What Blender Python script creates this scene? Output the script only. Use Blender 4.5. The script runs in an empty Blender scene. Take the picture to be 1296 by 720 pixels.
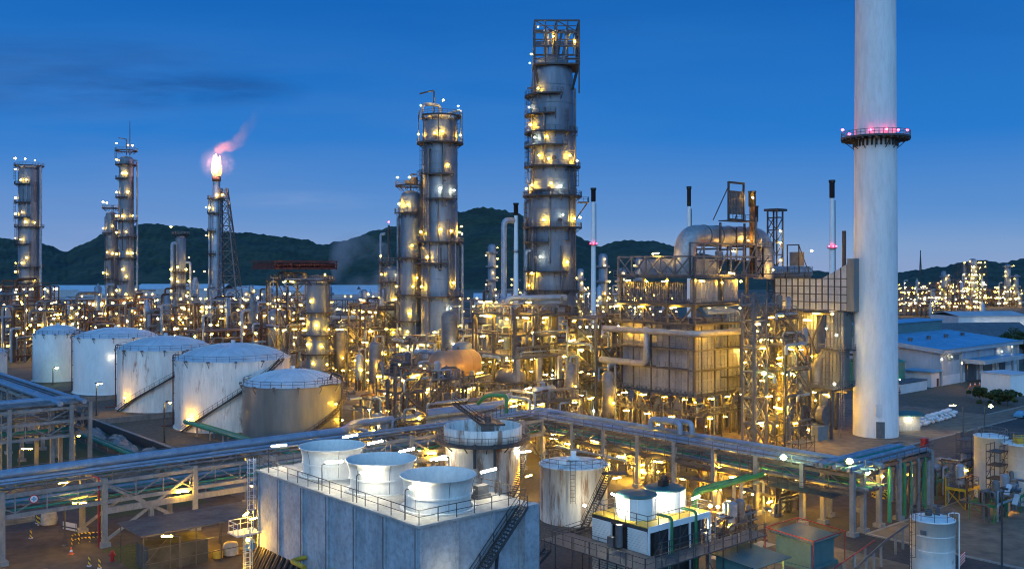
import bpy, math, random
from mathutils import Vector, Matrix
random.seed(7)
R = random.Random(11)
PI = math.pi
scene = bpy.context.scene
COL = scene.collection
# ------------------------------------------------------------------ frame of reference
# metres; camera 32 m above the plant; the plant's own grid runs along v (to the far right) and u (to the far left)
F, HY, CX, CAMZ = 1220.0, 338.0, 648.0, 32.0
ANG = math.radians(41.0)
CV, SV = math.cos(ANG), math.sin(ANG)
def W(px, d): return (px - CX) * d / F
def Zp(py, d): return CAMZ + (HY - py) * d / F
def G(px, py):
    d = F * CAMZ / (py - HY)
    return (W(px, d), d)
def grid(a, b): return (a * CV - b * SV, a * SV + b * CV)

# ------------------------------------------------------------------ materials
def newmat(name):
    m = bpy.data.materials.new(name); m.use_nodes = True
    nt = m.node_tree; b = nt.nodes['Principled BSDF']
    return m, nt, b
def nd(nt, t, **kw):
    n = nt.nodes.new(t)
    for k, v in kw.items():
        if k in n.inputs: n.inputs[k].default_value = v
        else: setattr(n, k, v)
    return n
def ramp(nt, stops):
    n = nt.nodes.new('ShaderNodeValToRGB'); e = n.color_ramp.elements
    while len(e) < len(stops): e.new(0.5)
    for i, (p, c) in enumerate(stops):
        e[i].position = p; e[i].color = (*c, 1) if len(c) == 3 else c
    return n
def mixc(nt, fac, c1, c2, mode='MIX'):
    n = nt.nodes.new('ShaderNodeMix'); n.data_type = 'RGBA'; n.blend_type = mode
    for s, v in ((0, fac), (6, c1), (7, c2)):
        if hasattr(v, 'links'): nt.links.new(v, n.inputs[s])
        elif s == 0: n.inputs[0].default_value = v
        else: n.inputs[s].default_value = (*v, 1)
    return n.outputs[2]
def mat(name, col, rough=.6, metal=0., var=.3, sc=.5, rust=0., rcol=(.16, .065, .025), rsc=.35, streak=1., bump=0., bsc=8., corr=None, dirt=.0):
    """painted or clad surface: blotchy tone, vertical weather streaks, rust where asked, optional corrugation"""
    m, nt, b = newmat(name); L = nt.links.new
    tc = nd(nt, 'ShaderNodeTexCoord')
    mp = nd(nt, 'ShaderNodeMapping'); mp.inputs['Scale'].default_value = (1, 1, streak)
    L(tc.outputs['Object'], mp.inputs[0])
    n1 = nd(nt, 'ShaderNodeTexNoise', Scale=sc, Detail=6., Roughness=.65); L(mp.outputs[0], n1.inputs['Vector'])
    r1 = ramp(nt, [(.3, tuple(c * (1 - var) for c in col)), (.7, tuple(min(.9, c * (1 + var * .5)) for c in col))])
    L(n1.outputs['Fac'], r1.inputs[0]); c = r1.outputs[0]
    if dirt:
        n3 = nd(nt, 'ShaderNodeTexNoise', Scale=sc * 5, Detail=8., Roughness=.7); L(mp.outputs[0], n3.inputs['Vector'])
        r3 = ramp(nt, [(.45, (0, 0, 0)), (.75, (dirt,) * 3)]); L(n3.outputs['Fac'], r3.inputs[0])
        c = mixc(nt, r3.outputs[0], c, tuple(x * .35 for x in col))
    if rust:
        m2 = nd(nt, 'ShaderNodeMapping'); m2.inputs['Scale'].default_value = (1, 1, min(1, streak * 1.6)); m2.inputs['Location'].default_value = (31, 7, 3)
        L(tc.outputs['Object'], m2.inputs[0])
        n2 = nd(nt, 'ShaderNodeTexNoise', Scale=rsc, Detail=9., Roughness=.72); L(m2.outputs[0], n2.inputs['Vector'])
        t = .72 - .28 * rust
        r2 = ramp(nt, [(t, (0, 0, 0)), (min(.99, t + .1), (.85, .85, .85))]); L(n2.outputs['Fac'], r2.inputs[0])
        c = mixc(nt, r2.outputs[0], c, rcol)
    L(c, b.inputs['Base Color'])
    b.inputs['Roughness'].default_value = rough; b.inputs['Metallic'].default_value = metal
    h = None
    if bump:
        nb = nd(nt, 'ShaderNodeTexNoise', Scale=bsc, Detail=4.); L(tc.outputs['Object'], nb.inputs['Vector']); h = nb.outputs['Fac']
    if corr:
        wv = nd(nt, 'ShaderNodeTexWave', Scale=corr[1], wave_type='BANDS', bands_direction=corr[0]); L(tc.outputs['Object'], wv.inputs['Vector']); h = wv.outputs['Fac']
    if h is not None:
        bn = nd(nt, 'ShaderNodeBump', Strength=bump or .6, Distance=.05); L(h, bn.inputs['Height']); L(bn.outputs[0], b.inputs['Normal'])
    return m
def emit(name, col, s):
    m, nt, b = newmat(name)
    b.inputs['Base Color'].default_value = (.8, .8, .8, 1)
    b.inputs['Emission Color'].default_value = (*col, 1); b.inputs['Emission Strength'].default_value = s
    return m
M = dict(
    steel=mat('galvanised_steel', (.10, .10, .105), .45, .4, .35, 1.5, dirt=.35),
    grey=mat('grey_painted_steel', (.14, .145, .155), .5, .2, .35, 1.2, rust=.12, dirt=.3),
    dark=mat('dark_steel', (.055, .055, .06), .6, .2, .4, 1.5),
    grate=mat('grating', (.10, .10, .10), .65, .3, .4, 2.),
    alu=mat('aluminium_cladding', (.24, .32, .42), .42, .3, .3, .7, dirt=.35, bump=.12, bsc=2.5),  # blue of the reflected sky mixed into the base colour
    alu2=mat('weathered_cladding', (.16, .165, .175), .5, .2, .4, .6, dirt=.5, rust=.12, bump=.1, bsc=2.),
    column=mat('column_cladding', (.155, .205, .27), .48, .2, .35, .28, streak=.25, dirt=.45, rust=.06),
    panel=mat('heater_casing', (.27, .29, .33), .55, .2, .35, .6, streak=.6, rust=.2, dirt=.45),
    duct=mat('duct_cladding', (.36, .36, .37), .45, .45, .4, .4, dirt=.5, rust=.25, rcol=(.22, .12, .07), bump=.15, bsc=1.2),
    white=mat('white_tank_paint', (.76, .79, .78), .5, 0, .18, .35, streak=.35, rust=.24, rcol=(.26, .16, .09), rsc=.5, dirt=.25),
    rusty=mat('rust_streaked_paint', (.74, .74, .71), .6, 0, .2, .4, streak=.14, rust=.58, rcol=(.21, .095, .04), rsc=.55, dirt=.4),
    rustbad=mat('rust_eaten_paint', (.74, .73, .69), .65, 0, .25, .5, streak=.1, rust=.74, rcol=(.22, .10, .035), rsc=.75, dirt=.5),
    silver=mat('silver_panel', (.40, .45, .52), .42, .35, .3, .5, dirt=.3),
    clean=mat('clean_white_paint', (.78, .80, .80), .45, 0, .12, .3, streak=.4, dirt=.15, rust=.06),
    roof=mat('tank_roof', (.50, .58, .64), .5, .1, .2, .3, rust=.34, rcol=(.14, .10, .085), rsc=.22, dirt=.3),
    roofw=mat('pale_tank_roof', (.55, .61, .66), .5, .0, .2, .3, dirt=.3),
    bare=mat('bare_metal_plate', (.17, .19, .195), .42, .1, .4, .25, streak=.15, dirt=.3),
    fan=mat('fibreglass_fan_stack', (.74, .73, .69), .5, 0, .15, .8, streak=.4, dirt=.3, rust=.05),
    conc=mat('stained_concrete_wall', (.38, .42, .47), .8, 0, .35, .45, streak=.8, dirt=.7, bump=.15, bsc=6.),
    deckc=mat('concrete_deck', (.42, .41, .38), .8, 0, .35, .5, dirt=.6, bump=.1),
    post=mat('concrete_post', (.25, .25, .245), .85, 0, .35, .9, streak=.5, dirt=.5, bump=.15),
    chim=mat('chimney_concrete', (.70, .73, .76), .8, 0, .12, .22, streak=.22, dirt=.34, bump=.1, bsc=3.),
    teal=mat('teal_paint', (.015, .20, .155), .45, 0, .3, 1., dirt=.3),
    green=mat('green_paint', (.02, .19, .075), .45, 0, .3, 1., dirt=.3),
    red=mat('red_paint', (.36, .02, .02), .5, 0, .3, 1., dirt=.3),
    rustm=mat('rusted_steel', (.10, .055, .035), .75, .1, .5, .8, dirt=.4),
    redst=mat('oxide_red_steel', (.085, .022, .02), .7, 0, .5, .8, dirt=.4),
    yellow=mat('yellow_paint', (.55, .36, .03), .5, 0, .3, 1., dirt=.4),
    black=mat('black_paint', (.015, .015, .016), .6),
    tealroof=mat('teal_sheet_roof', (.035, .13, .135), .5, .1, .25, .6, corr=('X', 2.2), dirt=.3),
    tealwall=mat('teal_sheet_wall', (.09, .20, .215), .55, .05, .2, .6, corr=('X', 2.0), dirt=.3),
    blueroof=mat('blue_sheet_roof', (.11, .34, .56), .45, .1, .2, .12, corr=('X', .8), dirt=.25),
    wallw=mat('pale_sheet_wall', (.38, .42, .47), .6, 0, .2, .2, streak=.3, corr=('X', 1.0), dirt=.3),
    plaster=mat('white_plinth', (.60, .60, .62), .7, 0, .15, .3, dirt=.2),
    roofdk=mat('dark_sheet_roof', (.10, .12, .14), .6, .1, .3, .4, dirt=.4, corr=('X', 1.5)),
    canvas=mat('patched_roofing', (.10, .095, .09), .8, 0, .55, .6, dirt=.6, corr=('X', 1.6)),
    tarp=mat('tarpaulin', (.07, .075, .07), .8, 0, .5, .7, bump=.4, bsc=1.5),
    orange=mat('orange_lit_steel', (.24, .155, .10), .5, .1, .12, .5, dirt=.25),  # warm lamp light mixed into the grey drum's colour
    brick=mat('sack_cloth', (.62, .64, .70), .8, 0, .2, 2.),
    cone=mat('orange_plastic', (.75, .13, .02), .5),
    farw=mat('far_pale_roof', (.50, .54, .60), .6, 0, .2, .05, dirt=.25),
    tube=emit('sodium_tube_light', (1, .50, .035), 380),
    warm=emit('sodium_lamp_light', (1, .48, .03), 700),
    white_l=emit('fluorescent_tube_light', (1, .88, .60), 165),
    far=emit('far_lamp_light', (1, .50, .05), 110),
    far2=emit('far_white_lamp_light', (1, .72, .36), 60),
    cooll=emit('cool_white_lamp_light', (1, .84, .52), 260),
    redl=emit('red_beacon_light', (1, .03, .10), 28),
    flood=emit('floodlight_light', (.85, 1, .30), 70),
    pinkl=emit('rosy_tube_light', (1, .53, .08), 360),
)
def striped(name, c1, c2, axis, sc):
    m, nt, b = newmat(name); tc = nd(nt, 'ShaderNodeTexCoord')
    wv = nd(nt, 'ShaderNodeTexWave', Scale=sc, wave_type='BANDS', bands_direction=axis); nt.links.new(tc.outputs['Object'], wv.inputs['Vector'])
    r = ramp(nt, [(.49, c1), (.51, c2)]); nt.links.new(wv.outputs['Fac'], r.inputs[0]); nt.links.new(r.outputs[0], b.inputs['Base Color'])
    return m
M['hazard'] = striped('hazard_stripes', (.02, .02, .02), (.65, .42, .03), 'DIAGONAL', 1.2)
M['redwhite'] = striped('red_white_stripes', (.6, .03, .02), (.7, .7, .7), 'Z', 1.1)

# ------------------------------------------------------------------ mesh builder
class MB:
    def __init__(s): s.v = []; s.f = []; s.sm = []
    def add(s, vs, fs, smooth=False):
        o = len(s.v); s.v += [tuple(p) for p in vs]
        s.f += [tuple(i + o for i in f) for f in fs]; s.sm += [smooth] * len(fs)
        return s
    def box(s, c, d, rz=0., M4=None):
        x, y, z = d[0] / 2, d[1] / 2, d[2] / 2
        cs, sn = math.cos(rz), math.sin(rz)
        vs = []
        for k in (-z, z):
            for i, j in ((-x, -y), (x, -y), (x, y), (-x, y)):
                vs.append((c[0] + i * cs - j * sn, c[1] + i * sn + j * cs, c[2] + k))
        return s.add(vs, [(3, 2, 1, 0), (4, 5, 6, 7), (0, 1, 5, 4), (1, 2, 6, 5), (2, 3, 7, 6), (3, 0, 4, 7)])
    def bar(s, p, q, w, h=None):
        p, q = Vector(p), Vector(q); d = q - p
        if d.length < 1e-5: return s
        d.normalize(); up = Vector((0, 0, 1)) if abs(d.z) < .95 else Vector((0, 1, 0))
        a = d.cross(up).normalized() * (w / 2); b = a.cross(d).normalized() * ((h or w) / 2)
        vs = [p - a - b, p + a - b, p + a + b, p - a + b, q - a - b, q + a - b, q + a + b, q - a + b]
        return s.add(vs, [(0, 1, 2, 3), (7, 6, 5, 4), (0, 4, 5, 1), (1, 5, 6, 2), (2, 6, 7, 3), (3, 7, 4, 0)])
    def sweep(s, pts, r, n=8, caps=True):
        pts = [Vector(p) for p in pts]; T = []
        for i in range(len(pts)):
            t = pts[min(i + 1, len(pts) - 1)] - pts[max(i - 1, 0)]
            T.append(t.normalized() if t.length > 1e-6 else Vector((0, 0, 1)))
        up = Vector((0, 0, 1)) if abs(T[0].z) < .9 else Vector((1, 0, 0))
        x = T[0].cross(up).normalized(); vs = []; rr = r if hasattr(r, '__len__') else [r] * len(pts)
        for i, p in enumerate(pts):
            x = (x - T[i] * x.dot(T[i])).normalized(); y = T[i].cross(x)
            for k in range(n):
                a = 2 * PI * k / n; vs.append(p + (x * math.cos(a) + y * math.sin(a)) * rr[i])
        fs = [(i * n + k, i * n + (k + 1) % n, (i + 1) * n + (k + 1) % n, (i + 1) * n + k) for i in range(len(pts) - 1) for k in range(n)]
        s.add(vs, fs, True)
        if caps:
            s.add(vs[:n], [tuple(range(n - 1, -1, -1))]); s.add(vs[-n:], [tuple(range(n))])
        return s
    def path(s, pts, r, n=8, bend=None, k=4, caps=True):
        pts = [Vector(p) for p in pts]; out = [pts[0]]; bend = bend or r * 2.5
        for i in range(1, len(pts) - 1):
            d1, d2 = pts[i - 1] - pts[i], pts[i + 1] - pts[i]
            q = min(bend, d1.length * .45, d2.length * .45); A = pts[i] + d1.normalized() * q; B = pts[i] + d2.normalized() * q
            for j in range(k + 1):
                t = j / k; out.append(A * (1 - t) ** 2 + pts[i] * 2 * t * (1 - t) + B * t * t)
        out.append(pts[-1]); return s.sweep(out, r, n, caps)
    def lathe(s, prof, n=32, c=(0, 0, 0), a0=0., a1=2 * PI, smooth=True):
        full = abs(a1 - a0 - 2 * PI) < 1e-6; m = n if full else n + 1; vs = []
        for r, z in prof:
            for k in range(m):
                a = a0 + (a1 - a0) * k / n; vs.append((c[0] + r * math.cos(a), c[1] + r * math.sin(a), c[2] + z))
        fs = []
        for i in range(len(prof) - 1):
            for k in range(n):
                k2 = (k + 1) % m; fs.append((i * m + k, i * m + k2, (i + 1) * m + k2, (i + 1) * m + k))
        return s.add(vs, fs, smooth)
    def cyl(s, c, r, z0, z1, n=16, cap=True):
        s.lathe([(r, z0), (r, z1)], n, c)
        if cap: s.disc((c[0], c[1], c[2] + z1), r, n); s.disc((c[0], c[1], c[2] + z0), r, n, True)
        return s
    def disc(s, c, r, n=16, flip=False):
        vs = [(c[0] + r * math.cos(2 * PI * k / n), c[1] + r * math.sin(2 * PI * k / n), c[2]) for k in range(n)]
        return s.add(vs, [tuple(range(n - 1, -1, -1)) if flip else tuple(range(n))])
    def band(s, r0, r1, z0, z1, a0=0., a1=2 * PI, n=24, c=(0, 0, 0)):
        """ring or ring sector of rectangular section"""
        s.lathe([(r0, z1), (r0, z0), (r1, z0), (r1, z1), (r0, z1)], n, c, a0, a1, False)
        if abs(a1 - a0 - 2 * PI) > 1e-6:
            for a in (a0, a1):
                e = (math.cos(a), math.sin(a))
                s.add([(c[0] + r * e[0], c[1] + r * e[1], c[2] + z) for r, z in ((r0, z0), (r1, z0), (r1, z1), (r0, z1))], [(0, 1, 2, 3)])
        return s
    def rail(s, pts, h=1.1, step=1.8, w=.055, closed=False):
        pts = [Vector(p) for p in pts]; seg = list(zip(pts, pts[1:] + ([pts[0]] if closed else [])))
        if not closed: seg = seg[:len(pts) - 1]
        H = Vector((0, 0, h))
        for p, q in seg:
            L = (q - p).length; n = max(1, round(L / step))
            for i in range(n + (0 if closed else 1)):
                a = p.lerp(q, i / n); s.bar(a, a + H, w)
            s.bar(p + H, q + H, w); s.bar(p + H * .55, q + H * .55, w * .8)
        return s
    def ladder(s, x, y, z0, z1, rz=0., w=.5, t=.05, cage=False, step=.45):
        e = Vector((math.cos(rz), math.sin(rz), 0)); nrm = Vector((-e.y, e.x, 0)); b = Vector((x, y, 0))
        for k in (-1, 1): s.bar(b + e * k * w / 2 + Vector((0, 0, z0)), b + e * k * w / 2 + Vector((0, 0, z1)), t)
        z = z0 + .3
        while z < z1:
            s.bar(b - e * w / 2 + Vector((0, 0, z)), b + e * w / 2 + Vector((0, 0, z)), t * .7); z += step
        if cage:
            z = z0 + 2.2
            while z < z1:
                ps = [b + e * (w * .7 * math.cos(a)) - nrm * (w * 1.3 * math.sin(a)) + Vector((0, 0, z)) for a in [PI * i / 5 for i in range(6)]]
                for p, q in zip(ps, ps[1:]): s.bar(p, q, t * .7)
                z += 1.2
            for a in (PI * .2, PI * .5, PI * .8):
                o = b + e * (w * .7 * math.cos(a)) - nrm * (w * 1.3 * math.sin(a))
                s.bar(o + Vector((0, 0, z0 + 2.2)), o + Vector((0, 0, z1)), t * .7)
        return s
    def stair(s, p, q, w=.9, rail=True, t=.05):
        p, q = Vector(p), Vector(q); d = q - p; hz = Vector((d.x, d.y, 0)).normalized(); sd = Vector((-hz.y, hz.x, 0)) * (w / 2)
        n = max(3, int(abs(d.z) / .24)); rz = math.atan2(hz.y, hz.x)
        for k in (-1, 1):
            s.bar(p + sd * k, q + sd * k, .06, .28)
            if rail:
                U = Vector((0, 0, 1)); s.bar(p + sd * k + U, q + sd * k + U, t); s.bar(p + sd * k + U * .55, q + sd * k + U * .55, t * .8)
                m = max(2, int(d.length / 1.8))
                for i in range(m + 1):
                    a = p.lerp(q, i / m) + sd * k; s.bar(a, a + U, t)
        for i in range(n + 1):
            c = p.lerp(q, (i + .0) / n); s.box(c, (.27, w, .05), rz)
        return s
    def mesh(s, name, m):
        me = bpy.data.meshes.new(name); me.from_pydata(s.v, [], s.f); me.polygons.foreach_set('use_smooth', s.sm)
        for x in (m if isinstance(m, (list, tuple)) else [m]): me.materials.append(M[x] if isinstance(x, str) else x)
        me.update(); return me
    def build(s, name, m, parent=None, loc=None, rz=0.):
        return put(name, s.mesh(name, m), parent, loc, rz)
def put(name, me, parent=None, loc=None, rz=0.):
    o = bpy.data.objects.new(name, me); COL.objects.link(o)
    if parent is not None: o.parent = parent
    if loc is not None: o.location = loc
    if rz: o.rotation_euler = (0, 0, rz)
    return o
def tag(o, label=None, cat=None, group=None, kind=None):
    for k, v in (('label', label), ('category', cat), ('group', group), ('kind', kind)):
        if v: o[k] = v
    return o
def thing(name, label, cat, loc, rz=0., group=None):
    o = bpy.data.objects.new(name, None); COL.objects.link(o)
    o.location = (loc[0], loc[1], loc[2] if len(loc) > 2 else 0.); o.rotation_euler = (0, 0, rz); o.empty_display_size = .5
    return tag(o, label, cat, group)
def copy_tree(o, parent=None):
    c = o.copy(); COL.objects.link(c)
    if parent is not None: c.parent = parent
    for ch in list(o.children): copy_tree(ch, c)
    return c
def struct(name, mb, m):
    o = mb.build(name, m); o['kind'] = 'structure'; return o

# ------------------------------------------------------------------ lamps (each one a part of what carries it)
def lampmesh(name, kind, m, s):
    b = MB()
    if kind == 'bulb': b.lathe([(0, -s * .8), (s * .7, -s * .5), (s, 0), (s * .6, s * .6), (0, s * .8)], 8)
    else: b.sweep([(-s, 0, 0), (s, 0, 0)], s * .115, 6)
    return b.mesh(name, m)
LM = dict(bulb=lampmesh('lamp', 'bulb', 'warm', .21), tube=lampmesh('lamp', 'tube', 'tube', .75), white=lampmesh('lamp', 'tube', 'white_l', .85),
          far=lampmesh('lamp', 'bulb', 'far', .38), far2=lampmesh('lamp', 'bulb', 'far2', .42), vfar=lampmesh('lamp', 'bulb', 'far', .36), vfar2=lampmesh('lamp', 'bulb', 'far2', .42),
          red=lampmesh('lamp', 'bulb', 'redl', .3), flood=lampmesh('lamp', 'bulb', 'flood', .42), pink=lampmesh('lamp', 'tube', 'pinkl', .8))
LM['wall'] = lampmesh('lamp', 'bulb', 'cooll', .09)
LM['cool'] = lampmesh('lamp', 'bulb', 'cooll', .19)
LR = random.Random(21)
def lamp(parent, loc, kind='bulb', rz=0., tilt=0.):
    if kind == 'bulb' and LR.random() < .16: kind = 'cool'
    o = put('lamp', LM[kind], parent, loc, rz)
    k = LR.choice((.65, .8, 1., 1., 1.2)); o.scale = (k, k, k) if kind in ('bulb', 'cool', 'far', 'far2', 'vfar', 'vfar2') else (LR.choice((.7, .85, 1.)), 1, 1) if kind in ('tube', 'pink') else (1, 1, 1)
    if tilt: o.rotation_euler = (0, tilt, rz)
    return o
# ------------------------------------------------------------------ generators
def tank(name, label, x, y, rad, h, mt='white', roofm='roof', rise=2.2, stair=None, pipes=(), lamps=(), rim=False, n=64, rz=0., railm='grey', rw=.07, legs=True):
    t = thing(name, label, 'storage tank', (x, y), rz)
    b = MB(); prof = [(rad, 0)]; nc = max(3, round(h / 1.9))
    b.lathe([(rad, 0), (rad, h)], n)
    for i in range(1, nc): b.band(rad, rad + .025, h * i / nc - .03, h * i / nc + .03, n=n)
    b.band(rad, rad + .12, h - .15, h - .002, n=n); b.band(rad, rad + .35, 0, .15, n=n)
    b.build('shell', mt, t)
    r = MB()
    pr = [(rad, h), (rad * .8, h + rise * .42), (rad * .55, h + rise * .74), (rad * .28, h + rise * .94), (0.02, h + rise)]
    r.lathe(pr, n)
    for k in range(24):
        a = 2 * PI * k / 24
        ps = [(p[0] * math.cos(a), p[0] * math.sin(a), p[1] + .03) for p in pr[:-1]]
        for p, q in zip(ps, ps[1:]): r.bar(p, q, .1)
    r.cyl((0, 0, h + rise - .1), .45, 0, .7, 12)
    ro = r.build('roof', roofm, t)
    m = 28; ra = MB(); ra.rail([((rad - .1) * math.cos(2 * PI * k / m), (rad - .1) * math.sin(2 * PI * k / m), h) for k in range(m)], 1.1, 9, rw, True)
    ra.build('handrail', railm, t)
    for k in range(14):
        k_ = MB()
        a = 2 * PI * k / 14 + .1; e = (math.cos(a), math.sin(a))
        k_.bar((rad * e[0], rad * e[1], h - 1.2), ((rad + .75) * e[0], (rad + .75) * e[1], h - .1), .1)
        k_.box(((rad + .5) * e[0], (rad + .5) * e[1], h + .05), (.5, .5, .3), a)
        k_.build('foam_bracket', railm, t)
    if stair:
        a0, a1 = stair[:2]; z1 = stair[2] if len(stair) > 2 else h
        s = MB(); ns = int(z1 / .26)
        for i in range(ns + 1):
            a = a0 + (a1 - a0) * i / ns; z = z1 * i / ns
            s.box(((rad + .55) * math.cos(a), (rad + .55) * math.sin(a), z), (.85, .32, .06), a)
        for rr in (rad + .12, rad + 1.0):
            P = [(rr * math.cos(a0 + (a1 - a0) * i / 24), rr * math.sin(a0 + (a1 - a0) * i / 24), z1 * i / 24) for i in range(25)]
            for p, q in zip(P, P[1:]):
                s.bar(p, q, .08, .3)
                if rr > rad + .5:
                    s.bar((p[0], p[1], p[2] + 1.05), (q[0], q[1], q[2] + 1.05), .07); s.bar((p[0], p[1], p[2] + .55), (q[0], q[1], q[2] + .55), .05); s.bar(p, (p[0], p[1], p[2] + 1.05), .06)
        s.build('stair', 'dark', t)
    for a in pipes:
        e = (math.cos(a), math.sin(a)); q = MB()
        q.path([((rad - .9) * e[0], (rad - .9) * e[1], h + .9), ((rad + .3) * e[0], (rad + .3) * e[1], h + .9), ((rad + .3) * e[0], (rad + .3) * e[1], .4), ((rad + 2.5) * e[0], (rad + 2.5) * e[1], .4)], .13, 6)
        for z in (h * .25, h * .5, h * .75): q.bar((rad * e[0], rad * e[1], z), ((rad + .45) * e[0], (rad + .45) * e[1], z), .12)
        q.build('pipe', 'redst', t)
    for a, z, k in lamps:
        e = (math.cos(a), math.sin(a)); lamp(t, ((rad + .75) * e[0], (rad + .75) * e[1], z), k)
        q = MB(); q.bar((rad * e[0], rad * e[1], z + .4), ((rad + .8) * e[0], (rad + .8) * e[1], z + .4), .06); q.build('lamp_arm', 'dark', t)
    return t

def platform(t, r, z, a0, a1, w=1.5, n=None, cx=0, cy=0, rw=.09):
    n = n or max(5, int(abs(a1 - a0) * (r + w) / 1.3))
    b = MB(); b.band(r + .02, r + w, z - .12, z, a0, a1, n, (cx, cy, 0))
    b.band(r + w, r + w + .05, z - .28, z + .1, a0, a1, n, (cx, cy, 0))
    m = max(3, int(abs(a1 - a0) / .45))
    for k in range(m + 1):
        a = a0 + (a1 - a0) * k / m; e = (math.cos(a), math.sin(a))
        b.bar((cx + r * e[0], cy + r * e[1], z - w * .9), (cx + (r + w) * e[0], cy + (r + w) * e[1], z - .1), .12)
    p = b.build('platform', 'dark', t)
    full = abs(a1 - a0) > 6.2
    pts = [(cx + (r + w - .05) * math.cos(a0 + (a1 - a0) * k / n), cy + (r + w - .05) * math.sin(a0 + (a1 - a0) * k / n), z) for k in range(n if full else n + 1)]
    q = MB(); q.rail(pts, 1.1, 1.5, rw, full)
    if not full:
        for a in (a0, a1): q.rail([(cx + r * math.cos(a), cy + r * math.sin(a), z), (cx + (r + w - .05) * math.cos(a), cy + (r + w - .05) * math.sin(a), z)], 1.1, 2, rw)
    q.build('railing', 'grey', p)
    return p
D = math.radians
CAMDIR = -PI / 2
def column(name, label, x, y, prof, plats, lamps, ladders=(), pipes=(), rings=(), skin='column', n=40, dome=True, group=None, lk='bulb', man=()):
    """distillation column: clad shell, ring platforms with railings, ladders, side pipes, lamps. angles in degrees, -90 faces the camera"""
    t = thing(name, label, 'refinery column', (x, y), 0, group)
    top = prof[-1]; b = MB(); b.lathe(prof, n)
    if dome:
        r, z = top; b.lathe([(r, z), (r * .92, z + r * .25), (r * .7, z + r * .42), (r * .4, z + r * .52), (.02, z + r * .55)], n)
    def rad(z):
        for (r0, z0), (r1, z1) in zip(prof, prof[1:]):
            if z0 <= z <= z1: return r0 + (r1 - r0) * (z - z0) / max(1e-6, z1 - z0)
        return top[0]
    for z in rings: r = rad(z); b.band(r - .02, r + .10, z - .12, z + .12, n=n)
    b.build('shell', skin, t)
    for z, a0, a1 in plats: platform(t, rad(z), z, D(a0), D(a1))
    gg = random.Random(int(x * 7) + n)
    if lk == 'bulb' and top[1] > 28:               # small-bore lines strapped to the shell
        for i in range(int(top[1] / 7)):
            a = D(gg.uniform(-178, -5)); z0 = gg.uniform(4, top[1] * .8); z1 = min(top[1] - 1, z0 + gg.uniform(5, 18)); o = max(rad(z0), rad(z1)) + .28; q = MB(); da = gg.choice((-1, 1)) * gg.uniform(.1, .35); e = (math.cos(a), math.sin(a))
            q.path([(o * e[0] * .9, o * e[1] * .9, z1), (o * e[0], o * e[1], z1), (o * e[0], o * e[1], z0)] + [(o * math.cos(a + da * k / 3), o * math.sin(a + da * k / 3), z0) for k in (1, 2, 3)], gg.uniform(.1, .2), 6, .4); q.build('pipe', gg.choice(['grey', 'dark', 'alu', 'alu2']), t)
        for (z, a0, a1), (z2, _, _) in zip(plats[1:], plats):
            if 1 < z2 - z < 14:
                a = D(gg.choice((-155, -130, -60, -35))); q = MB(); r = rad(z) + .9; q.ladder(r * math.cos(a), r * math.sin(a), z, z2 + 1, a + PI / 2, .7, .09, True); q.build('ladder', 'dark', t)
    for a, z0, z1 in ladders:
        q = MB(); r = rad((z0 + z1) / 2) + .5; q.ladder(r * math.cos(D(a)), r * math.sin(D(a)), z0, z1, D(a) + PI / 2, .6, .06, True); q.build('ladder', 'dark', t)
    for pr, a, off, z0, z1, m in pipes:
        e = (math.cos(D(a)), math.sin(D(a))); r = max(rad(z0), rad(z1)); o = r + off
        q = MB(); q.path([(r * .85 * e[0], r * .85 * e[1], z1), (o * e[0], o * e[1], z1), (o * e[0], o * e[1], z0), ((o + 1.5) * e[0], (o + 1.5) * e[1], z0)], pr, 10)
        z = z0 + 4
        while z < z1 - 1: q.bar((rad(z) * e[0], rad(z) * e[1], z), (o * e[0], o * e[1], z), .12); z += 6
        q.build('pipe', m, t)
    for a, z in man:
        r = rad(z); e = (math.cos(D(a)), math.sin(D(a))); q = MB(); q.sweep([(r * .9 * e[0], r * .9 * e[1], z), ((r + .5) * e[0], (r + .5) * e[1], z)], .42, 12)
        q.sweep([((r + .5) * e[0], (r + .5) * e[1], z), ((r + .6) * e[0], (r + .6) * e[1], z)], .55, 12); q.build('manway', 'dark', t)
    for L in lamps:
        a, z = L[:2]; off = L[2] if len(L) > 2 else .7; r = rad(z) + off * (1.3 if off < 1 and lk == 'bulb' else 1)
        lamp(t, (r * math.cos(D(a)), r * math.sin(D(a)), z), L[3] if len(L) > 3 else lk)
    return t

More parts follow.
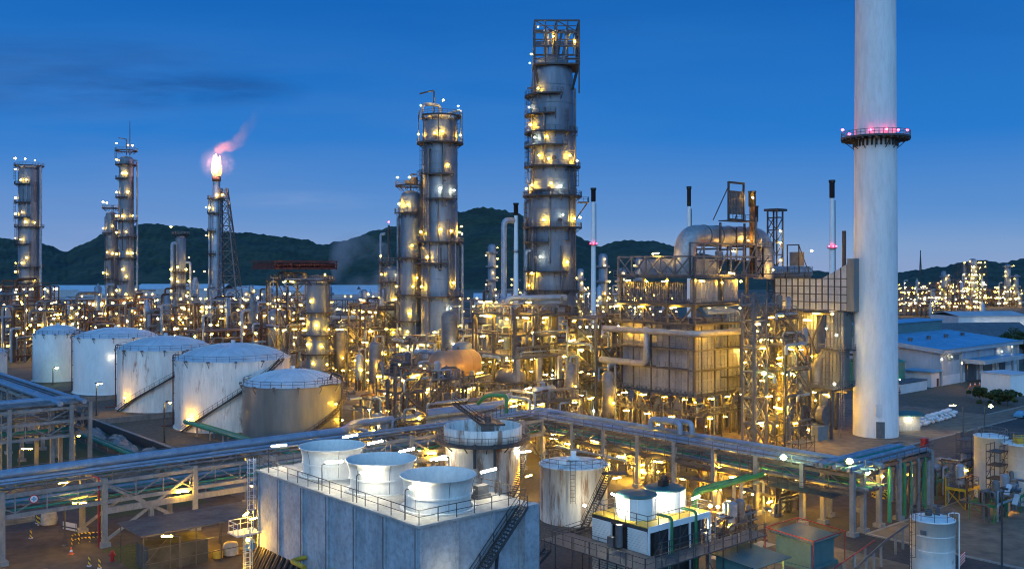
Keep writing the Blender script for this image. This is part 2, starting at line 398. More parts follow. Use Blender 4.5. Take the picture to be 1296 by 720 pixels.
PM = ['alu', 'steel', 'alu2', 'steel', 'alu2', 'grey', 'dark', 'rustm']
def unit(name, label, a, b, sa, sb, levels, na=3, nb=2, seed=1, nl=14, npipe=24, lk='bulb', fm='steel', brace=True, cat='process unit', rails=True, pw=.30, fit=16, xy=None, deckp=.8, rmax=.3, stair=True, lad=True, rw=.07, faces=('a0', 'b0')):
    """open steel structure: frame, floors, railings, pipes, fittings, stair and lamps; local x runs along v, y along u"""
    g = random.Random(seed); x, y = xy or grid(a, b)
    t = thing(name, label, cat, (x, y), ANG)
    xs = [-sa / 2 + sa * i / na for i in range(na + 1)]; ys = [-sb / 2 + sb * i / nb for i in range(nb + 1)]; H = levels[-1]
    f = MB()
    for X in xs:
        for Y in ys:
            f.bar((X, Y, 0), (X, Y, H + (1.2 if g.random() < .3 else 0)), pw)
    for z in levels:
        for X in xs: f.bar((X, ys[0], z - .18), (X, ys[-1], z - .18), pw * .7, .36)
        for Y in ys: f.bar((xs[0], Y, z - .18), (xs[-1], Y, z - .18), pw * .7, .36)
    if brace:
        zz = [0] + list(levels)
        for z0, z1 in zip(zz, zz[1:]):
            for Y in (ys[0], ys[-1]):
                i = g.randrange(na); f.bar((xs[i], Y, z0 + .1), (xs[i + 1], Y, z1 - .3), pw * .5)
                if g.random() < .6: f.bar((xs[i + 1], Y, z0 + .1), (xs[i], Y, z1 - .3), pw * .5)
            for X in (xs[0], xs[-1]):
                i = g.randrange(nb); f.bar((X, ys[i], z0 + .1), (X, ys[i + 1], z1 - .3), pw * .5)
    f.build('frame', fm, t)
    for z in levels:
        d = MB(); cells = [(i, j) for i in range(na) for j in range(nb) if g.random() < deckp]
        for i, j in cells:
            d.box(((xs[i] + xs[i + 1]) / 2, (ys[j] + ys[j + 1]) / 2, z + .03), (xs[i + 1] - xs[i] - .02, ys[j + 1] - ys[j] - .02, .07))
        if cells:
            p = d.build('floor', 'grate', t)
            if rails:
                q = MB(); q.rail([(xs[0], ys[0], z), (xs[-1], ys[0], z), (xs[-1], ys[-1], z), (xs[0], ys[-1], z)], 1.1, 2., rw, True); q.build('railing', 'grey', p)
    zl = [0.] + list(levels)
    for i in range(npipe):                      # pipe runs: risers, headers, goosenecks
        r = g.uniform(.09, rmax); q = MB(); X, Y = g.uniform(xs[0], xs[-1]), g.uniform(ys[0], ys[-1]); z0 = g.choice(zl) + g.uniform(.4, 1.2); z1 = min(H + 1.5, z0 + g.uniform(2, 7)); k = g.random()
        if i % 2 == 0: Y = ys[0] + g.uniform(-.4, .5)
        elif i % 4 == 1: X = xs[0] + g.uniform(-.4, .5)
        if k < .35: P = [(X, Y, max(0, z0 - 3)), (X, Y, z1), (X + g.choice((-1, 1)) * g.uniform(1, 3), Y, z1)]
        elif k < .6: X2 = g.uniform(xs[0], xs[-1]); P = [(X, Y, z0 - 1), (X, Y, z0 + .8), (X2, Y, z0 + .8), (X2, Y, z0 + g.uniform(-2, 3))]
        elif k < .85: Y2 = g.uniform(ys[0], ys[-1]); P = [(X, Y, z0), (X, Y, z1), (X, Y2, z1), (X, Y2, z1 - g.uniform(1, 3))]
        else: P = [(X, Y, z0), (X, Y, z1), (X + .9, Y, z1), (X + .9, Y, z0 + .3), (X + 2.2, Y, z0 + .3)]
        if (Vector(P[1]) - Vector(P[2])).length < .6: continue
        q.path([(p[0], p[1], max(.15, p[2])) for p in P], r, 7); q.build('pipe', g.choice(PM), t)
    if npipe > 14:
        for z in levels:                            # headers run level along the front and the left face
            for i in range(3):
                r = g.uniform(.12, rmax * 1.1); q = MB(); zz_ = z + g.uniform(-1.2, .9); o = .35 + i * .45 * g.uniform(.8, 1.2)
                if i < 2: x0, x1 = sorted((g.uniform(xs[0] - 1, 0), g.uniform(0, xs[-1] + 1))); P = [(x0, ys[0] - o, zz_ - g.uniform(.5, 3)), (x0, ys[0] - o, zz_), (x1, ys[0] - o, zz_), (x1, ys[0] + 1, zz_)]
                else: y0, y1 = sorted((g.uniform(ys[0] - 1, 0), g.uniform(0, ys[-1] + 1))); P = [(xs[0] - o, y0, zz_ - g.uniform(.5, 3)), (xs[0] - o, y0, zz_), (xs[0] - o, y1, zz_), (xs[0] + 1, y1, zz_)]
                q.path([(p[0], p[1], max(.2, p[2])) for p in P], r, 8); q.build('pipe', g.choice(['alu', 'alu2', 'alu', 'steel']), t)
    for i in range(fit):                        # pumps, small drums and valve sets bolted to the floors
        z = g.choice(zl); X, Y = g.uniform(xs[0] + .5, xs[-1] - .5), (ys[0] + g.uniform(.3, 1.5) if g.random() < .6 else g.uniform(ys[0] + .5, ys[-1] - .5)); q = MB(); k = g.random(); s = g.uniform(.3, .7)
        if k < .4:
            q.box((X, Y, z + .25), (s * 2.4, s * 1.3, .4)); q.sweep([(X - s, Y, z + .5 + s), (X + s, Y, z + .5 + s)], s * .75, 10); nm = 'pump'
        elif k < .75:
            q.cyl((X, Y, z), s * .9, .5, 1. + s * 3, 12); q.lathe([(s * .9, 1. + s * 3), (s * .6, 1.2 + s * 3), (.02, 1.3 + s * 3)], 12, (X, Y, z)); nm = 'small_vessel'
            for e in (-1, 1): q.bar((X + e * s * .7, Y, z), (X + e * s * .7, Y, z + .6), .1)
        else:
            q.box((X, Y, z + .9), (s * 1.6, .5, 1.7)); nm = 'control_cabinet'
        q.build(nm, g.choice(['alu', 'alu2', 'grey', 'orange' if k < .1 else 'steel', 'panel']), t)
    if stair and len(levels) > 1:
        for z0, z1 in zip(zl, zl[1:]):
            if z1 - z0 < 7.5:
                s = MB(); L = (z1 - z0) * 1.05; X0 = g.uniform(xs[0], max(xs[0] + .1, xs[-1] - L)); sgn = 1 if g.random() < .5 else -1
                p0, p1 = (X0, ys[0] - .6, z0), (X0 + L, ys[0] - .6, z1)
                if sgn < 0: p0, p1 = (X0 + L, ys[0] - .6, z0), (X0, ys[0] - .6, z1)
                s.stair(p0, p1, .9, True, .06); s.build('stair', 'steel', t)
    if lad:
        q = MB(); q.ladder(xs[0] - .4, ys[0] + .8, 0, H, PI / 2, .6, .06, True); q.build('ladder', 'yellow' if g.random() < .2 else 'steel', t)
    for i in range(int(nl * 1.2)):
        z = g.uniform(2.2, 3.4) if g.random() < .2 else g.choice(levels) - g.uniform(.4, 1.0) if g.random() < .72 else g.choice(levels) + 2.3  # some low lamps added to light the ground
        if g.random() < .55: X, Y = g.uniform(xs[0], xs[-1]), ys[0] + g.uniform(-.5, sb * .3)
        else: X, Y = xs[0] + g.uniform(-.5, sa * .3), g.uniform(ys[0], ys[-1])
        lamp(t, (X, Y, z), (g.choice(['tube', 'tube', 'pink']) if g.random() < .75 else 'bulb') if lk == 'mix' else lk, g.choice((0, PI / 2)), g.uniform(-.15, .15))
    return t

def hdrum(name, label, a, b, z, r, L, m, axis='a', base=0., xy=None, saddle=True, cat='pressure vessel'):
    """horizontal drum with dished ends on two saddles"""
    x, y = xy or grid(a, b); t = thing(name, label, cat, (x, y, base), ANG if axis == 'a' else ANG + PI / 2)
    q = MB(); k = [(-L / 2 - r * .5, .02), (-L / 2 - r * .45, r * .5), (-L / 2 - r * .28, r * .83), (-L / 2, r), (L / 2, r), (L / 2 + r * .28, r * .83), (L / 2 + r * .45, r * .5), (L / 2 + r * .5, .02)]
    q.sweep([(p, 0, z - base) for p, _ in k], [c for _, c in k], 24, False)
    for p in (-L * .3, 0, L * .3): q.sweep([(p - .06, 0, z - base), (p + .06, 0, z - base)], r + .04, 24, True)
    q.build('shell', m, t)
    for e in (-1, 1):
        s = MB(); s.box((e * L * .3, 0, (z - base - r * .6) / 2), (.5, r * 1.3, max(.2, z - base - r * .6))); s.build('saddle', 'post', t)
    n = MB()
    for p in (-L * .25, L * .1): n.cyl((p, 0, z - base), .25, r * .9, r + .5, 10); n.cyl((p, 0, z - base), .4, r + .5, r + .6, 10)
    n.build('nozzle', 'steel', t)
    return t
def vdrum(name, label, a, b, r, z0, z1, m='alu2', xy=None, base=0., cat='pressure vessel', lamps=()):
    x, y = xy or grid(a, b); t = thing(name, label, cat, (x, y, base), ANG)
    q = MB(); z0 -= base; z1 -= base
    q.lathe([(.02, z0 - r * .5), (r * .5, z0 - r * .42), (r * .85, z0 - r * .22), (r, z0), (r, z1), (r * .85, z1 + r * .25), (r * .5, z1 + r * .45), (.02, z1 + r * .52)], 24)
    for k in (.2, .5, .8): q.band(r - .01, r + .06, z0 + (z1 - z0) * k - .08, z0 + (z1 - z0) * k + .08, n=24)
    q.build('shell', m, t)
    s = MB()
    for k in range(4):
        a_ = PI / 4 + k * PI / 2; s.bar((r * .9 * math.cos(a_), r * .9 * math.sin(a_), 0), (r * .9 * math.cos(a_), r * .9 * math.sin(a_), z0 + .5), .3)
    s.build('leg', 'steel', t)
    q = MB(); q.path([(0, 0, z1 + r * .4), (0, 0, z1 + r * .5 + 1.2), (r + .8, 0, z1 + r * .5 + 1.2), (r + .8, 0, 1)], .22, 8); q.build('pipe', 'alu', t)
    for p in lamps: lamp(t, p, 'bulb')
    return t

def rack(name, label, p0, p1, width, levels, step, pipes, pm='post', bmat='steel', xw=.16, pw=.55, lamps=(), truss=True, rail=False, xbrace=(), cat='pipe rack', skip=()):
    """pipe rack between two grid points; pipes = (level index, offset -1..1, radius, material[, drop pts])"""
    x0, y0 = grid(*p0); x1, y1 = grid(*p1); L = math.hypot(x1 - x0, y1 - y0); rz = math.atan2(y1 - y0, x1 - x0)
    t = thing(name, label, cat, (x0, y0), rz); n = max(1, round(L / step)); w = width / 2; H = levels[-1]
    for i in range(n + 1):
        for s in (-1, 1):
            if (i, s) in skip: continue
            q = MB(); q.box((L * i / n, s * w, H / 2 + .1), (pw, pw, H + .2)); q.box((L * i / n, s * w, .25), (pw * 2, pw * 2, .5)); q.build('post', pm, t)
    f = MB()
    for i in range(n + 1):
        for z in levels: f.box((L * i / n, 0, z - .3), (pw * .6, width - pw - .01, .5))
    for z in levels:
        for s in (-1, 1): f.box((L / 2, s * (w + .0), z - .28), (L, pw * .5, .42))
    if truss:
        for s in (-1, 1):
            for z0, z1 in zip(levels, levels[1:]):
                k = int(L / 3.2)
                for i in range(k):
                    a, c = L * i / k, L * (i + 1) / k
                    f.bar((a, s * w, z0 if i % 2 else z1 - .4), (c, s * w, z1 - .4 if i % 2 else z0), .12); f.bar((a, s * w, z0), (a, s * w, z1 - .4), .12)
    for i in xbrace:
        for s in (-1, 1):
            a, c = L * i / n, L * (i + 1) / n
            f.bar((a, s * w, .6), (c, s * w, H - .5), xw); f.bar((c, s * w, .6), (a, s * w, H - .5), xw)
    f.build('beam', bmat, t)
    for P in pipes:
        li, o, r, m = P[:4]; z = levels[li] + r + .02; Y = o * w; e0 = P[4] if len(P) > 4 else -1.; e1 = P[5] if len(P) > 5 else L + 1.
        pts = [(e0, Y, z), (e1, Y, z)]
        if len(P) > 6: pts = list(P[6](Y, z, L))
        q = MB(); q.path(pts, r, 12 if r > .3 else 8)
        q.build('pipe', m, t)
    if rail:
        q = MB(); q.rail([(0, -w - .3, H), (L, -w - .3, H)], 1.1, 2., .07); q.build('handrail', 'grey', t)
    for l in lamps: lamp(t, l[:3], l[3], l[4] if len(l) > 4 else 0, .05)
    return t

def post_lamp(name, label, x, y, h, arms, kind='tube', m='steel', group=None, r=.09):
    t = thing(name, label, 'lamp post', (x, y), 0, group)
    q = MB(); q.sweep([(0, 0, 0), (0, 0, h)], [r * 1.4, r], 8); q.box((0, 0, .1), (.5, .5, .2)); q.build('pole', m, t)
    for a, L in arms:
        e = (math.cos(a), math.sin(a)); q = MB(); q.path([(0, 0, h - .3), (0, 0, h), (L * e[0], L * e[1], h + .1)], r * .5, 6); q.build('arm', m, t)
        lamp(t, ((L + .5) * e[0], (L + .5) * e[1], h + .1), kind, a)
        if kind in ('flood', 'bulb'):
            q = MB(); q.box(((L + .25) * e[0], (L + .25) * e[1], h + .3), (.9, .8, .18), a); q.build('hood', 'dark', t)
    return t
# ------------------------------------------------------------------ camera, sky, light
cam = bpy.data.objects.new('camera', bpy.data.cameras.new('camera')); COL.objects.link(cam); scene.camera = cam
cam.location = (0, 0, CAMZ); cam.rotation_euler = (PI / 2, 0, 0)
cam.data.sensor_width = 36; cam.data.lens = 36 * F / 1296; cam.data.shift_y = -22 / 1296; cam.data.clip_start = .5; cam.data.clip_end = 12000
w = bpy.data.worlds.new('World'); scene.world = w; w.use_nodes = True
nt = w.node_tree; L = nt.links.new; bg = nt.nodes['Background']
tc = nd(nt, 'ShaderNodeTexCoord'); sp = nd(nt, 'ShaderNodeSeparateXYZ'); L(tc.outputs['Generated'], sp.inputs[0])
def mth(op, a, b=None, c=None, clamp=False):
    n = nt.nodes.new('ShaderNodeMath'); n.operation = op; n.use_clamp = clamp
    for i, v in enumerate((a, b, c)):
        if v is None: continue
        if hasattr(v, 'links'): L(v, n.inputs[i])
        else: n.inputs[i].default_value = v
    return n.outputs[0]
front = ramp(nt, [(0., (.27, .37, .60)), (.02, (.22, .36, .62)), (.05, (.125, .295, .63)), (.13, (.022, .195, .61)), (.26, (.008, .13, .49)), (.6, (.010, .14, .50)), (1., (.03, .20, .58))])
L(mth('MAXIMUM', sp.outputs['Z'], 0.), front.inputs[0])
back = mth('MULTIPLY_ADD', sp.outputs['Y'], -.85, .12, True)          # afterglow in the half of the sky behind the camera
glow = ramp(nt, [(0., (.54, .88, 1.35)), (.35, (.40, .90, 1.6)), (1., (.09, .45, 1.1))]); L(mth('MAXIMUM', sp.outputs['Z'], 0.), glow.inputs[0])
sky = mixc(nt, back, front.outputs[0], glow.outputs[0])
nish = nd(nt, 'ShaderNodeTexSky', sky_type='NISHITA'); nish.sun_disc = False; nish.sun_elevation = math.radians(-3.5); nish.sun_rotation = math.radians(195); nish.ozone_density = 4.
sky = mixc(nt, .06, sky, nish.outputs[0], 'ADD')
# thin streaks of cloud, low in the sky in front
yy = mth('MAXIMUM', sp.outputs['Y'], .05); ax = mth('DIVIDE', sp.outputs['X'], yy); az = mth('DIVIDE', sp.outputs['Z'], yy)
cb = nt.nodes.new('ShaderNodeCombineXYZ'); L(mth('MULTIPLY', ax, 4.2), cb.inputs[0]); L(mth('MULTIPLY', az, 26.), cb.inputs[1])
cn = nd(nt, 'ShaderNodeTexNoise', Scale=1.15, Detail=7., Roughness=.6); L(cb.outputs[0], cn.inputs['Vector'])
def blob(cx, cz, wx, wz):
    dx = mth('DIVIDE', mth('SUBTRACT', ax, cx), wx); dz = mth('DIVIDE', mth('SUBTRACT', az, cz), wz)
    return mth('SUBTRACT', 1., mth('ADD', mth('MULTIPLY', dx, dx), mth('MULTIPLY', dz, dz)), None, True)
dk = mth('MULTIPLY', mth('MULTIPLY', mth('ADD', mth('ADD', blob(-.34, .182, .14, .022), mth('MULTIPLY', blob(-.48, .20, .26, .05), .9)), mth('MULTIPLY', blob(.25, .26, .5, .03), .2)), mth('MULTIPLY_ADD', cn.outputs['Fac'], 3.2, -1.1, True)), .95, None, True)
sky = mixc(nt, dk, sky, (.012, .10, .36))
lt = mth('MULTIPLY', mth('ADD', blob(-.22, .068, .11, .012), blob(-.45, .03, .3, .02)), mth('MULTIPLY_ADD', cn.outputs['Fac'], 3.5, -1.4, True))
sky = mixc(nt, mth('MULTIPLY', lt, .35, None, True), sky, (.33, .44, .72))
big = nd(nt, 'ShaderNodeTexNoise', Scale=.45, Detail=5., Roughness=.55); L(cb.outputs[0], big.inputs['Vector'])
veil = mth('MULTIPLY', mth('MULTIPLY_ADD', big.outputs['Fac'], 3., -1.15, True), mth('MULTIPLY_ADD', az, -3.2, .85, True), None, True)
sky = mixc(nt, mth('MULTIPLY', mth('MULTIPLY', veil, mth('MULTIPLY_ADD', ax, -1.2, .5, True)), .62), sky, (.24, .33, .62))
sky = mixc(nt, mth('MULTIPLY', mth('MULTIPLY_ADD', big.outputs['Fac'], 2.5, -.9, True), .22), sky, (.03, .22, .58))
L(sky, bg.inputs['Color']); bg.inputs['Strength'].default_value = 1.0
sun = bpy.data.objects.new('sun', bpy.data.lights.new('sun', 'SUN')); COL.objects.link(sun)
sun.data.energy = .6; sun.data.angle = math.radians(40); sun.data.color = (.52, .79, 1.0)
sun.rotation_euler = (math.radians(62), 0, math.radians(-12))
scene.view_settings.view_transform = 'Standard'; scene.view_settings.look = 'None'; scene.view_settings.gamma = 1; scene.view_settings.exposure = 0
cy = scene.cycles
cy.use_denoising = True
try: cy.denoiser = 'OPENIMAGEDENOISE'
except Exception: pass
cy.max_bounces = 4; cy.diffuse_bounces = 2; cy.glossy_bounces = 2; cy.transmission_bounces = 2; cy.transparent_max_bounces = 8; cy.volume_bounces = 1
cy.sample_clamp_indirect = 3.; cy.sample_clamp_direct = 0.; cy.caustics_reflective = False; cy.caustics_refractive = False
cy.use_light_tree = True; cy.use_adaptive_sampling = True; cy.adaptive_threshold = .004
scene.render.use_persistent_data = False; scene.render.filter_size = 1.1; cy.pixel_filter_type = 'BLACKMAN_HARRIS'; cy.filter_width = 1.1

# ------------------------------------------------------------------ ground, pavings, roads, hills
def noisy(name, stops, sc, rough=.9, sc2=None, bump=.3, spec=.3):
    m, nt, b = newmat(name); L = nt.links.new; tc = nd(nt, 'ShaderNodeTexCoord')
    n = nd(nt, 'ShaderNodeTexNoise', Scale=sc, Detail=10., Roughness=.65); L(tc.outputs['Object'], n.inputs['Vector'])
    r = ramp(nt, stops); L(n.outputs['Fac'], r.inputs[0])
    n2 = nd(nt, 'ShaderNodeTexNoise', Scale=sc2 or sc * 14, Detail=6.); L(tc.outputs['Object'], n2.inputs['Vector'])
    r2 = ramp(nt, [(.3, (.55,) * 3), (.7, (1.1,) * 3)]); L(n2.outputs['Fac'], r2.inputs[0])
    L(mixc(nt, 1., r.outputs[0], r2.outputs[0], 'MULTIPLY'), b.inputs['Base Color']); b.inputs['Roughness'].default_value = rough
    bn = nd(nt, 'ShaderNodeBump', Strength=bump, Distance=.1); L(n2.outputs['Fac'], bn.inputs['Height']); L(bn.outputs[0], b.inputs['Normal'])
    return m
M['ground'] = noisy('ground_soil', [(.35, (.085, .075, .06)), (.5, (.12, .105, .08)), (.65, (.06, .07, .04))], .04, sc2=1.2)
M['asphalt'] = noisy('asphalt', [(.35, (.040, .040, .043)), (.6, (.062, .060, .060))], .12, sc2=2.)
M['paving'] = noisy('concrete_paving', [(.3, (.12, .10, .085)), (.5, (.17, .145, .12)), (.7, (.10, .085, .075))], .06, sc2=.5, bump=.05)
M['sand'] = noisy('sandy_paving', [(.3, (.16, .125, .09)), (.5, (.21, .17, .125)), (.7, (.12, .095, .07))], .07, sc2=.6, bump=.05)
M['brownroad'] = noisy('worn_asphalt', [(.35, (.055, .047, .044)), (.55, (.085, .072, .064)), (.7, (.05, .045, .042))], .09, sc2=.8, bump=.08)
M['kerb'] = noisy('kerb_concrete', [(.3, (.25, .24, .22)), (.7, (.35, .34, .32))], .8)
M['grass'] = noisy('grass_patch', [(.3, (.035, .06, .015)), (.55, (.055, .075, .02)), (.75, (.09, .075, .04))], .3, sc2=3., bump=.8)
M['hill'] = noisy('hill_forest', [(.36, (.010, .022, .013)), (.47, (.020, .038, .019)), (.55, (.030, .050, .024)), (.66, (.056, .062, .036))], .012, sc2=.09, bump=1.)
b = MB(); b.disc((0, 0, 0), 6000, 64); struct('ground', b, 'ground')
def pad(name, a0, a1, b0, b1, z, m, kind='structure', th=None):
    q = MB(); c = [grid(a0, b0), grid(a1, b0), grid(a1, b1), grid(a0, b1)]
    q.add([(x, y, z) for x, y in c], [(0, 1, 2, 3)])
    if th: q.add([(x, y, zz) for zz in (z, z - th) for x, y in c], [(4, 5, 1, 0), (5, 6, 2, 1), (6, 7, 3, 2), (7, 4, 0, 3)])
    o = q.build(name, m); o['kind'] = kind; return o
pad('yard_asphalt', -40, 420, 20, 88, .004, 'asphalt')
pad('yard_asphalt', 40, 124, 88, 124, .004, 'asphalt')
pad('plant_paving', 60, 215, 124, 320, .008, 'paving')
pad('plant_paving', 124, 215, 90, 124, .009, 'sand')
pad('roadside_strip', 124, 420, 84, 90, .012, 'sand')
pad('plant_paving', 78, 100, 46, 62, .10, 'sand', th=.1)
pad('tank_bay_paving', 108, 160, 30, 59, .12, 'sand', th=.12)
pad('kerb', 108, 160, 59, 59.35, .16, 'kerb', th=.16)
pad('kerb', 107.65, 108, 30, 59.35, .16, 'kerb', th=.16)
pad('kerb', 124, 420, 83.6, 84, .14, 'kerb', th=.14)
pad('kerb', 215, 420, 90, 90.4, .14, 'kerb', th=.14)
for k in range(40): pad('road_marking', 126 + k * 7, 129 + k * 7, 71.4, 71.55, .010, 'plaster')
pad('road', -60, 59, 60, 150, .006, 'brownroad')
pad('grass', 36.5, 44, 103, 113, .03, 'grass', 'stuff'); pad('grass', 40, 55, 126, 148, .03, 'grass', 'stuff'); pad('grass', -30, 56, 152, 300, .03, 'grass', 'stuff'); pad('grass', 66, 78, 152, 163, .03, 'grass', 'stuff')
pad('road', -60, 420, 324, 336, .012, 'asphalt')
pad('tank_bund_floor', 62, 124, 150, 330, .016, 'ground')
sk = [(-400, 318), (-200, 305), (0, 301), (30, 302), (60, 310), (85, 318), (105, 308), (135, 295), (165, 285), (190, 282), (230, 286), (270, 291), (320, 293), (360, 298), (385, 303), (410, 309), (430, 305), (470, 291), (500, 285), (540, 277), (580, 266), (610, 261), (640, 264), (670, 275), (700, 284), (735, 300), (757, 313), (775, 307), (800, 303), (825, 302), (850, 307), (880, 318), (920, 326), (960, 333), (1000, 338), (1060, 346), (1110, 351), (1135, 345), (1160, 341), (1195, 337), (1215, 331), (1240, 329), (1270, 331), (1300, 326), (1360, 318), (1500, 320), (1700, 330)]
def skyl(px):
    for (x0, y0), (x1, y1) in zip(sk, sk[1:]):
        if x0 <= px <= x1: t = (px - x0) / (x1 - x0); t = t * t * (3 - 2 * t) * .5 + t * .5; return y0 + (y1 - y0) * t
    return 335
from mathutils import noise as mn
q = MB(); rows = [1350 + 40 * i for i in range(17)] + [2000 + 60 * i for i in range(1, 9)]; px = -380.; cols = []
while px < 1680: cols.append(px); px += 1.6
for pxx in cols:
    hz = max(3., Zp(skyl(pxx), 2000))
    for d in rows:
        x = W(pxx, d); t = (d - 1350) / 650 if d <= 2000 else 1 - (d - 2000) / 600
        s = max(0, t) ** 1.15
        g = mn.fractal(Vector((x * .004, d * .006, 3.)), 1., 2., 4) * .16 * s * (1 - .8 * s) * 4 * hz
        c = (mn.noise(Vector((x * .11, d * .11, 1.))) * 3.4 + mn.noise(Vector((x * .045, d * .045, 5.))) * 3.) * min(1, s * 4)
        q.v.append((x, d, max(-1., (hz) * s + g * .5 + c - (1 if s < .01 else 0))))
nr = len(rows)
for i in range(len(cols) - 1):
    for j in range(nr - 1): q.f.append((i * nr + j, (i + 1) * nr + j, (i + 1) * nr + j + 1, i * nr + j + 1))
q.sm = [False] * len(q.f); struct('hills', q, 'hill')

for k, (a0, a1, b0, b1, m) in enumerate(((6, 12, 90, 97, 'asphalt'), (18, 30, 106, 110, 'paving'), (22, 23, 86, 140, 'kerb'), (28, 34, 128, 136, 'asphalt'), (14, 19, 122, 131, 'paving'), (112, 123, 66, 71, 'brownroad'), (126, 150, 62, 70, 'brownroad'), (90, 104, 90, 98, 'brownroad'), (128, 128.6, 92, 122, 'kerb'), (140, 170, 86, 87, 'brownroad'), (86, 96, 64, 66, 'kerb'), (160, 190, 74, 80, 'brownroad'), (110, 126, 38, 44, 'sand'), (118, 134, 180, 196, 'brownroad'), (113, 140, 203.5, 204, 'kerb'))):
    pad('ground_patch', a0, a1, b0, b1, .0165 + k * .0015, m)
for k in range(5): pad('kerb', 2, 36, 100.6 + k * 0, 101., .15, 'kerb', th=.15) if k == 0 else None
# ================================================================== chimney
t = thing('chimney', 'tall tapering pale concrete chimney with a ring balcony glowing red, rising out of the frame', 'chimney', G(1108, 550))
b = MB(); b.lathe([(4.12, 0), (3.95, 35), (3.75, 70), (3.6, 104)], 64); b.band(3.6, 3.75, 103, 104); b.build('shaft', 'chim', t)
platform(t, 3.80, 56.6, 0, 2 * PI, 2.45, 48, rw=.09)
q = MB()
for k in range(30):
    a = 2 * PI * k / 30; e = (math.cos(a), math.sin(a)); q.bar((3.95 * e[0], 3.95 * e[1], 54.9), (3.95 * e[0], 3.95 * e[1], 56.3), .3); q.bar((3.9 * e[0], 3.9 * e[1], 56.2), (6.2 * e[0], 6.2 * e[1], 56.2), .36)
q.build('bracket', 'dark', t)
for a in (-122, -86, -52, 20, 90, 160): lamp(t, (4.7 * math.cos(D(a)), 4.7 * math.sin(D(a)), 57.6), 'red')
for a in (178, 2): lamp(t, (6.2 * math.cos(D(a)), 6.2 * math.sin(D(a)), 58.2), 'red')
q = MB(); q.ladder(.3, 4.3, 2, 100, PI, .6, .07, True); q.build('ladder', 'grey', t)
q = MB(); q.box((-.6, -4.0, 1.6), (1.5, .5, 3.0)); q.build('door', 'grey', t)
q = MB(); q.box((-.9, -4.05, 5.2), (1.2, .25, 2.2)); q.build('sign_plate', 'plaster', t)
# ================================================================== storage tanks in a row
tank('storage_tank', 'white tank with rusty spots and low pitched streaked roof, before the flat bare metal tank', *grid(86.2, 186), 11.3, 13.6, 'rusty', 'roof', 2.9, (-2.2, -.4), (-2.75, 2.9), [(-2.05, 2.6, 'bulb')])
tank('storage_tank', 'white tank with brown blotched roof and a stairway lit by a lamp at its foot', *grid(85.5, 220), 10.4, 13.5, 'rusty', 'roof', 2.7, (-2.34, -.17), (-2.75,), [(-2.1, 3.2, 'bulb')])
tank('storage_tank', 'clean white domed tank with a smooth roof and pale light spots on its wall', *grid(86.9, 257), 10.3, 14.1, 'clean', 'roofw', 2.2, None, (-2.6,), [(-1.3, 9.5, 'wall')])
tank('storage_tank', 'narrow white tank with peaked roof, last of the row towards the lit columns', *grid(82.6, 292), 6.6, 13.2, 'white', 'roof', 2.4, None, (-.2,), [], n=48)
tank('storage_tank', 'small pale tank cut by the picture edge near the narrow peaked tank', *grid(58, 283), 9., 9.8, 'white', 'roof', 2.4, None, (), [(-.9, 3, 'bulb')])
bt = tank('storage_tank', 'low bare grey metal tank with white domed roof and dark curved stairway', *grid(89.5, 167), 9.3, 9.9, 'bare', 'roofw', 2.6, (-1.35, .5), (), [(-.45, 6.4, 'bulb'), (-.2, 3., 'bulb')], rw=.09)
q = MB(); q.path([(9.7, -3.5, 0), (10.2, -3.6, 11.4), (8.0, -2.5, 12.), (7.5, -2.2, 10.5)], .2, 8); q.build('pipe', 'dark', bt)
q = MB(); q.rail([(6, -6, 10.2), (9, -3, 10.2), (9.6, 0, 10.2)], 1.2, 1.2, .07); q.box((7.6, -5.0, 10.1), (3, 2, .1), .8); q.build('landing', 'dark', bt)
# open tank behind the cooling tower
ox, oy = W(611, 135), 135.
t = thing('open_tank', 'rust streaked white open-topped tank with a projecting ring walkway and a gantry across its rim', 'tank', (ox, oy))
b = MB(); b.lathe([(5.2, 0), (5.2, 7.9), (5.45, 8.0), (5.45, 9.9), (5.3, 9.9), (5.3, 7.0), (.02, 7.0)], 56); b.build('shell', 'rustbad', t)
p = platform(t, 5.45, 8.0, 0, 2 * PI, 1.2, 44, rw=.06)
q = MB(); q.box((0.6, 1.2, 10.6), (1.3, 11.5, .25), .35); q.rail([(-1.2, -4.2, 10.7), (2.9, 6.6, 10.7)], 1.1, 1.5, .06); q.rail([(-.1, -4.6, 10.7), (4., 6.2, 10.7)], 1.1, 1.5, .06)
q.stair((-4.0, -1.5, 13.2), (.2, -3.2, 10.4), .9); q.build('gantry', 'dark', t)
q = MB(); q.box((.8, -3.2, 9.2), (1.8, 1.5, 2.6)); q.box((.8, -3.2, 10.7), (2.2, 1.9, .25)); q.cyl((.8, -3.2, 10.8), .45, 0, .9); q.build('drive_box', 'steel', t)
for xx in (-.9, 1.8):
    q = MB(); q.box((xx, -5.6, 6.6), (.4, .5, 3.2)); q.build('bracket', 'dark', t)
q = MB(); ns = 30
for i in range(ns + 1):
    a = -.95 + 1.1 * i / ns; z = 7.6 * i / ns; q.box((5.75 * math.cos(a), 5.75 * math.sin(a), z), (.9, .34, .05), a)
    q.bar((6.2 * math.cos(a), 6.2 * math.sin(a), z), (6.2 * math.cos(a), 6.2 * math.sin(a), z + 1.05), .05)
P = [(6.2 * math.cos(-.95 + 1.1 * i / 20), 6.2 * math.sin(-.95 + 1.1 * i / 20), 7.6 * i / 20) for i in range(21)]
for u_, v_ in zip(P, P[1:]): q.bar(u_, v_, .06, .3); q.bar((u_[0], u_[1], u_[2] + 1.05), (v_[0], v_[1], v_[2] + 1.05), .06)
q.build('stair', 'steel', t)
